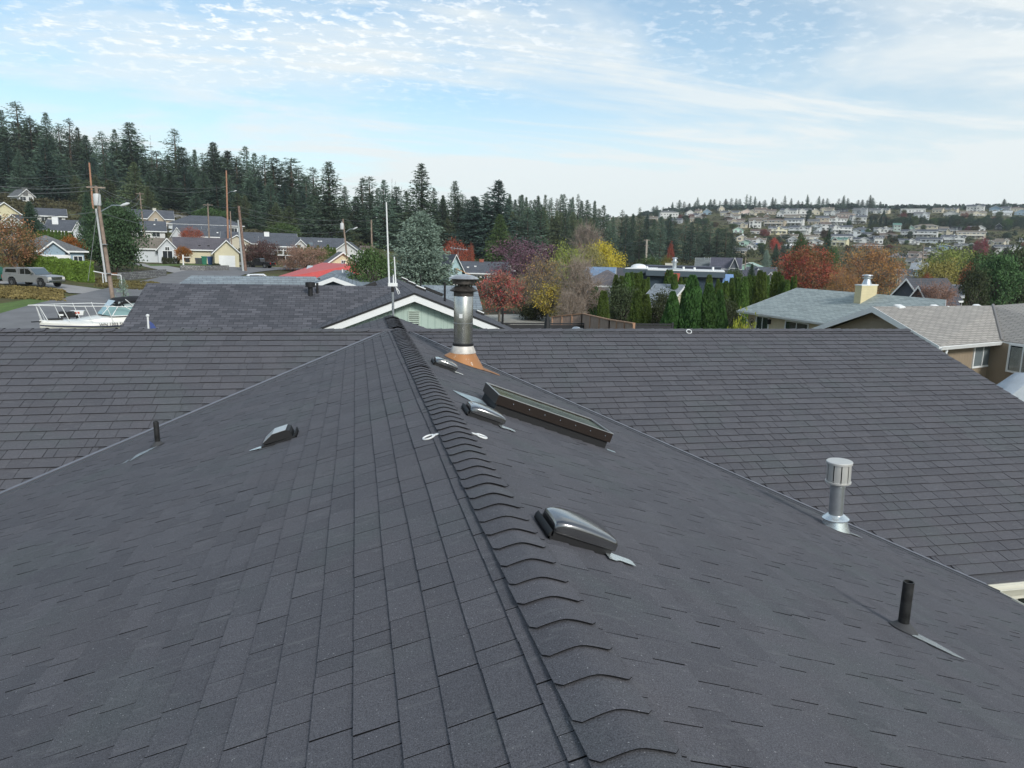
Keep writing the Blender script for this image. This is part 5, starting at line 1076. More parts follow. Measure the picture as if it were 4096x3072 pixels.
def nth(i): return ['first', 'second', 'third', 'fourth', 'fifth', 'sixth', 'seventh', 'eighth', 'ninth', 'tenth', 'eleventh', 'twelfth', 'thirteenth', 'fourteenth', 'fifteenth', 'sixteenth', 'seventeenth', 'eighteenth', 'nineteenth', 'twentieth'][i] if i < 20 else ('%d%s' % (i+1, {1: 'st', 2: 'nd', 3: 'rd'}.get((i+1) % 10, 'th') if (i+1) % 100 not in (11, 12, 13) else 'th'))
def wood(rows, labelf, group, protos, name='fir_tree', cat='tree'):
    rows = sorted(rows, key=lambda r_: r_[0])
    for i, (px, top, dist, wp, pi) in enumerate(rows):
        tree_px(name, labelf % nth(i), cat, protos[pi % len(protos)], px, None, top, wp, dist, group)
K2 = 4096/2212
sky1 = [(-6, 236), (10, 232), (30, 240), (50, 262), (67, 221), (92, 255), (110, 275), (127, 244), (150, 268), (165, 256), (184, 275), (205, 292), (222, 296), (240, 284), (266, 280), (285, 300), (300, 266), (322, 318), (352, 325), (390, 279), (408, 318), (428, 322), (450, 330), (475, 306), (500, 325), (520, 338), (541, 315), (560, 330), (578, 333), (603, 340), (635, 340)]
wood([(x*K2, y*K2, R0.uniform(310, 350), R0.choice([150, 190, 230, 280, 320])*R0.uniform(.9, 1.1), R0.randrange(6)) for x, y in sky1], 'tall dark fir on the left hilltop skyline, %s from the left', 'firs along the left hilltop skyline', FIRS)
sky2 = [(665, 384), (683, 405), (745, 402), (785, 383), (803, 380), (818, 405), (858, 402), (880, 412), (940, 405), (960, 420), (985, 390), (1000, 418), (1012, 430), (1028, 425), (1045, 415), (1092, 428)]
wood([(x*K2, y*K2, R0.uniform(300, 340), R0.choice([120, 160, 210])*R0.uniform(.9, 1.1), R0.randrange(6)) for x, y in sky2], 'dark fir on the middle skyline behind the blue spruce, %s from the left', 'firs along the middle skyline', FIRS)
for px, top, wp, d_, lab in ((715*K2, 349*K2, 270, 240, 'broad full fir standing alone above the yellow gabled roof'), (912*K2, 352*K2, 260, 262, 'tall open fir with layered boughs above the blue spruce'), (1070*K2, 387*K2, 330, 262, 'broad dark fir right of the open layered fir'), (830*K2, 388*K2, 170, 264, 'narrow dark spruce beside the antenna tip'), (1025*K2, 422*K2, 250, 264, 'dense dark fir left of the broad dark fir'), (475*K2, 395*K2, 240, 264, 'wide fir rising behind the long blue-grey hip-roofed house')):
    tree_px('fir_tree', lab, 'tree', R0.choice(FIRD[:3] + FIRS[:1]), px, None, top, wp, d_)
sky3 = [(x, 421+R0.uniform(-4, 12)+max(0, (x-1255))*.55) for x in range(1100, 1300, 9)]
wood([(x*K2, y*K2, R0.uniform(330, 400), R0.uniform(85, 130), R0.randrange(5)) for x, y in sky3], 'fir in the dense middle wood before the far hills, skyline tree %s from the left', 'firs on the skyline of the middle wood', FIRS)
mid3 = [(1105+i*10.5+R0.uniform(-3, 3), 452+R0.uniform(-8, 22)+max(0, (i-10))*3) for i in range(17)]
wood([(x*K2, y*K2, R0.uniform(290, 325), R0.uniform(100, 145), R0.randrange(5)) for x, y in mid3], 'lower fir in the dense middle wood, %s from the left in its front row', 'firs in the front row of the middle wood', FIRO+FIRS[:2]+FIRD[:1])
low1 = []
for i in range(52): x = -30+i*43+R0.uniform(-16, 16); base_top = np.interp(x, [0, 250, 500, 800, 1100, 1300, 1700, 2000], [560, 600, 650, 700, 740, 790, 810, 840]); low1.append((x, base_top+R0.uniform(-30, 35), R0.uniform(290, 312), R0.uniform(150, 260), R0.randrange(6)))
wood(low1, 'fir in the second rank of the hillside wood, %s from the left edge', 'firs in the second rank of the hillside wood', FIRD[:3]+FIRS[:3])
fill = []
for i in range(40): x = -20+i*33+R0.uniform(-12, 12); fill.append((x, np.interp(x, [q[0]*K2 for q in sky1], [q[1]*K2 for q in sky1])+R0.uniform(28, 80), R0.uniform(352, 380), R0.uniform(150, 240), R0.randrange(6)))
wood(fill, 'fir filling the hilltop just under the left skyline, %s from the left', 'firs just under the left skyline', FIRS)
low2 = []
for i in range(40): x = 150+i*42+R0.uniform(-14, 14); base_top = np.interp(x, [0, 350, 500, 800, 1100, 1300, 1700, 2000], [660, 690, 720, 770, 790, 850, 860, 880]); low2.append((x, base_top+R0.uniform(-15, 30), R0.uniform(268, 290), R0.uniform(110, 155), R0.randrange(6)))
low2 = [q for q in low2 if not (640 < q[0] < 790 or 1440 < q[0] < 1500)]
wood(low2, 'fir at the lower edge of the hillside wood, %s from the left', 'firs at the lower edge of the hillside wood', FIRS[:3]+FIRO+FIRD[:2])
# right part of the middle: mass around the two dark clusters
mr = [(1310, 462), (1322, 466), (1337, 452), (1350, 462), (1362, 460), (1380, 447), (1392, 468), (1408, 472), (1424, 466), (1440, 462), (1455, 470), (1476, 470), (1490, 478), (1502, 472), (1516, 486), (1530, 478), (1546, 492), (1566, 490), (1578, 505)]
wood([(x*K2, y*K2, R0.uniform(330, 365), R0.uniform(80, 115), R0.choice([0, 1, 3, 4, 3, 5, 2])) for x, y in mr], 'dark fir in the clump before the far town, %s from the left', 'firs in the clump before the far town', FIRS[:4]+FIRD[:2]+FIRS[4:])
# far skyline on the right
fr = []
for i in range(76): x = 2600+i*20.2+R0.uniform(-6, 6); t_ = np.interp(x, [2600, 2680, 2800, 2950, 3200, 3420, 3600, 3800, 4096], [828, 808, 796, 786, 792, 798, 828, 832, 836]); fr.append((x, t_+R0.choice([0, 0, 5, -6, -14, 10, 14])+R0.uniform(-5, 5), R0.uniform(960, 1060), R0.uniform(34, 60), R0.randrange(5)))
fr += [(3979, 796, 900, 50, 2), (3453, 780, 900, 44, 0), (3350, 780, 930, 30, 3), (3210, 786, 930, 26, 5)]
wood(fr, 'distant fir on the far hill skyline above the town, %s from the left', 'firs on the far hill skyline', FIRS)
wood([(x*K2, y*K2, R0.uniform(315, 335), R0.uniform(16, 24), 0) for x, y in ((340, 292), (838, 398), (848, 385), (855, 390), (868, 402), (770, 402))], 'thin bare grey snag above the wood, %s from the left', 'bare snags above the wood', [SNAG], 'dead_tree')
# ---- single trees
def L_(*a): return broad_proto(*a)
OAK = broad_proto(21, 11, 6.2, fol('holly_oak_leaves', (.055, .095, .045), .1, .4, .9), .30, 17000, .16, clusters=90, lumpy=.25, crown=(.56, .46))
ORNG = broad_proto(22, 7.5, 3.7, fol('rusty_leaves', (.33, .15, .085), .1, .35, .6, col2=(.10, .11, .045)), .15, 11000, .2, clusters=60, crown=(.58, .42))
ORNS = broad_proto(23, 3.4, 1.9, fol('orange_brown_leaves', (.26, .10, .03), .1, .3, 2.), .13, 4500, .35, clusters=40, crown=(.68, .34), lumpy=.2)
MAPLE = broad_proto(24, 3.8, 2.0, fol('red_maple_leaves', (.40, .06, .065), .1, .3, 1.6, col2=(.30, .17, .10)), .09, 6000, .3, bare=.9, clusters=55, crown=(.68, .33), tr=.06)
YELL = broad_proto(25, 3.6, 1.9, fol('yellow_leaves', (.46, .34, .06), .1, .3, 1.6, col2=(.38, .32, .09)), .12, 5000, .28, bare=.8, clusters=50, crown=(.64, .38))
GOLD = broad_proto(26, 7.5, 3.2, fol('golden_brown_leaves', (.44, .31, .10), .2, .4, 1., col2=(.30, .22, .12)), .12, 4800, .12, bare=.9, clusters=90, crown=(.55, .46), twig=1.2)
BARE = broad_proto(27, 7.5, 3.0, fol('sparse_tan_leaves', (.25, .18, .12), .2, .3, 1.), .10, 2200, .15, bare=1.4, clusters=110, crown=(.55, .46), twig=1.1, trunk=mat('pale_twig_bark', (.27, .22, .18), .9, var=.2))
PURP = broad_proto(28, 8.2, 4.2, fol('purple_twigs', (.17, .095, .125), .15, .35, .8), .16, 13000, .15, bare=.6, clusters=80, crown=(.56, .46), trunk=mat('purple_bark', (.13, .09, .09), .9))
WILG = broad_proto(29, 8, 4.4, fol('lime_willow_leaves', (.27, .31, .08), .1, .25, .7, col2=(.19, .24, .07)), .2, 9500, .15, hang=1.3, clusters=70, crown=(.6, .42))
WILY = broad_proto(30, 9, 5., fol('yellow_willow_leaves', (.48, .40, .05), .1, .25, .6), .24, 9500, .15, hang=.9, clusters=75, crown=(.58, .44))
TANB = broad_proto(41, 5, 3.7, fol('pinkish_tan_twigs', (.30, .18, .13), .1, .25, 1.), .12, 8000, .08, bare=.8, clusters=70, crown=(.52, .48), trunk=mat('pink_twig_bark', (.28, .19, .15), .9), lumpy=.15)
REDB = broad_proto(42, 12, 6.4, fol('crimson_maple_leaves', (.38, .075, .06), .1, .35, .28, col2=(.22, .14, .06)), .22, 17000, .12, bare=.4, clusters=95, crown=(.55, .45), lumpy=.25)
ORGB = broad_proto(43, 12, 6.4, fol('amber_leaves', (.46, .25, .08), .1, .4, .4, col2=(.34, .17, .09)), .20, 12000, .12, bare=1.0, clusters=100, crown=(.55, .45))
GRND = broad_proto(44, 9, 4.5, fol('mid_green_leaves', (.07, .11, .04), .45, .35, .8), .27, 8000, .12, clusters=60, crown=(.53, .47))
DKSH = broad_proto(45, 4, 2.6, fol('dark_shrub_leaves', (.058, .070, .035), .5, .35, 1.5), .16, 7000, .05, clusters=50, crown=(.5, .5), lumpy=.2)
LEAFY = broad_proto(46, 12, 6.0, fol('fresh_green_leaves', (.10, .19, .07), .1, .4, .6, col2=(.06, .11, .05)), .34, 12000, .12, clusters=85, crown=(.53, .47), lumpy=.45)
RUST = broad_proto(47, 5, 3., fol('rust_red_leaves', (.30, .07, .045), .3, .35, 1.), .15, 6000, .15, clusters=45, bare=.3, crown=(.58, .42))
YG = broad_proto(48, 2, 1.6, fol('yellow_green_shrub', (.24, .27, .04), .2, .3, 2.), .11, 4500, .04, clusters=30, crown=(.5, .48), lumpy=.15)
THU = [column_proto(s_, 5., .78, M_thuja, pw=p_) for s_, p_ in ((51, .36), (52, .45), (53, .30))]
THB = column_proto(54, 7., 1.9, fol('broad_thuja_foliage', (.060, .125, .035), .2, .45, 1.2), 15000, .62, .24)
S = lambda lab, proto, px, base, top, w, dist=None, name='tree', cat='tree', group=None: tree_px(name, lab, cat, proto, px, base, top, w, dist, group)
S('rust and green leaved tree cut by the left edge above the silver pickup', ORNG, 45, None, 872, 220, 84)
S('small dark spruce before the white-gabled roof near the left edge', SPR2, 133, None, 806, 150, 128, 'spruce_tree')
S('small round orange-brown tree in front of the pale blue house', ORNS, 305, 1058, 952, 92, None)
S('large rounded dark green tree right of the big leaning pole', OAK, 468, 1092, 826, 235, None)
S('dark conical conifer behind the leaning pole', SPR2, 362, None, 768, 130, 125, 'conifer_tree')
S('young blue spruce between the road and the boat', SPR3, 480, None, 1120, 120, 50, 'spruce_tree')
S('large silvery blue spruce in the centre, right of the antenna whip', SPRUCE, 1690, None, 850, 300, 118, 'spruce_tree')
S('bushy olive-green tree left of the antenna whip', GRND, 1482, None, 985, 150, 78)
S('grey-brown open conifer on the left hillside', FIRO[0], 560, None, 648, 175, 262, 'conifer_tree')
S('olive conifer below the long deck house at left', FIRO[1], 605, None, 745, 130, 240, 'conifer_tree')
S('dark fir cluster tree behind the leaning pole transformer', FIRD[0], 210, None, 560, 230, 275, 'fir_tree')
S('bushy green tree on the slope above the long roofs', GRND, 1135, None, 890, 110, 205)
S('yellow-green shrub mound beside the hillside driveway', GRND, 850, None, 830, 110, 255)
S('dark reddish shrub tree behind the black pickup', broad_proto(49, 4.5, 3.4, fol('maroon_twigs', (.10, .055, .05), .1, .3, 1.), .15, 8500, .08, bare=.4, clusters=60, crown=(.5, .5), lumpy=.2), 1046, 1054, 968, 145, None)
S('round pinkish bare shrub tree left of the yellow gable roof', TANB, 1222, 1085, 988, 185, None)
S('low red-leaved tree before the grey roofs at left', RUST, 765, None, 917, 90, 175)
S('small clipped brown tree on the lawn before the yellow house', ORNS, 737, 1060, 990, 58, None)
S('yellow-green bush beside the black pickup', YG, 1002, 1048, 1016, 46, None, 'shrub', 'shrub')
S('red maple with open crown standing behind the black fence', MAPLE, 1998, 1292, 1100, 185, None)
S('small yellow-leaved tree in the gravel yard', YELL, 2215, 1292, 1150, 140, None)
S('tall golden-brown sparse tree behind the yellow tree', GOLD, 2180, None, 1035, 170, 72)
S('golden-brown leafy tree beside the red maple', GOLD, 2085, None, 1105, 110, 78)
S('bare tan tree with fine twigs left of the tall hedge', BARE, 2330, None, 1040, 170, 66)
S('twisted bare shrub tree in front of the tan twiggy tree', BARE, 2290, None, 1170, 110, 60)
S('large purple-brown twiggy tree in the centre right', PURP, 2110, None, 975, 260, 105)
S('dark low evergreen shrub under the yellow tree', DKSH, 2135, 1282, 1220, 110, None, 'shrub', 'shrub')
S('red tree between the blue spruce and the blue-gabled house', RUST, 1815, None, 972, 95, 185)
S('small dark-red round tree beside the brick chimney', RUST, 1883, None, 990, 30, 190)
S('green-gold conifer with a pointed top in the middle ground', recolour(SPR2, fol('gold_green_needles', (.07, .11, .035), .1, .35, 1.)), 1998, None, 858, 150, 235, 'conifer_tree')
S('pale green conifer beside the beige hill house', SPR2, 2055, None, 935, 70, 230, 'conifer_tree')
S('lime-green willow left of the yellow tree crown', WILG, 2268, None, 978, 130, 100)
S('bright yellow round tree in the middle distance', WILY, 2420, None, 973, 135, 150)
S('pale olive tree overlapping the bright yellow tree', recolour(WILY, fol('pale_olive_leaves', (.26, .24, .10), .1, .3, .8)), 2368, None, 985, 100, 146)
S('tall bare brown tree above the yellow tree', recolour(BARE, fol('brown_bare_twigs', (.14, .10, .09), .1)), 2350, None, 905, 120, 230)
S('orange shrub at the foot of the far wood', ORNS, 2330, None, 985, 60, 240)
S('large crimson maple before the far town', REDB, 3232, None, 1000, 240, 112)
S('large amber-leaved tree right of the crimson maple', ORGB, 3480, None, 992, 260, 118)
S('amber twiggy bush left of the chimney box', ORGB, 3385, None, 1090, 130, 90)
S('tall dark fir between the crimson and amber trees', FIRD[0], 3298, None, 912, 90, 190, 'fir_tree')
S('dark rounded evergreen right of the tall dark fir', GRND, 3325, None, 990, 70, 180)
S('dark green rounded tree left of the tall dark fir', GRND, 3200, None, 945, 72, 230)
S('silver-blue spruce near the mint-coloured building', SPRUCE, 3062, None, 1000, 45, 290, 'spruce_tree')
S('dark spruce beside the silver-blue spruce', SPR2, 3100, None, 975, 55, 300, 'spruce_tree')
S('drooping green willow on the right', WILG, 3800, None, 986, 190, 200)
S('golden weeping willow in front of the green willow', recolour(WILG, fol('golden_willow_leaves', (.27, .235, .07), .1, .25, .7)), 3765, None, 1040, 190, 150)
S('dark evergreen behind the fresh green tree at right', GRND, 3930, None, 1005, 150, 130)
S('fresh green tree near the right edge', LEAFY, 3995, None, 1015, 185, 98)
S('dark bare-limbed tree cut by the right edge', DKSH, 4085, None, 1010, 170, 105)
S('dark mass of bushes left of the fresh green tree', DKSH, 3905, None, 1085, 120, 92)
S('dusky red round bush above the beige roof', TANB, 3762, None, 1138, 175, 75)
S('orange-red small tree behind the dark gabled roof', RUST, 3722, None, 1108, 60, 110)
S('orange tree patch at the edge of the golden willow', RUST, 3880, None, 1075, 70, 120)
S('rose-red tree on the far hillside at right', recolour(RUST, fol('rose_leaves', (.24, .06, .075), .1)), 3915, None, 960, 62, 380)
S('low vermilion tree beside the far street', recolour(RUST, fol('vermilion_leaves', (.45, .08, .05), .1)), 3095, None, 958, 40, 400)
S('brown conifer at the right end of the amber tree', GRND, 2600, None, 1025, 90, 150)
S('olive-gold shrub beside the pale green gable', recolour(GRND, fol('olive_gold_leaves', (.17, .16, .05), .1)), 2668, None, 1025, 55, 155)
S('small red tree on a bare trunk in the middle distance', RUST, 2683, None, 985, 28, 240)
S('dark green conical tree behind the hedge row', SPR2, 3010, None, 1055, 70, 120, 'conifer_tree')
S('grey-green rounded tree left of the white-gabled houses', GRND, 2940, None, 1075, 80, 125)
S('bright yellow-green low shrub just over the roof ridge at right', YG, 2990, None, 1303, 120, 33, 'shrub', 'shrub')
S('dark rounded shrub between the hedge trees', DKSH, 2500, None, 1160, 130, 62, 'shrub', 'shrub'); S('dusky open shrub in front of the grey roof', DKSH, 2660, None, 1185, 120, 60, 'shrub', 'shrub'); S('dim shrub at the foot of the big hedge trees', DKSH, 2925, None, 1215, 90, 60, 'shrub', 'shrub')
S('dark hedge tree at the left end of the evergreen row', THB, 2375, 1300, 1150, 70, None, 'arborvitae', 'tree')
# tall hedge trees, arborvitae
arb = [(2420, 1172, 34), (2468, 1108, 26), (2490, 1112, 24), (2512, 1100, 26), (2531, 1097, 24), (2550, 1100, 27), (2568, 1095, 20), (2584, 1125, 20), (2597, 1118, 18), (2560, 1172, 38), (2592, 1185, 36), (2680, 1088, 34), (2705, 1105, 24), (2728, 1118, 24), (2748, 1120, 20), (2842, 1108, 26), (2878, 1125, 20), (2895, 1140, 18), (2912, 1132, 24), (2933, 1120, 26), (2958, 1118, 24), (2985, 1115, 28), (3003, 1108, 24), (3022, 1112, 24), (3046, 1090, 28), (3062, 1098, 24), (3075, 1110, 20), (3112, 1096, 42), (3135, 1112, 22), (3155, 1128, 24), (3176, 1116, 14), (3189, 1112, 14)]
for i, (x, t_, w_) in enumerate(sorted(arb)):
    dd = 58 if t_ > 1165 else R0.uniform(70, 76)
    tree_px('arborvitae', 'narrow green arborvitae in the tall hedge row, %s from the left' % nth(i), 'tree', THU[i % 3], x, None, t_-6, w_*1.65, dd, 'narrow arborvitae of the tall hedge')
for x, t_, w_, lab in ((2700, 1170, 90, 'darker broad arborvitae at the left of the big trio'), (2775, 1107, 130, 'tallest broad arborvitae of the big trio'), (2845, 1140, 110, 'broad arborvitae right of the tallest one'), (2890, 1165, 88, 'bright-edged conical arborvitae at the right of the big trio')):
    tree_px('arborvitae', lab, 'tree', THB, x, None, t_, w_, 54)
for i, x in enumerate(range(158, 290, 14)): tree_px('arborvitae', 'clipped arborvitae in the row above the pale blue house, %s from the left' % nth(i), 'tree', THU[i % 3], x, None, 918+abs(x-200)*.14+R0.uniform(-3, 3), 20, 126, 'arborvitae above the pale blue house')
for i, x in enumerate(range(1195, 1345, 13)): tree_px('arborvitae', 'dark arborvitae in the row behind the pinkish shrub tree, %s from the left' % nth(i), 'tree', THU[i % 3], x, None, 985+(6 if i % 3 else -6)+R0.uniform(-4, 4), 20, 160, 'arborvitae behind the pinkish shrub tree')
for i, (x, t_) in enumerate(((655, 1030), (668, 1033), (681, 1034), (697, 1030), (712, 1032), (880, 1036), (860, 1054), (873, 1055))): tree_px('shrub', 'low rounded shrub against the grey and yellow houses, %s from the left' % nth(i), 'shrub', YG if i == 5 else DKSH, x, 1056 if i < 6 else 1068, t_, 17, None, 'low shrubs before the grey and yellow houses')
# ================================================================== MIDDLE-DISTANCE HOUSES
gh = gen_house
gh('house', 'pale blue house with a grey hip roof, white gable and garage windows behind the hedge', 205, 1062, 260, 'hip', 8, 2.75, 1.9, 9, (.28, .38, .46), (.17, .175, .18), wins=[(.90, .8, 1.0, 1.2)], garage=(.52, 3.6, 2.2), wing=(.50, .36, 1.15), fine=True, dist=98)
gh('house', 'white-trimmed house with a dark roof and tall white chimney box on the left slope', 262, None, 150, 'side', -12, 2.6, 2.2, 9, 'pale', 'slate', chim=(.20, .3, 1.1, .6, M_white), auto=1, wing=(.92, .30, 1.8), dist=152)
gh('house', 'yellow-gabled house with a dark roof cut by the left edge', 30, None, 130, 'front', 14, 2.6, 2.4, 10, 'yellow', 'grey', auto=1, dist=165)
gh('house', 'house with white-trimmed grey gable behind the rusty tree', 62, None, 120, 'front', -20, 2.4, 2.2, 10, 'white', 'slate', auto=1, dist=140)
gh('house', 'grey roofed house behind the small dark spruce', 215, None, 110, 'side', 0, 2.4, 1.8, 9, 'white', 'slate', auto=1, dist=178)
gh('house', 'small white cottage with a stone chimney high on the left slope', 108, 815, 62, 'front', 25, 2.6, 1.9, 6, 'white', 'grey', auto=1, chim=(.45, .02, 1.3, .4, M_stone))
gh('house', 'dark timber house with decks high among the left firs', 392, 742, 70, 'side', 15, 5, 2.2, 9, 'brown', 'slate', auto=1, deck=2, dist=318)
gh('house', 'long dark house with a flat white roof and deck on the left slope', 688, 838, 84, 'flat', 12, 2.9, .4, 8, 'brown', 'white', deck=2, wins=[(.12, .9, 1, 1), (.26, .9, 1, 1), (.42, .9, .8, 1)], sink=4)
gh('house', 'low annex of white-framed windows joined to the long dark house', 748, 840, 52, 'flat', 12, 2.9, .4, 8, 'grey', 'white', wins=[(.1, .8, .8, 1.5), (.28, .8, .8, 1.5), (.46, .8, .8, 1.5), (.64, .8, .8, 1.5), (.82, .8, .8, 1.5)], sink=4)
gh('house', 'tan house with an arched gable window and a deck on the left slope', 605, 918, 175, 'side', 0, 3.2, 2.5, 10, 'tan', 'slate', wing=(.62, .34, 2.3), wins=[(.12, .9, 1.6, 1.3), (.52, .9, 1.1, 1.3), (.62, 1.1, .7, 2.0), (.72, .9, 1.1, 1.3), (.93, .9, 1.4, 1.2)], deck=2, chim=(.60, .5, .9, .6, M_cream), fine=False)
gh('house', 'long blue-grey house with a dark hip roof and rows of white windows', 830, 918, 290, 'hip', 0, 3., 2.6, 11, 'pale', 'slate', wins=[(.35, .9, 1.4, 1.3), (.44, .9, 1.4, 1.3), (.58, .7, 1.8, 1.6), (.72, .7, 1.6, 1.6), (.80, .2, 1.5, 2.1), (.88, .7, 1.5, 1.6)], dist=212)
gh('house', 'low house with a pale slate roof and skylight left of the grey gable', 598, None, 130, 'side', 0, 2.5, 2.4, 9, 'white', 'slate', roofbits=((.3, .2, 'sky'), (.7, .3, 'w')), auto=1, dist=185)
gh('house', 'broad roofed house with a white gable end and the red tree before it', 810, None, 210, 'side', 0, 2.5, 2.7, 10, 'pale', 'slate', roofbits=((.62, .2, 'pipe'), (.50, .3, 'pipe'), (.8, .15, 'w')), wing=(.05, .2, 1.8), auto=1, dist=180)
gh('house', 'house with a cedar-shingled gable and dark roof behind the tall brown pole', 1040, None, 290, 'side', 0, 2.6, 2.5, 10, 'cream', 'slate', wing=(.20, .34, 1.7), chim=(.60, .3, 1.2, .2, M_white), roofbits=((.8, .2, 'sky'), (.88, .25, 'w')), auto=1, dist=176)
mb = MB()
gh('house', 'dark-roofed house with a small white balcony right of the maroon shrub', 1120, 1045, 150, 'side', 0, 2.9, 2.0, 9, 'grey', 'slate', wins=[(.52, .7, 1.2, 1.6), (.66, .7, 1.2, 1.6), (.8, .7, 1.2, 1.6)], deck=1, dist=168)
gh('house', 'long low flat-topped dark roof behind the white-gabled roofs', 1205, None, 230, 'flat', 0, 2.8, .5, 9, 'grey', 'slate', auto=1, dist=205)
gh('house', 'house with a dark roof, small white gables and a skylight above the thuja row', 1265, None, 210, 'side', 0, 2.6, 2.3, 10, 'white', 'slate', wing=(.22, .28, 1.7), roofbits=((.4, .15, 'sky'), (.55, .3, 'w'), (.6, .3, 'w')), auto=1, dist=172)
gh('house', 'white-trimmed gable with an open truss above the yellow gable roof', 1388, None, 95, 'front', -6, 3., 2., 9, 'white', 'slate', auto=1, dist=168)
gh('house', 'low grey-roofed house below the wood with a small white chimney', 1455, 965, 100, 'side', 8, 2.6, 1.6, 9, 'brown', 'grey', auto=1, chim=(.55, .5, .9, .4, M_white))
gh('house', 'small pink-walled cottage left of the olive tree', 1470, None, 44, 'side', 0, 2.5, 1.2, 8, 'pink', 'brown', auto=1, dist=195)
gh('house', 'grey and white house with an arched window beside the yellow house', 628, 1046, 175, 'side', 3, 2.8, 1.9, 8, 'pale', 'tan', wing=(.72, .42, 1.9), wins=[(.72, .6, 1.7, 1.7), (.72, 2.45, .7, .6)], fine=True, dist=143)
gh('house', 'pale yellow house with a long brown roof', 810, 1045, 210, 'side', 2, 2.9, 2.2, 9, (.62, .57, .40), (.13, .12, .135), wins=[(.1, .9, .8, 1.2)], roofbits=((.45, .12, 'b'), (.62, .12, 'b')), fine=True, dist=146)
gh('house', 'pale yellow garage gable with a white roll-up door', 906, 1052, 96, 'front', 2, 2.9, 2.1, 9, (.62, .57, .40), (.13, .12, .135), garage=(.50, 2.9, 2.2), fine=True, dist=138)
gh('house', 'cream gable-ended house with a small gable vent above the red metal roof', 1372, None, 175, 'front', 4, 2.3, 2.4, 11, 'yellow', 'grey', wins=[(.5, 3.0, .5, .5)], dist=112)
gh('house', 'house in the trees with a hipped grey roof above the red tree', 1800, 898, 95, 'hip', 10, 3.4, 2., 10, 'tan', 'tan', auto=1, dist=330)
gh('house', 'tall white dormer gable house half hidden right of the blue spruce', 1828, 965, 46, 'front', 8, 5.2, 2.4, 9, 'cream', 'slate', wins=[(.5, 3.9, .9, 1.6)], deck=1, dist=300)
gh('house', 'grey-roofed low house beneath the dormer gable house', 1815, 968, 62, 'side', 0, 2.4, 1.4, 9, 'pale', 'slate', auto=1, dist=296)
gh('house', 'beige two-storey house with a deck on the wooded hill', 2150, 1003, 66, 'hip', 18, 5.4, 1.6, 9, 'cream', 'tan', auto=1, deck=2, dist=300)
gh('house', 'pale blue gabled house right of the large blue spruce', 1822, None, 56, 'front', 20, 3.6, 2.3, 9, (.40, .56, .58), 'slate', wins=[(.45, .9, 1.2, 1.4)], dist=125)
gh('house', 'house with a tan sunroom porch and brick chimney right of the blue gable', 1925, None, 190, 'side', -6, 2.7, 1.9, 10, 'cream', 'slate', wins=[(.12, .3, 1., 1.8), (.27, .3, 1., 1.8), (.42, .3, 1., 1.8), (.57, .3, 1., 1.8), (.75, .9, 2., 1.)], roofbits=((.2, .2, 'w'), (.35, .25, 'w')), chim=(.45, .5, .8, .5, mat('red_brick', (.35, .12, .08), .9, var=.2)), dist=135)
gh('house', 'wide tan-roofed house behind the brick chimney', 2010, None, 150, 'side', 0, 2.5, 1.5, 10, 'tan', (.28, .23, .18), auto=1, dist=165)
gh('house', 'low house with a glossy blue metal roof behind the golden trees', 2385, None, 130, 'side', -3, 3.1, 1.5, 8, 'cream', (.20, .29, .42), auto=1, dist=112)
gh('house', 'hip-roofed dark house below the blue metal roof', 2420, None, 175, 'hip', -4, 2.6, 1.8, 10, 'cream', (.14, .13, .14), auto=1, dist=95)
gh('house', 'house with a dark roof and square skylight right of the blue metal roof', 2485, None, 90, 'side', 0, 3.0, 1.5, 9, 'grey', 'dark', roofbits=((.2, .2, 'sky'),), auto=1, dist=118)
gh('house', 'cream house with long low roof left of the blue metal roof', 2280, None, 110, 'side', 0, 2.6, 1.2, 9, 'yellow', 'grey', auto=1, dist=115)
gh('house', 'white-walled garden house in front of the hip roof', 2385, None, 95, 'side', 5, 2., .9, 6, 'cream', 'dark', auto=1, dist=74)
# modern navy house
P, d = GDist(2690, 88); mh = thing('house', 'flat-roofed navy modern house with white parapet, red panel and blue metal porch roof', 'house', P, -bearing(P)+math.radians(-3)); sc_ = d/FPX
nav = wallmat((.035, .055, .075), 'lap'); X = lambda px: (px-2690)*sc_; Zp = lambda py: atdep(2690, py, d)[2]-P[2]
mb = MB(); mb.box(X(2520), X(2605), 0, 10, -1, Zp(1086)); mb.box(X(2605), X(2885), -1.2, 9, -1, Zp(1088)); mb.build('wall', nav, mh)
mb = MB(); mb.box(X(2500), X(2610), -.5, 10.4, Zp(1096), Zp(1080)); mb.box(X(2595), X(2893), -1.9, 9.4, Zp(1104), Zp(1083)); mb.build('roof_band', mat('navy_band', (.07, .095, .115), .6), mh)
mb = MB(); mb.box(X(2505), X(2612), .2, 10.2, Zp(1079.5), Zp(1076)); mb.box(X(2600), X(2890), -1.5, 9.2, Zp(1082.5), Zp(1078)); mb.build('parapet', M_white, mh)
mb = MB(); mb.box(X(2520), X(2880), 10.2, 18, Zp(1080), Zp(1070)); mb.box(X(2518), X(2882), 10.1, 18, Zp(1070), Zp(1066)); mb.build('upper_roof', [mat('navy_upper', (.08, .09, .12), .7)], mh)
win_obj(mh, (X(2572)+X(2592))/2, .3, X(2592)-X(2572), 2.2, -.02, True); win_obj(mh, X(2640), 1.0, .5, 1.3, -1.25, True)
mb = MB(); mb.box(X(2668), X(2725), -1.95, -1.85, Zp(1135), Zp(1091)); mb.build('red_panel', mat('red_siding', (.42, .10, .07), .7, kind='lap', p=(.2, .1)), mh)
mb = MB(); mb.prism([(X(2884), -2.6, Zp(1126)), (X(2926), -2.6, Zp(1126)), (X(2924), .5, Zp(1094)), (X(2890), .5, Zp(1094))], (0, 0, .1)); mb.build('metal_roof', mat('blue_metal', (.20, .35, .62), .35, .3, kind='seam', p=(.35, .08)), mh)
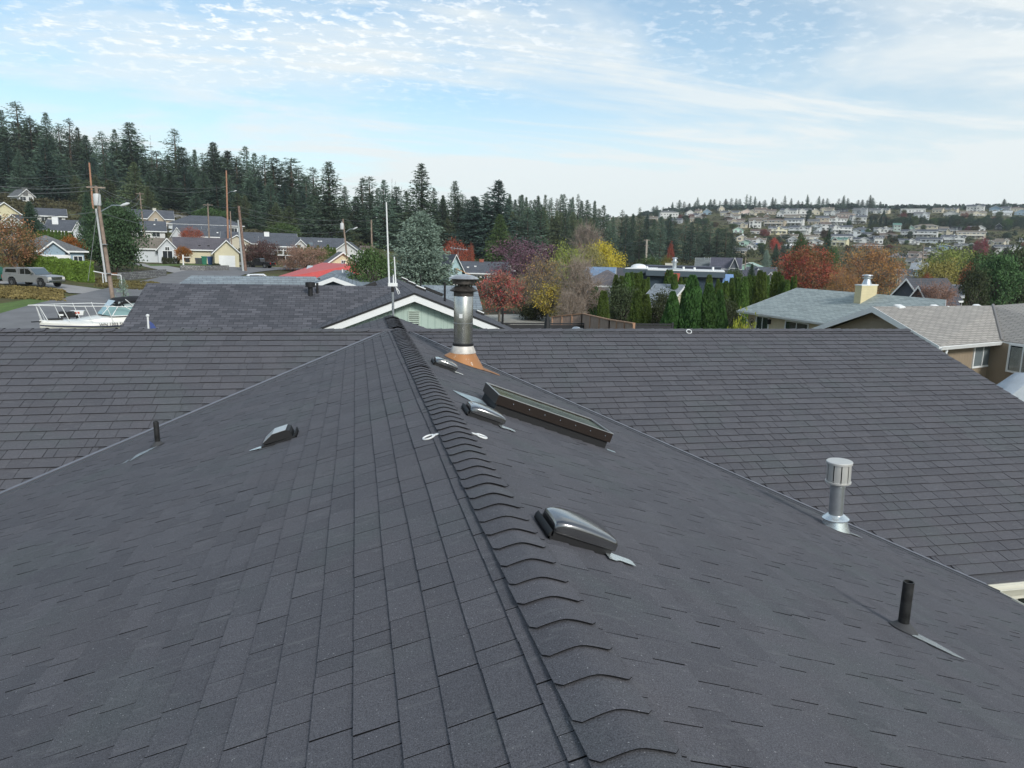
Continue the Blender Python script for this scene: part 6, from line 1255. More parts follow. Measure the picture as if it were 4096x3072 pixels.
mb = MB(); 
for xx in (X(2898), X(2922)): mb.box(xx-.06, xx+.06, -2.5, -2.38, 0, Zp(1126))
mb.build('post', M_white, mh)
mb = MB(); mb.lathe([(.55, 0), (.9, .25), (.85, .32), (.25, .35), (.25, 1.0), (.4, 1.02), (.4, 1.2), (.25, 1.22), (.2, 1.5), (.36, 1.52), (.3, 1.62), (0, 1.65)], 18, M=Matrix.Translation((X(2697), 1.5, Zp(1084))), cap=False); mb.build('flue', M_galv, mh)
mb = MB(); mb.lathe([(1.1, 0), (1.0, .25), (.7, .45), (.3, .55), (0, .57)], 20, M=Matrix.Translation((X(2548), 4, Zp(1078))), cap=False); mb.build('dome_skylight', M_white, mh)
for xq, hq in ((2587, .35), (2732, .4), (2775, .35), (2846, .45)): mb = MB(); mb.lathe([(.14, 0), (.14, hq), (0, hq+.02)], 10, M=Matrix.Translation((X(xq), 2, Zp(1080)))); mb.build('roof_vent', M_white, mh)
gh('house', 'pale slate-roofed shed seen between the hedge trees', 2625, None, 90, 'side', -20, 1.9, 1.7, 9, 'cream', (.25, .28, .31), roofbits=((.4, .2, 'b'),), dist=68)
gh('house', 'small pale roof between hedge trees left of the blue porch roof', 2868, None, 70, 'side', -10, 1.8, 1., 7, 'cream', (.30, .30, .29), dist=77)
gh('house', 'pale green gabled house behind the dome skylight', 2622, None, 62, 'front', 8, 2.6, 2.1, 10, (.50, .60, .48), 'tan', auto=1, dist=132)
gh('house', 'long grey-brown roofed house with a cream chimney box', 2760, None, 210, 'side', 0, 2.6, 2.0, 10, 'yellow', (.22, .20, .19), chim=(.10, .25, 1.3, .9, M_cream), auto=1, dist=128)
gh('house', 'low dark-roofed house with a second pale chimney', 2840, None, 120, 'side', 0, 2.3, 1.5, 9, 'cream', (.13, .12, .13), chim=(.3, .3, 1.1, .9, M_white), auto=1, dist=118)
gh('house', 'grey-roofed house with twin flue pipes left of the glass A-frame', 2820, None, 62, 'side', 0, 4.2, 2.6, 8, 'grey', (.17, .19, .19), roofbits=((.45, .4, 'pipe'), (.7, .4, 'pipe')), auto=1, dist=178)
gh('house', 'dark house with a white glazed A-frame gable and balcony', 2905, None, 110, 'side', 0, 4.6, 2.4, 9, (.10, .11, .13), (.10, .10, .13), wing=(.8, .34, 2.5), wins=[(.8, 2.4, 2.0, 2.2), (.2, 1., 1., 1.), (.5, 1., 1.2, 1.)], deck=1, dist=172)
gh('house', 'mint green metal-sided building', 2998, None, 92, 'front', -8, 3.2, 1.5, 9, (.36, .56, .45), (.40, .55, .48), dist=245)
gh('house', 'large dark roof in front of the mint green building', 2945, None, 170, 'side', 0, 2.3, 2.2, 10, 'white', (.09, .09, .115), auto=1, dist=135)
gh('house', 'white house with two broad gables left of the crimson maple', 3055, None, 105, 'side', 5, 2.8, 2.3, 9, 'white', 'slate', wing=(.3, .5, 2.1), auto=1, dist=145)
gh('house', 'white-gabled porch house touching the crimson maple', 3090, None, 60, 'front', -12, 2.6, 1.7, 8, 'white', 'grey', wins=[(.5, .8, 1.4, 1.3)], dist=135)
gh('house', 'dark grey gabled house with white fascia above the beige roof', 3640, None, 130, 'front', -22, 2.4, 2.1, 11, (.10, .11, .13), (.08, .085, .10), dist=84)
gh('house', 'second dark gable in front of the dark grey gabled house', 3690, None, 90, 'front', -18, 2.2, 1.7, 9, (.11, .12, .14), (.09, .09, .11), dist=76)
gh('house', 'light blue two-storey house with white-framed windows in the right distance', 3690, None, 84, 'side', -4, 5.0, 1.8, 9, (.34, .52, .62), (.34, .37, .40), wins=[(.1, 3., 1.1, 1.2), (.45, 3., 1.3, 1.3), (.8, 3., 1.0, 1.2), (.2, .6, 1.4, 1.3), (.7, .6, 1.4, 1.3)], dist=215)
gh('house', 'cream flat-roofed house left of the light blue house', 3622, None, 52, 'side', 0, 3.6, 1.4, 9, 'cream', 'grey', auto=1, dist=208)
gh('house', 'grey-roofed house before the light blue house', 3655, None, 70, 'side', 0, 2.4, 1.5, 8, 'grey', (.20, .20, .20), auto=1, dist=150)
gh('house', 'pale-roofed house seen over the dusky bush', 3825, None, 60, 'side', 0, 2.4, 1.2, 8, 'grey', (.32, .33, .35), auto=1, dist=92)
# red metal roof with standing seams, and the two pale slate roofs before it
mred = mat('red_standing_seam', (.52, .085, .075), .5, 0., kind='seam', p=(.6, .12), var=.08)
zR = -.9; a = atz(1103, 1103, -1.9); 
rr = thing('house', 'low house with a red standing-seam metal roof and two square skylights', 'house', (0, 0, 0)); pR = [Vector(tuple(q)) for q in (atz(1050, 1124, -2.1), atz(1440, 1120, -2.1), atz(1432, 1057, -.1), atz(1290, 1050, -.1))]
mb = MB(); roofslab(mb, pR, .15); bk = (pR[3]-pR[0]); bk.z = 0; 
Bq = [pR[3], pR[2], pR[2]*2-pR[1], pR[3]*2-pR[0]]; Bq[2].z = -2.1; Bq[3].z = -2.1; roofslab(mb, Bq, .15); rro = mb.build('roof', mred, rr)
mb = MB(); cR = sum(pR, Vector((0, 0, 0)))/4; cB = sum(Bq, Vector((0, 0, 0)))/4; gR = gz(cR.x, cR.y)-.5; W4 = [pR[0].lerp(cR, .1), pR[1].lerp(cR, .1), Bq[2].lerp(cB, .1), Bq[3].lerp(cB, .1)]
mb.prism([(p.x, p.y, gR) for p in W4], (0, 0, -2.6-gR)); mb.build('wall', wallmat(WG['cream']), rr)
nR = (pR[1]-pR[0]).cross(pR[3]-pR[0]).normalized(); nR = nR if nR.z > 0 else -nR
def on_R(px, py): return Vector(tuple(hitp(px, py, tuple(nR), nR.dot(pR[0]))))
for x0_, y0_, x1_, y1_ in ((1222, 1082, 1250, 1066), (1312, 1084, 1338, 1068)):
    q0, q1, q2, q3 = on_R(x0_, y0_), on_R(x1_-2, y0_), on_R(x1_+4, y1_), on_R(x0_+8, y1_); mb = MB(); mb.prism([q0, q1, q2, q3], nR*.14); sk = mb.build('skylight', M_blackm, rro); cq = (q0+q1+q2+q3)/4; mb = MB(); mb.prism([q.lerp(cq, .14)+nR*.14 for q in (q0, q1, q2, q3)], nR*.03); mb.build('skylight_glass', mat('milky_glass', (.42, .45, .46), .2), sk)
P = on_R(1370, 1082); mb = MB(); mb.lathe([(.16, -.1), (.14, .9), (.2, .92), (.2, 1.0), (0, 1.05)], 12, M=Matrix.Translation(P)); mb.build('vent_pipe', M_galv, rro)
mpl = mat('pale_slate_shingle', (.22, .26, .29), .9, kind='brick', p=(.7, .22, .012, 0.), col2=(.16, .19, .22), var=.1)
pr = thing('house', 'house with a pale slate hip roof and a white front gable before the red roof', 'house', (0, 0, 0)); z0, z1 = -2.0, -.55
A_ = [Vector(tuple(q)) for q in (atz(1190, 1150, z0), atz(1515, 1150, z0), atz(1385, 1080, z1), atz(1340, 1080, z1))]
E_ = [A_[0], A_[1], A_[1]+Vector((0, 12, 0)), A_[0]+Vector((0, 12, 0))]
mb = MB(); mid1, mid2 = A_[3], A_[2]; mb.add([E_[0], E_[1], E_[2], E_[3], mid1, mid2, *(e-Vector((0, 0, .15)) for e in E_)], [(0, 1, 5, 4), (1, 2, 5), (2, 3, 4, 5), (3, 0, 4), (0, 6, 7, 1), (1, 7, 8, 2), (2, 8, 9, 3), (3, 9, 6, 0), (6, 9, 8, 7)])
pro = mb.build('roof', mpl, pr); mb = MB(); cE = sum(E_, Vector((0, 0, 0)))/4; ge = gz(cE.x, cE.y)-.5; mb.prism([(e.x+(cE.x-e.x)*.1, e.y+(cE.y-e.y)*.1, ge) for e in E_], (0, 0, z0-.16-ge)); mb.build('wall', wallmat(WG['blue']), pr)
gA, gB_, gT = [Vector(tuple(q)) for q in (atdep(1240, 1142, 40), atdep(1425, 1142, 40), atdep(1332, 1108, 40))]
mb = MB(); back = Vector((0, 6, 0)); mb.prism([gA, gT, gB_, gB_-Vector((0, 0, .10)), gT-Vector((0, 0, .10)), gA-Vector((0, 0, .10))], back); mb.build('porch_roof', mpl, pr)
mb = MB(); f_ = Vector((0, -.06, 0)); mb.prism([gA+f_, gT+f_, gB_+f_, gB_+f_-Vector((0, 0, .22)), gT+f_-Vector((0, 0, .24)), gA+f_-Vector((0, 0, .22))], (0, .05, 0)); mb.build('fascia', M_white, pr)
mb = MB(); mb.prism([gA+Vector((.3, .4, -.2)), gT+Vector((0, .4, -.2)), gB_+Vector((-.3, .4, -.2)), gB_+Vector((-.3, .4, -2.5)), gA+Vector((.3, .4, -2.5))], (0, .1, 0)); mb.build('gable', wallmat((.12, .15, .18)), pr)
nH = (A_[1]-A_[0]).cross(A_[3]-A_[0]).normalized(); nH = nH if nH.z > 0 else -nH
P = Vector(tuple(hitp(1370, 1088, tuple(nH), nH.dot(A_[0])))); mb = MB(); mb.lathe([(.08, -.1), (.08, .3), (0, .32)], 10, M=Matrix.Translation(P)); mb.build('vent_pipe', M_white, pro)
for x_, y_ in ((1272, 1118), (1447, 1119)): P = Vector(tuple(hitp(x_, y_, tuple(nH), nH.dot(A_[0])))); mb = MB(); mb.box(-.22, .22, -.18, .18, -.05, .14, 0, Matrix.Translation(P)); mb.build('roof_vent', M_rubber, pro)
pl = thing('house', 'low house with a long pale slate roof just above the mottled roof', 'house', (0, 0, 0)); A2 = [Vector(tuple(q)) for q in (atz(690, 1150, -2.0), atz(1300, 1150, -2.0), atz(1262, 1106, -.95), atz(765, 1102, -.95))]
mb = MB(); roofslab(mb, A2, .12); b2 = [A2[3], A2[2], A2[2]+Vector((0, 6, -1.5)), A2[3]+Vector((0, 6, -1.5))]; roofslab(mb, b2, .12); mb.build('roof', mpl, pl); mb = MB(); g2 = gz(A2[0].x, A2[0].y)-.5; mb.prism([(A2[0].x+1, A2[0].y+1, g2), (A2[1].x-1, A2[1].y+1, g2), (A2[2].x-1, A2[2].y+4, g2), (A2[3].x+1, A2[3].y+4, g2)], (0, 0, -2.15-g2)); mb.build('wall', wallmat(WG['blue']), pl)
ps = thing('house', 'house with a pale shingled roof behind the mottled wing, left of the flue', 'house', (0, 0, 0)); A3 = [Vector(tuple(q)) for q in (atz(1700, 1235, -2.6), atz(1930, 1235, -2.6), atz(1905, 1143, -.9), atz(1680, 1140, -.9))]
mb = MB(); roofslab(mb, A3, .12); b3 = [A3[3], A3[2], A3[2]+Vector((0, 6, -1.6)), A3[3]+Vector((0, 6, -1.6))]; roofslab(mb, b3, .12); mb.build('roof', mpl, ps); mb = MB(); g2 = gz(A3[0].x, A3[0].y)-.5; mb.prism([(A3[0].x+.5, A3[0].y+.6, g2), (A3[1].x-.5, A3[1].y+.6, g2), (A3[2].x-.5, A3[2].y+5, g2), (A3[3].x+.5, A3[3].y+5, g2)], (0, 0, -2.75-g2)); mb.build('wall', wallmat(WG['mint']), ps)
# ================================================================== FAR TOWN ON THE RIGHT HILLSIDE
far = []
def crop(ox, oy, s_, L): 
    for q in L: far.append((ox+q[0]*s_, oy+q[1]*s_, q[2]*s_)+tuple(q[3:]))
crop(3000, 740, .2486, [(30, 492, 90, 'cream', 'tan', 'front'), (170, 455, 180, 'tan', 'brown', 'side'), (340, 475, 150, 'tan', 'brown', 'side'), (610, 512, 260, 'white', 'slate', 'side', 2), (870, 512, 240, 'white', 'grey', 'side', 2, 1), (1050, 478, 140, 'cream', 'grey', 'front'), (1230, 442, 200, 'cream', 'tan', 'side'), (1300, 500, 230, 'white', 'grey', 'side', 1, 1), (1510, 520, 290, 'pink', 'brown', 'hip'), (1470, 440, 160, 'dark', 'dark', 'flat'), (1750, 500, 220, 'grey', 'grey', 'side', 2), (1780, 440, 170, 'grey', 'slate', 'hip'), (2010, 455, 170, 'white', 'grey', 'side'), (2160, 462, 120, 'cream', 'grey', 'side'),
 (265, 560, 90, 'brown', 'grey', 'front'), (475, 560, 100, 'white', 'grey', 'front', 2), (655, 565, 250, 'cream', 'tan', 'side'), (110, 600, 250, 'tan', 'brown', 'hip'), (80, 692, 190, 'white', 'tan', 'side', 2), (380, 672, 330, 'tan', 'brown', 'hip', 2, 1), (690, 662, 300, 'white', 'slate', 'side', 2, 1), (1020, 640, 180, 'tan', 'grey', 'side'), (1165, 632, 200, 'tan', 'slate', 'side', 2), (1415, 642, 300, 'white', 'brown', 'side', 2, 1), (1735, 622, 260, 'white', 'slate', 'side', 2, 1),
 (165, 802, 300, 'cream', 'brown', 'side', 1, 1), (450, 800, 290, 'yellow', 'slate', 'side', 2, 1), (780, 790, 340, 'white', 'slate', 'side', 2, 1), (1050, 772, 200, 'pale', 'slate', 'front', 2), (1215, 735, 160, 'white', 'brown', 'side', 2), (1465, 782, 340, 'white', 'slate', 'side', 2, 1), (1770, 765, 240, 'blue', 'slate', 'hip'), (2120, 772, 240, 'white', 'grey', 'side'),
 (620, 880, 260, 'tan', 'tan', 'side'), (685, 932, 150, 'grey', 'tan', 'front'), (985, 892, 220, 'cream', 'tan', 'side', 1, 1), (1100, 835, 130, 'cream', 'grey', 'side'), (1475, 880, 340, 'white', 'slate', 'side', 1, 1), (1690, 868, 190, 'pale', 'slate', 'front', 2), (1875, 852, 210, 'white', 'slate', 'side', 1, 1), (2100, 862, 210, 'brown', 'brown', 'hip'), (1420, 990, 250, 'yellow', 'green', 'side', 2, 1), (1880, 935, 430, 'white', 'slate', 'side', 1), (115, 935, 230, 'tan', 'brown', 'hip', 1, 1), (1040, 970, 190, 'white', 'grey', 'front'), (1010, 1040, 130, 'pink', 'grey', 'front'), (1900, 1030, 460, 'brown', 'brown', 'hip')])
crop(3500, 740, .2694, [(560, 445, 360, 'white', 'white', 'flat', 2, 1), (920, 412, 150, 'cream', 'tan', 'side'), (1110, 412, 200, 'cream', 'grey', 'side'), (1480, 402, 260, 'white', 'slate', 'side', 2), (1780, 392, 180, 'blue', 'slate', 'front', 1, 1), (1930, 390, 130, 'grey', 'slate', 'side'), (1885, 462, 280, 'white', 'white', 'side', 1, 1), (2100, 392, 200, 'cream', 'brown', 'hip'), (2170, 450, 200, 'blue', 'slate', 'front'), (1125, 475, 230, 'white', 'grey', 'front'), (1460, 465, 380, 'cream', 'tan', 'side', 1, 1), (690, 525, 220, 'pale', 'grey', 'side', 2), (60, 425, 180, 'white', 'grey', 'side'),
 (120, 712, 250, 'white', 'grey', 'side'), (325, 690, 110, 'greengrey', 'green', 'side', 2), (530, 690, 110, 'mint', 'green', 'front'), (745, 702, 340, 'cream', 'tan', 'hip', 2), (1030, 702, 130, 'pink', 'tan', 'side'), (1170, 722, 150, 'dark', 'dark', 'flat', 2, 1), (1430, 692, 110, 'brown', 'grey', 'side'), (1560, 692, 150, 'white', 'brown', 'front', 1, 1), (1830, 668, 120, 'dark', 'slate', 'front'), (640, 785, 540, 'white', 'slate', 'side', 2, 1), (1040, 772, 220, 'cream', 'grey', 'side', 2), (1420, 802, 430, 'cream', 'tan', 'side', 2, 1), (160, 795, 330, 'brown', 'brown', 'hip'), (790, 862, 380, 'pale', 'slate', 'side'), (1150, 868, 350, 'white', 'slate', 'side', 2, 1), (510, 882, 300, 'white', 'slate', 'side', 1, 1), (1740, 900, 330, 'cream', 'tan', 'side', 1), (1890, 880, 190, 'cream', 'tan', 'side', 1, 1), (50, 880, 130, 'white', 'slate', 'side', 2),
 (1010, 975, 300, 'blue', 'slate', 'front'), (860, 1020, 260, 'grey', 'slate', 'side'), (830, 1058, 200, 'pale', 'slate', 'front'), (640, 1085, 300, 'pink', 'brown', 'side'), (800, 1092, 220, 'yellow', 'tan', 'front'), (1290, 955, 220, 'white', 'grey', 'side'), (1420, 960, 180, 'mint', 'green', 'front'), (1960, 1030, 380, 'white', 'slate', 'side', 2), (2150, 1000, 150, 'tan', 'slate', 'side'), (560, 1200, 200, 'cream', 'grey', 'side'), (2180, 845, 90, 'white', 'white', 'flat')])
crop(2500, 700, .3616, [(490, 482, 200, 'white', 'grey', 'hip', 2), (720, 452, 80, 'white', 'brown', 'front'), (800, 435, 60, 'cream', 'brown', 'side'), (830, 486, 130, 'pale', 'slate', 'side', 1, 1), (905, 440, 80, 'blue', 'slate', 'front'), (1070, 405, 60, 'cream', 'tan', 'front'), (1150, 455, 200, 'cream', 'grey', 'side', 1, 1), (1350, 445, 140, 'pink', 'brown', 'front', 1, 1), (1490, 415, 130, 'tan', 'tan', 'side'), (300, 520, 110, 'tan', 'tan', 'side'), (560, 540, 120, 'grey', 'slate', 'side'), (780, 520, 120, 'tan', 'tan', 'side'), (1180, 495, 160, 'white', 'tan', 'side'), (1225, 545, 180, 'tan', 'brown', 'side', 1, 1), (1270, 585, 150, 'cream', 'grey', 'side'), (1250, 645, 110, 'mint', 'green', 'front', 1, 1), (1340, 790, 160, 'mint', 'grey', 'front'), (1440, 765, 210, 'white', 'tan', 'side', 1, 1), (1290, 735, 110, 'cream', 'grey', 'front'), (1250, 885, 170, 'tan', 'grey', 'side'), (1400, 830, 110, 'white', 'slate', 'front')])
crop(2000, 700, .3616, [(960, 560, 110, 'white', 'grey', 'side'), (1060, 560, 180, 'white', 'grey', 'side', 1, 1), (1110, 600, 120, 'white', 'slate', 'front', 1), (1085, 650, 140, 'grey', 'grey', 'side', 1, 1), (1080, 690, 120, 'grey', 'grey', 'side'), (1190, 505, 60, 'white', 'grey', 'side'), (130, 440, 110, 'pink', 'tan', 'front')])
cn = {'cream': 'cream', 'tan': 'tan', 'white': 'white', 'pink': 'pale pink', 'dark': 'near-black', 'grey': 'grey', 'brown': 'brown', 'pale': 'pale grey', 'blue': 'blue-grey', 'yellow': 'yellow', 'mint': 'mint green', 'greengrey': 'grey-green'}
far.sort(key=lambda q: (round(q[1]/22), q[0])); rowc = {}
keys = sorted(set(round(q[1]/22) for q in far)); kn = {k: nth(i) for i, k in enumerate(keys)}
for q in far:
    x, y, w_, wc, rc, kd = q[:6]; st = q[6] if len(q) > 6 else 1; dk_ = q[7] if len(q) > 7 else 0; k = round(y/22); i = rowc.get(k, 0); rowc[k] = i+1
    hh = (2.9 if st == 1 else 5.2); P, d = G(x, y); sc_h = max(.8, min(1.25, d/600.)); yw = R0.uniform(-14, 14)
    lab = '%s %shouse, %s %s roof, %s from left in %s far hillside row' % (cn[wc], 'two-storey ' if st == 2 else '', {'slate': 'slate-blue', 'dark': 'black'}.get(rc, rc), {'side': 'gabled', 'front': 'front-gabled', 'hip': 'hipped', 'flat': 'flat'}[kd], nth(i), kn[k])
    wing = (R0.uniform(.2, .8), R0.uniform(.25, .4), R0.uniform(1.3, 1.9)*sc_h) if kd == 'side' and w_ > 45 and R0.random() < .75 else None
    chim = (R0.uniform(.2, .8), .5, .9, .7, M_white if R0.random() < .6 else M_cream) if R0.random() < .4 and kd != 'flat' else None
    gh('house', lab, x, y, w_, kd, yw, hh*sc_h, (1.7 if kd != 'hip' else 1.5)*sc_h*(1.25 if kd == 'front' else 1), 8.5*sc_h, wc, rc, group='houses of the far hillside town', auto=1, deck=dk_, wing=wing, chim=chim, sink=6)
# broadleaf and conifer trees between the far houses
PT = [GRND, DKSH, recolour(GRND, fol('dark_hill_leaves', (.045, .075, .045), .4)), FIRD[2], SPR2, recolour(GRND, fol('brown_hill_leaves', (.10, .075, .05), .4)), recolour(GRND, fol('olive_hill_leaves', (.09, .085, .04), .4)), recolour(RUST, fol('wine_hill_leaves', (.16, .05, .045), .4))]
fb = []
for i in range(185):
    x = R0.uniform(2560, 4110); y = R0.uniform(868, 1050); 
    if y > np.interp(x, [2560, 2900, 3100, 4100], [960, 1000, 1040, 1045]): continue
    fb.append((x, y, R0.uniform(12, 34), R0.uniform(16, 42), R0.choice([0, 0, 1, 2, 2, 3, 4, 5, 6, 6, 7] if R0.random() < .8 else [2])))
# the dark band of trees across the right hillside
for i in range(34): x = 3560+i*16+R0.uniform(-5, 5); fb.append((x, R0.uniform(905, 922), R0.uniform(32, 50), R0.uniform(34, 52), R0.choice([2, 2, 3, 2, 0])))
for x in (3480, 3500, 3520, 3540): fb.append((x, 912, 48, 40, 3))
fb.sort(key=lambda q: q[0])
for i, (x, y, h_, w_, k) in enumerate(fb): tree_px('hillside_tree', '%s among the far hillside houses, %s hillside tree from the left' % (['mid-green round tree', 'dark low bush', 'dark green round tree', 'dark fir', 'dark spruce', 'brown leafless-looking tree', 'olive round tree', 'wine-red tree'][k], nth(i)), 'tree', PT[k], x, y, y-h_, w_, None, 'trees between the far hillside houses')
# undergrowth on the slopes: one mass of low bushes nobody could count
def thicket(name, region, n, hmin, hmax, m, seed, lab):
    rng = np.random.default_rng(seed); P, D, S_ = [], [], []
    for _ in range(n):
        (px, d) = region(rng); Q, dd = GDist(px, d); r_ = rng.uniform(hmin, hmax)
        for k in range(34):
            v = rng.normal(size=3); v /= np.linalg.norm(v); v[2] = abs(v[2]); P.append((Q[0]+v[0]*r_*1.2, Q[1]+v[1]*r_*1.2, Q[2]+v[2]*r_*.9)); D.append(v+rng.normal(size=3)*.4); S_.append(r_*.42)
    me = leafmesh(name, P, D, S_, rng, 'quad', 1., m); o = link(name, me); tag(o, lab, 'bushes', kind='stuff'); return o
thicket('hillside_undergrowth', lambda r_: (r_.uniform(-200, 1500), r_.uniform(165, 330)), 1500, .6, 1.9, fol('brown_green_brush', (.07, .065, .035), 0, .5, .12), 3, 'brown-green brush covering the left hillside')
thicket('valley_undergrowth', lambda r_: (r_.uniform(1700, 3100), r_.uniform(120, 340)), 1500, .5, 1.8, fol('dull_green_brush', (.055, .065, .03), 0, .5, .12), 4, 'dull green brush on the valley floor')
thicket('town_undergrowth', lambda r_: (r_.uniform(2450, 4300), r_.uniform(330, 1000)), 2300, .7, 2.3, fol('grey_green_brush', (.08, .09, .05), 0, .5, .06), 5, 'hedges and brush between the far houses')
thicket('far_wood', lambda r_: (r_.uniform(2560, 4400), r_.uniform(940, 1100)), 1500, 5, 10, fol('far_wood_needles', (.045, .07, .055), 0, .4, .05), 6, 'dense far wood under the skyline firs')
thicket('roadside_brush', lambda r_: (r_.uniform(-250, 230), r_.uniform(60, 69)), 1100, .10, .34, fol('dry_grass_brush', (.20, .16, .065), 0, .5, .6), 7, 'dry grass and low brush beside the driveway')
thicket('verge_brush', lambda r_: (r_.uniform(380, 620), r_.uniform(78, 90)), 500, .12, .35, fol('mixed_verge', (.14, .12, .05), 0, .5, .6), 8, 'mixed low planting on the verge')
# ================================================================== HEDGE, WALLS, FENCES, POLES
def hedge(name, label, a, b_, h, wd, m, seed, n=9000, leaf=.12):
    rng = np.random.default_rng(seed); A, B = Vector(tuple(a)), Vector(tuple(b_)); d = (B-A); L = d.length; d.normalize(); s_ = Vector((d.y, -d.x, 0)); P, D, S_ = [], [], []
    for _ in range(n):
        t = rng.random(); f = rng.integers(0, 4); bul = 1+.07*math.sin(t*L*2.1)+.05*math.sin(t*L*5)
        if f == 0: u, z = rng.uniform(-1, 1), 1.
        elif f == 1: u, z = 1., rng.random()
        elif f == 2: u, z = -1., rng.random()
        else: u, z = rng.uniform(-1, 1), rng.random(); t = round(t)
        p = A.lerp(B, t)+s_*(u*wd/2*bul)+Vector((0, 0, z*h*bul+rng.normal()*.04)); nrm_ = s_*u+Vector((0, 0, .5+z*.4)); P.append(tuple(p)); D.append(tuple(nrm_+Vector(rng.normal(size=3)*.5))); S_.append(leaf*rng.uniform(.7, 1.4))
    me = leafmesh(name, P, D, S_, rng, 'quad', 1., m); c = MB(); q = [A+s_*wd*.45, B+s_*wd*.45, B-s_*wd*.45, A-s_*wd*.45]; c.prism([tuple(v-Vector((0, 0, .5))) for v in q], (0, 0, h*.94+.5)); core = c.mesh('core', [m], uv=False); import bmesh as _b; bm = _b.new(); bm.from_mesh(me); bm.from_mesh(core); bm.to_mesh(me); bm.free()
    o = link(name, me); return tag(o, label, 'hedge')
a, da = G(352, 1130); b_ = GDist(95, 88)[0]
hedge('hedge', 'clipped laurel hedge beside the silver pickup', a, b_, 2.15, 1.6, fol('laurel_leaves', (.14, .22, .04), 0, .3, 1.2), 3, 14000, .13)
a = GDist(2330, 190)[0]
def polyline_wall(name, label, cat, pts, h, t, m, capm=None):
    r = thing(name, label, cat, (0, 0, 0))
    for i in range(len(pts)-1):
        A, B = Vector(tuple(pts[i])), Vector(tuple(pts[i+1])); d = (B-A).normalized(); s_ = Vector((d.y, -d.x, 0))*t/2; mb = MB(); lo = Vector((0, 0, -.5)); 
        V = [A+s_+lo, B+s_+lo, B-s_+lo, A-s_+lo, A+s_+Vector((0, 0, h)), B+s_+Vector((0, 0, h)), B-s_+Vector((0, 0, h)), A-s_+Vector((0, 0, h))]; mb.add([tuple(v) for v in V], [(0, 3, 2, 1), (4, 5, 6, 7), (0, 1, 5, 4), (1, 2, 6, 5), (2, 3, 7, 6), (3, 0, 4, 7)]); mb.build('wall_run', m, r)
    return r
polyline_wall('stone_wall', 'dry stone wall along the road left of the driveway', 'wall', [G(478, 1122)[0], G(530, 1118)[0], G(600, 1112)[0], G(660, 1104)[0]], 1.0, .5, M_stone)
polyline_wall('stone_wall', 'low stone retaining wall below the lawn of the yellow house', 'wall', [G(722, 1082)[0], G(820, 1084)[0], G(912, 1082)[0]], .9, .5, M_stone)
polyline_wall('stone_wall', 'stone terrace wall below the long deck house', 'wall', [GDist(680, 262)[0], GDist(820, 268)[0]], 1.4, .5, M_stone)
rl_ = thing('handrail', 'white handrail descending beside the leaning pole', 'railing', (0, 0, 0)); pts = [Vector(tuple(atdep(x, y, 75))) for x, y in ((374, 1085), (410, 1092), (450, 1098), (484, 1101))]; mb = MB(); mb.tube(pts, .05, 8); mb.build('rail', M_white, rl_)
for p in (pts[1], pts[3]): mb = MB(); mb.tube([p, p-Vector((0, 0, 1.0))], .05, 8); mb.build('post', M_white, rl_)
# black fence just beyond the far ridge
fb_ = thing('garden_fence', 'black rail fence behind the far ridge', 'fence', (0, 0, 0)); f0, f1 = Vector(tuple(atz(2005, 1296, -2.9))), Vector(tuple(atz(2690, 1300, -2.9))); d = (f1-f0); L = d.length; d.normalize(); n_ = int(L/2.4); mb = MB(); s_ = Vector((d.y, -d.x, 0))*.03
mb.prism([f0+s_, f1+s_, f1-s_, f0-s_], (0, 0, .09)); mb.prism([f0+s_-Vector((0, 0, .3)), f1+s_-Vector((0, 0, .3)), f1-s_-Vector((0, 0, .3)), f0-s_-Vector((0, 0, .3))], (0, 0, .06)); mb.build('rail', M_blackfence, fb_)
mb = MB(); q = [f0+s_*.5-Vector((0, 0, 1.9)), f1+s_*.5-Vector((0, 0, 1.9)), f1-s_*.5-Vector((0, 0, 1.9)), f0-s_*.5-Vector((0, 0, 1.9))]; mb.prism(q, (0, 0, 1.86)); mb.build('panel', M_blackfence, fb_)
for k in range(n_+1): p = f0.lerp(f1, k/n_); mb = MB(); mb.box(p.x-.06, p.x+.06, p.y-.06, p.y+.06, p.z-2., p.z+.16); mb.build('post', M_blackfence, fb_)
um = thing('parasol', 'closed dark parasol standing behind the black fence', 'parasol', tuple(atdep(2190, 1300, 33))); um.location.z = gz(um.location.x, um.location.y); hz = atdep(2190, 1255, 33)[2]-um.location.z; mb = MB(); mb.tube([(0, 0, 0), (0, 0, hz)], .03, 8); mb.build('pole', M_blackm, um); mb = MB(); mb.lathe([(.30, hz-1.5), (.2, hz-.9), (.12, hz-.3), (.02, hz)], 9); mb.build('canopy', M_blackm, um)
ce = thing('garden_fence', 'new cedar board fence running back beneath the yellow tree', 'fence', (0, 0, 0)); cp = [atdep(2535, 1296, 36), atdep(2440, 1281, 41), atdep(2330, 1256, 48), atdep(2210, 1268, 50)]
def seg_fence(root, P, Q, h, npost, m, mp_):
    P, Q = Vector(tuple(P)), Vector(tuple(Q)); d = (Q-P).normalized(); s_ = Vector((d.y, -d.x, 0)); mb = MB(); zt = P.z; 
    mb.prism([P+s_*.02, Q+s_*.02, Q-s_*.02, P-s_*.02], (0, 0, -h)); mb.build('panel', m, root); mb = MB(); mb.prism([P+s_*.08+Vector((0, 0, .0)), Q+s_*.08, Q-s_*.08, P-s_*.08], (0, 0, .06)); mb.build('rail', mp_, root)
    for k in range(npost+1): p = P.lerp(Q, k/npost); mb = MB(); mb.box(p.x-.06, p.x+.06, p.y-.06, p.y+.06, p.z-h, p.z+.02); mb.build('post', mp_, root)
mcp = mat('cedar_boards', (.33, .24, .19), .85, kind='groove', p=(.14, .06), var=.15)
for i in range(3): seg_fence(ce, cp[i], cp[i+1], 2.0, 3, mcp, M_wood)
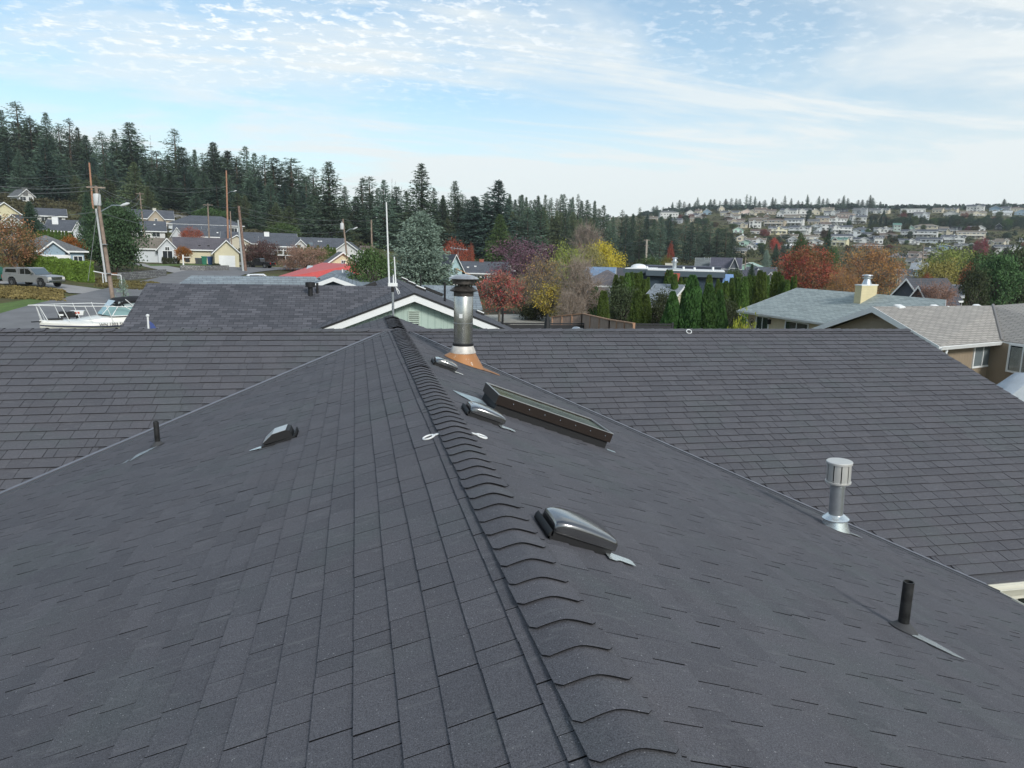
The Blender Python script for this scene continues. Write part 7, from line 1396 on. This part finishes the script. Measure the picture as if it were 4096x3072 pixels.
# utility poles
def pole(label, top, base, dist, r=.15, m=M_pole, arms=((0.35, 1.2),), trans=None, lamp=None, name='utility_pole', pin=True):
    T, B = Vector(tuple(atdep(top[0], top[1], dist))), Vector(tuple(atdep(base[0], base[1], dist))); gb = gz(B.x, B.y); ax_ = (T-B).normalized()
    if B.z > gb: B = B-ax_*((B.z-gb)/ax_.z)
    B = B-ax_*.5; o = thing(name, label, 'utility pole', (0, 0, 0)); mb = MB(); mb.tube([B, B.lerp(T, .5), T], [r*1.15, r, r*.8], 10); mb.build('pole', m, o)
    for dz_, w_ in arms: c = T-ax_*dz_; mb = MB(); mb.box(c.x-w_, c.x+w_, c.y-.05, c.y+.05, c.z-.06, c.z+.06); mb.build('crossarm', M_wood2, o)
    if trans: c = T-ax_*trans[0]+Vector((trans[1], 0, 0)); mb = MB(); mb.lathe([(0, -.5), (.28, -.5), (.3, -.45), (.3, .42), (.26, .5), (.08, .52), (.08, .75), (0, .76)], 14, M=Matrix.Translation(c), cap=False); mb.build('transformer', mat('transformer_grey', (.55, .56, .56), .5), o)
    if lamp:
        a0, a1 = Vector(tuple(atdep(*lamp[0], dist))), Vector(tuple(atdep(*lamp[1], dist))); mid = a0.lerp(a1, .55)+Vector((0, 0, .25)); mb = MB(); mb.tube([a0, mid, a1], .045, 8); la = mb.build('lamp_arm', M_galv, o); mb = MB(); e = (a1-a0).normalized(); mb.tube([a1-e*.1, a1+e*.15, a1+e*.55, a1+e*.75], [.05, .12, .13, .04], 10); mb.build('lamp_head', mat('lamp_head_white', (.6, .62, .62), .4), la)
    return o
D1 = 64
pole('big leaning utility pole with a transformer and street lamp at left', (383, 745), (443, 1142), D1, .16, M_pole, ((.1, .75),), (1.15, -.05), ((404, 846), (486, 822)))
mb = MB(); o = thing('conduit_pole', 'thin grey pole standing just left of the big leaning pole', 'utility pole', (0, 0, 0)); A, B = Vector(tuple(atdep(384, 835, D1-.5))), Vector(tuple(atdep(425, 1128, D1-.5))); mb.tube([A, B], .085, 8); mb.build('pole', mat('grey_conduit', (.45, .46, .46), .6), o)
for t in (.48, .88): p = A.lerp(B, t); mb = MB(); mb.box(p.x, p.x+.45, p.y-.03, p.y+.4, p.z-.03, p.z+.03); mb.build('bracket', M_galv, o)
pole('bright brown bare pole above the leaning pole among the firs', (357, 651), (367, 770), 150, .2, M_polen, ())
pole('slim pole with a crossarm left of the long deck house', (559, 770), (568, 860), 170, .16, M_pole, ((.3, .9), (1.5, .7)))
pole('reddish bare pole high in front of the firs right of the deck house', (905, 682), (908, 800), 175, .2, M_polen, (), None, ((908, 776), (935, 766)))
pole('crossarmed pole before the long blue-grey house', (831, 814), (836, 940), 160, .16, M_pole, ((.3, 1.),))
pole('short pole right of the crossarmed pole', (921, 845), (924, 930), 165, .16, M_pole, ())
pole('tall brown utility pole at the road beside the black pickup', (955, 824), (982, 1085), 128, .26, mat('mottled_pole', (.20, .13, .10), .85, var=.4, vs=3), ())
pole('pale grey pole joined to the tall brown pole', (952, 880), (972, 1078), 127, .17, mat('pale_grey_pole', (.38, .40, .40), .7), ())
pole('leaning pole with a transformer and lamp above the yellow gable roof', (1371, 876), (1386, 1010), 120, .16, M_pole, (), (1.2, -.25), ((1382, 930), (1414, 916)))
pole('plain pole right of the transformer pole', (1485, 879), (1487, 970), 165, .2, M_pole, ((.5, .25),))
pole('pale utility pole with a short crossarm right of the bright yellow tree', (2587, 958), (2584, 1050), 170, .26, mat('pale_pole', (.36, .32, .27), .8), ((.15, .8), (1.4, .5)))
pole('small pole on the far hillside left of the green willow', (3696, 978), (3694, 1000), 330, .25, M_wood2, ((.3, .7),)); pole('pole beside the amber tree', (3597, 1050), (3597, 1100), 140, .14, M_pole, ((.4, .8),))
pole('short pole before the mint green building', (2983, 1030), (2981, 1060), 150, .12, M_wood2, ())
def wire(a, da, b_, db, sag, label, r=.022):
    A, B = Vector(tuple(atdep(*a, da))), Vector(tuple(atdep(*b_, db))); n = 14; mb = MB(); mb.tube([A.lerp(B, i/n)-Vector((0, 0, sag*4*(i/n)*(1-i/n))) for i in range(n+1)], r, 5); o = mb.build('power_line', M_wire); tag(o, label, 'cable', 'overhead power lines')
WL = [((383, 742), D1, (-250, 690), 70, .8, 'upper power line from the leaning pole to the left edge'), ((388, 760), D1, (-250, 740), 70, .5, 'second power line from the leaning pole to the left edge'), ((392, 846), D1, (-300, 835), 75, .7, 'lowest cable from the leaning pole to the left edge'),
 ((383, 742), D1, (559, 775), 170, 1.5, 'upper line from the leaning pole to the slim hillside pole'), ((388, 752), D1, (565, 785), 170, 2.2, 'second line from the leaning pole to the slim hillside pole'), ((385, 745), D1, (831, 818), 160, 2., 'long line from the leaning pole to the crossarmed pole'),
 ((404, 852), D1, (955, 880), 128, 1.6, 'low cable from the leaning pole to the tall brown pole'), ((831, 816), 160, (955, 828), 128, .4, 'line from the crossarmed pole to the tall brown pole'), ((955, 826), 128, (1371, 880), 120, .8, 'upper line from the tall brown pole to the transformer pole'), ((958, 845), 128, (1372, 895), 120, 1., 'second line from the tall brown pole to the transformer pole'), ((960, 870), 128, (1376, 925), 120, 1.2, 'third line from the tall brown pole to the transformer pole'),
 ((1371, 878), 120, (1485, 882), 165, .2, 'line from the transformer pole to the plain pole'), ((1374, 920), 120, (1300, 945), 150, .2, 'service drop left of the transformer pole'), ((905, 745), 175, (640, 760), 172, 1., 'line left of the reddish bare pole'), ((905, 748), 175, (1500, 810), 300, 4., 'line right of the reddish bare pole'),
 ((357, 695), 150, (-200, 690), 150, 1., 'faint line left of the bright brown pole'), ((360, 728), 150, (-200, 730), 150, 1., 'second faint line left of the bright brown pole'), ((359, 700), 150, (905, 745), 175, 1.5, 'line between the two bare brown poles'),
 ((2587, 962), 170, (2330, 975), 200, .8, 'line left of the pale utility pole'), ((2587, 975), 170, (2230, 965), 220, 1.2, 'second line left of the pale utility pole'), ((2586, 975), 170, (2625, 1040), 150, .0, 'guy wire right of the pale utility pole')]
for w__ in WL: wire(*w__)
wire((398, 760), D1, (352, 1125), D1-4, .05, 'guy wire running down left of the leaning pole', .02)
# wheelie bins
for i, (x, cc, nm) in enumerate(((786, (.07, .075, .08), 'grey'), (799, (.06, .08, .075), 'dark grey-green'), (815, (.02, .16, .10), 'green'), (838, (.02, .06, .16), 'blue'))):
    P, d = GDist(x, 141.5); b1 = thing('wheelie_bin', '%s wheelie bin against the yellow wall' % nm, 'bin', P, -bearing(P), 'bins beside the yellow wall'); sz = 1.0 if i < 2 else 1.3; mb = MB(); mb.prism([(-.3*sz, -.3, .08), (.3*sz, -.3, .08), (.36*sz, .42, .08), (-.36*sz, .42, .08)], (0, 0, .02)); 
    mb.grid([[(-.3*sz, -.3, .1), (.3*sz, -.3, .1), (.3*sz, .3, .1), (-.3*sz, .3, .1), (-.3*sz, -.3, .1)], [(-.38*sz, -.4, 1.15*sz), (.38*sz, -.4, 1.15*sz), (.38*sz, .4, 1.15*sz), (-.38*sz, .4, 1.15*sz), (-.38*sz, -.4, 1.15*sz)]], 0, False); mb.build('body', mat('bin_%s' % nm.replace(' ', '_'), cc, .5), b1)
    mb = MB(); mb.prism([(-.42*sz, -.46, 1.15*sz), (-.42*sz, -.3, 1.27*sz), (-.42*sz, .44, 1.3*sz), (-.42*sz, .44, 1.15*sz)], (.84*sz, 0, 0)); mb.build('lid', mat('bin_%s' % nm.replace(' ', '_'), cc, .5), b1)
    mb = MB(); mb.tube([(-.4*sz, .38, .12), (.4*sz, .38, .12)], .12, 12); mb.build('wheel', M_tyre, b1)
# yard sign, wreath, mailboxes, deck stairs
P, d = GDist(730, 132); ys = thing('yard_sign', 'white post sign on the lawn before the yellow house', 'sign', P, -bearing(P)); mb = MB(); mb.box(-.12, .12, -.12, .12, -.3, 2.0); mb.prism([(-.16, -.16, 2.0), (.16, -.16, 2.0), (.16, .16, 2.0), (-.16, .16, 2.0)], (0, 0, .1)); mb.build('post', M_white, ys); mb = MB(); mb.box(.12, 1.2, -.04, .04, 1.62, 1.74); mb.build('arm', M_white, ys); mb = MB(); mb.box(.3, 1.1, -.03, .03, .75, 1.5); mb.build('panel', M_blackm, ys)
P = Vector(tuple(atdep(275, 1262, 41))); mbx = thing('mailbox', 'black mailboxes on a post beyond the boat rail', 'mailbox', (P.x, P.y, gz(P.x, P.y)), .1); zt = P.z-mbx.location.z; mb = MB(); mb.box(-.05, .05, -.05, .05, -.3, zt); mb.build('post', M_wood2, mbx)
for dx in (-.30, .12):
    mb = MB(); mb.prism([(dx-.18+.0, -.25, zt-.1), (dx+.18, -.25, zt-.1), (dx+.18, -.25, zt+.15), (dx+.1, -.25, zt+.24), (dx-.1, -.25, zt+.24), (dx-.18, -.25, zt+.15)], (0, .5, 0)); mb.build('box', M_blackm, mbx)
mb = MB(); mb.box(-.42, -.2, -.262, -.252, zt, zt+.1); mb.build('number_plate', M_white, mbx)
P = Vector(tuple(atdep(307, 1256, 41.5))); nb = thing('newspaper_box', 'white delivery box with a red band beside the black mailboxes', 'mailbox', (P.x, P.y, gz(P.x, P.y)), .1); zt = P.z-nb.location.z; mb = MB(); mb.box(-.05, .05, -.05, .05, -.3, zt); mb.build('post', M_blackm, nb); mb = MB(); mb.prism([(-.3, -.2, zt-.05), (.36, -.2, zt-.05), (.42, -.2, zt+.2), (-.3, -.2, zt+.2)], (0, .4, 0)); mb.build('box', M_white, nb); mb = MB(); mb.box(-.1, .2, -.21, -.203, zt+.03, zt+.14); mb.build('band', mat('red_band', (.5, .1, .06), .6), nb)
# camper and grey truck over the beige roof, white car shapes in the town
def car(label, px, dist, paint, rz, L_=4.4, base=None, h=1.45, van=False, name='parked_car'):
    P, d = (GDist(px, dist) if base is None else G(px, base)); r = thing(name, label, 'camper van' if van else 'car', P, rz); mb = MB(); hl = L_/2
    body = [(-hl, .3), (-hl, h*.6), (-hl*.85, h*.66), (-hl*.7, h*.97), (hl*.15, h), (hl*.45, h*.68), (hl*.92, h*.55), (hl, h*.42), (hl, .3)] if not van else [(-hl, .4), (-hl, h), (hl*.45, h), (hl*.62, h*1.02), (hl*.66, h*.8), (hl*.8, h*.5), (hl, h*.42), (hl, .4)]
    rows = [[(p[0], y, p[1] if abs(y) < .8 or p[1] < h*.7 else p[1]-.05) for p in body] for y in (-.88, -.78, .78, .88)]; mb.grid([rr+[rr[0]] for rr in rows]); mb.add(rows[0], [tuple(range(len(body)))]); mb.add(rows[-1], [tuple(range(len(body)))[::-1]]); mb.build('body', paint, r)
    mb = MB()
    for y in (-.895, .885): mb.prism([(-hl*.66, y, h*.66), (-hl*.6, y, h*.9), (hl*.12, y, h*.92), (hl*.36, y, h*.68)] if not van else [(-hl*.7, y, h*.55), (-hl*.7, y, h*.8), (hl*.2, y, h*.8), (hl*.2, y, h*.55)], (0, .012, 0))
    mb.build('side_glass', M_glass, r)
    for wx in (-hl*.62, hl*.62):
        for y in (-.9, .72): mb = MB(); mb.tube([(wx, y, .32), (wx, y+.18, .32)], .32, 14); mb.build('wheel', M_tyre, r)
    return r
car('white camper van beside the dark gabled house', 3618, 66, M_white, math.radians(170), 6.2, h=2.9, van=True, name='camper_van')
car('grey car parked in front of the white camper van', 3655, 62, mat('grey_car_paint', (.30, .31, .33), .3, .4), math.radians(175), 4.8, h=1.7)
car('white vehicle roof just above the pale slate roof', 1040, 96, mat('white_car_paint', (.7, .72, .74), .25), math.radians(10), 4.8, h=1.8)
car('silver vehicle roof at the left end of the red roof', 1085, 94, mat('silver_car_paint', (.5, .52, .54), .25, .4), math.radians(5), 4.4, h=1.7)
car('green car at the left edge behind the silver pickup', -80, 76, mat('green_car_paint', (.02, .10, .07), .3), math.radians(150), 4.6, h=1.6)
car('white car parked on the far street', 3152, None, M_white, math.radians(10), 5, base=985); car('second white car on the far street', 3172, None, M_white, math.radians(5), 4.6, base=984); car('white car by the mint gabled house', 3010, None, M_white, math.radians(8), 5.4, base=1000)
car('bright blue car near the far mint house', 3037, None, mat('bright_blue_paint', (.03, .15, .55), .4), math.radians(-30), 5.4, base=988, h=2.1)
# tv antenna and orange cloth
ta = thing('tv_antenna', 'long rooftop television antenna above the blue gabled house', 'antenna', (0, 0, 0)); c0 = Vector(tuple(atdep(1832, 1005, 122))); mb = MB(); mb.tube([Vector(tuple(atdep(1832, 1030, 122))), c0], .05, 6); mb.build('mast', M_galv, ta); mb = MB(); mb.tube([Vector(tuple(atdep(1800, 991, 122))), Vector(tuple(atdep(1873, 1000, 122)))], .045, 6); mb.build('boom', M_galv, ta)
for k in range(6): p = Vector(tuple(atdep(1806+k*12, 992+k*1.4, 122))); mb = MB(); mb.tube([p-Vector((.1, .3, .28)), p+Vector((.1, .3, .28))], .02, 5); mb.build('element', M_galv, ta)
oc_ = Vector(tuple(atdep(1862, 1100, 88))); ot = thing('awning', 'orange tarpaulin sheet behind the golden-brown tree', 'tarpaulin', (oc_.x, oc_.y, gz(oc_.x, oc_.y))); zz = oc_.z-ot.location.z; mb = MB(); mb.prism([(-1.1, 0, zz+.7), (1.1, .3, zz-.2), (1.0, 1.5, zz-.1), (-1.1, 1.2, zz+.8)], (0, 0, .03)); mb.build('sheet', mat('orange_tarp', (.55, .26, .07), .7), ot)
for sx, sy, hh in ((-1.05, .1, zz+.7), (1.05, .35, zz-.2), (.95, 1.4, zz-.15), (-1.05, 1.1, zz+.75)): mb = MB(); mb.tube([(sx, sy, -.3), (sx, sy, hh)], .03, 6); mb.build('pole', M_wood2, ot)
pa = Vector(tuple(atdep(1177, 1048, 140))); pw_ = thing('boat_cover', 'white ragged tarpaulin heap beside the pinkish bare shrub tree', 'tarpaulin', (pa.x, pa.y, gz(pa.x, pa.y))); rn = random.Random(3); mb = MB(); mb.grid([[(x+rn.uniform(-.15, .15), y+rn.uniform(-.15, .15), max(.05, 1.5-abs(x-.2)*.55-abs(y)*.5+rn.uniform(-.15, .15))) for x in np.linspace(-2, 2.4, 9)] for y in np.linspace(-1.6, 1.6, 6)]); mb.build('cover', M_white, pw_)
pw_.location.z = max(pw_.location.z, pa.z-1.0)
mb = MB(); bs = MB()
# tidy: category labels for everything top level are set above

# ================================================================== AIR
def haze_box():
    mb = MB(); mb.box(-1530, 1530, -1530, 1530, -40, 110); m = bpy.data.materials.new('haze_air'); m.use_nodes = True; t = m.node_tree; t.nodes.clear()
    o = nd(t, 'ShaderNodeOutputMaterial'); v = nd(t, 'ShaderNodeVolumePrincipled'); v.inputs['Color'].default_value = (.88, .94, 1., 1); v.inputs['Density'].default_value = HAZE; v.inputs['Anisotropy'].default_value = .2
    t.links.new(v.outputs[0], o.inputs['Volume']); ob = mb.build('haze', m); tag(ob, 'thin bluish air over the whole valley', 'haze', kind='stuff')
HAZE = .00014
haze_box()
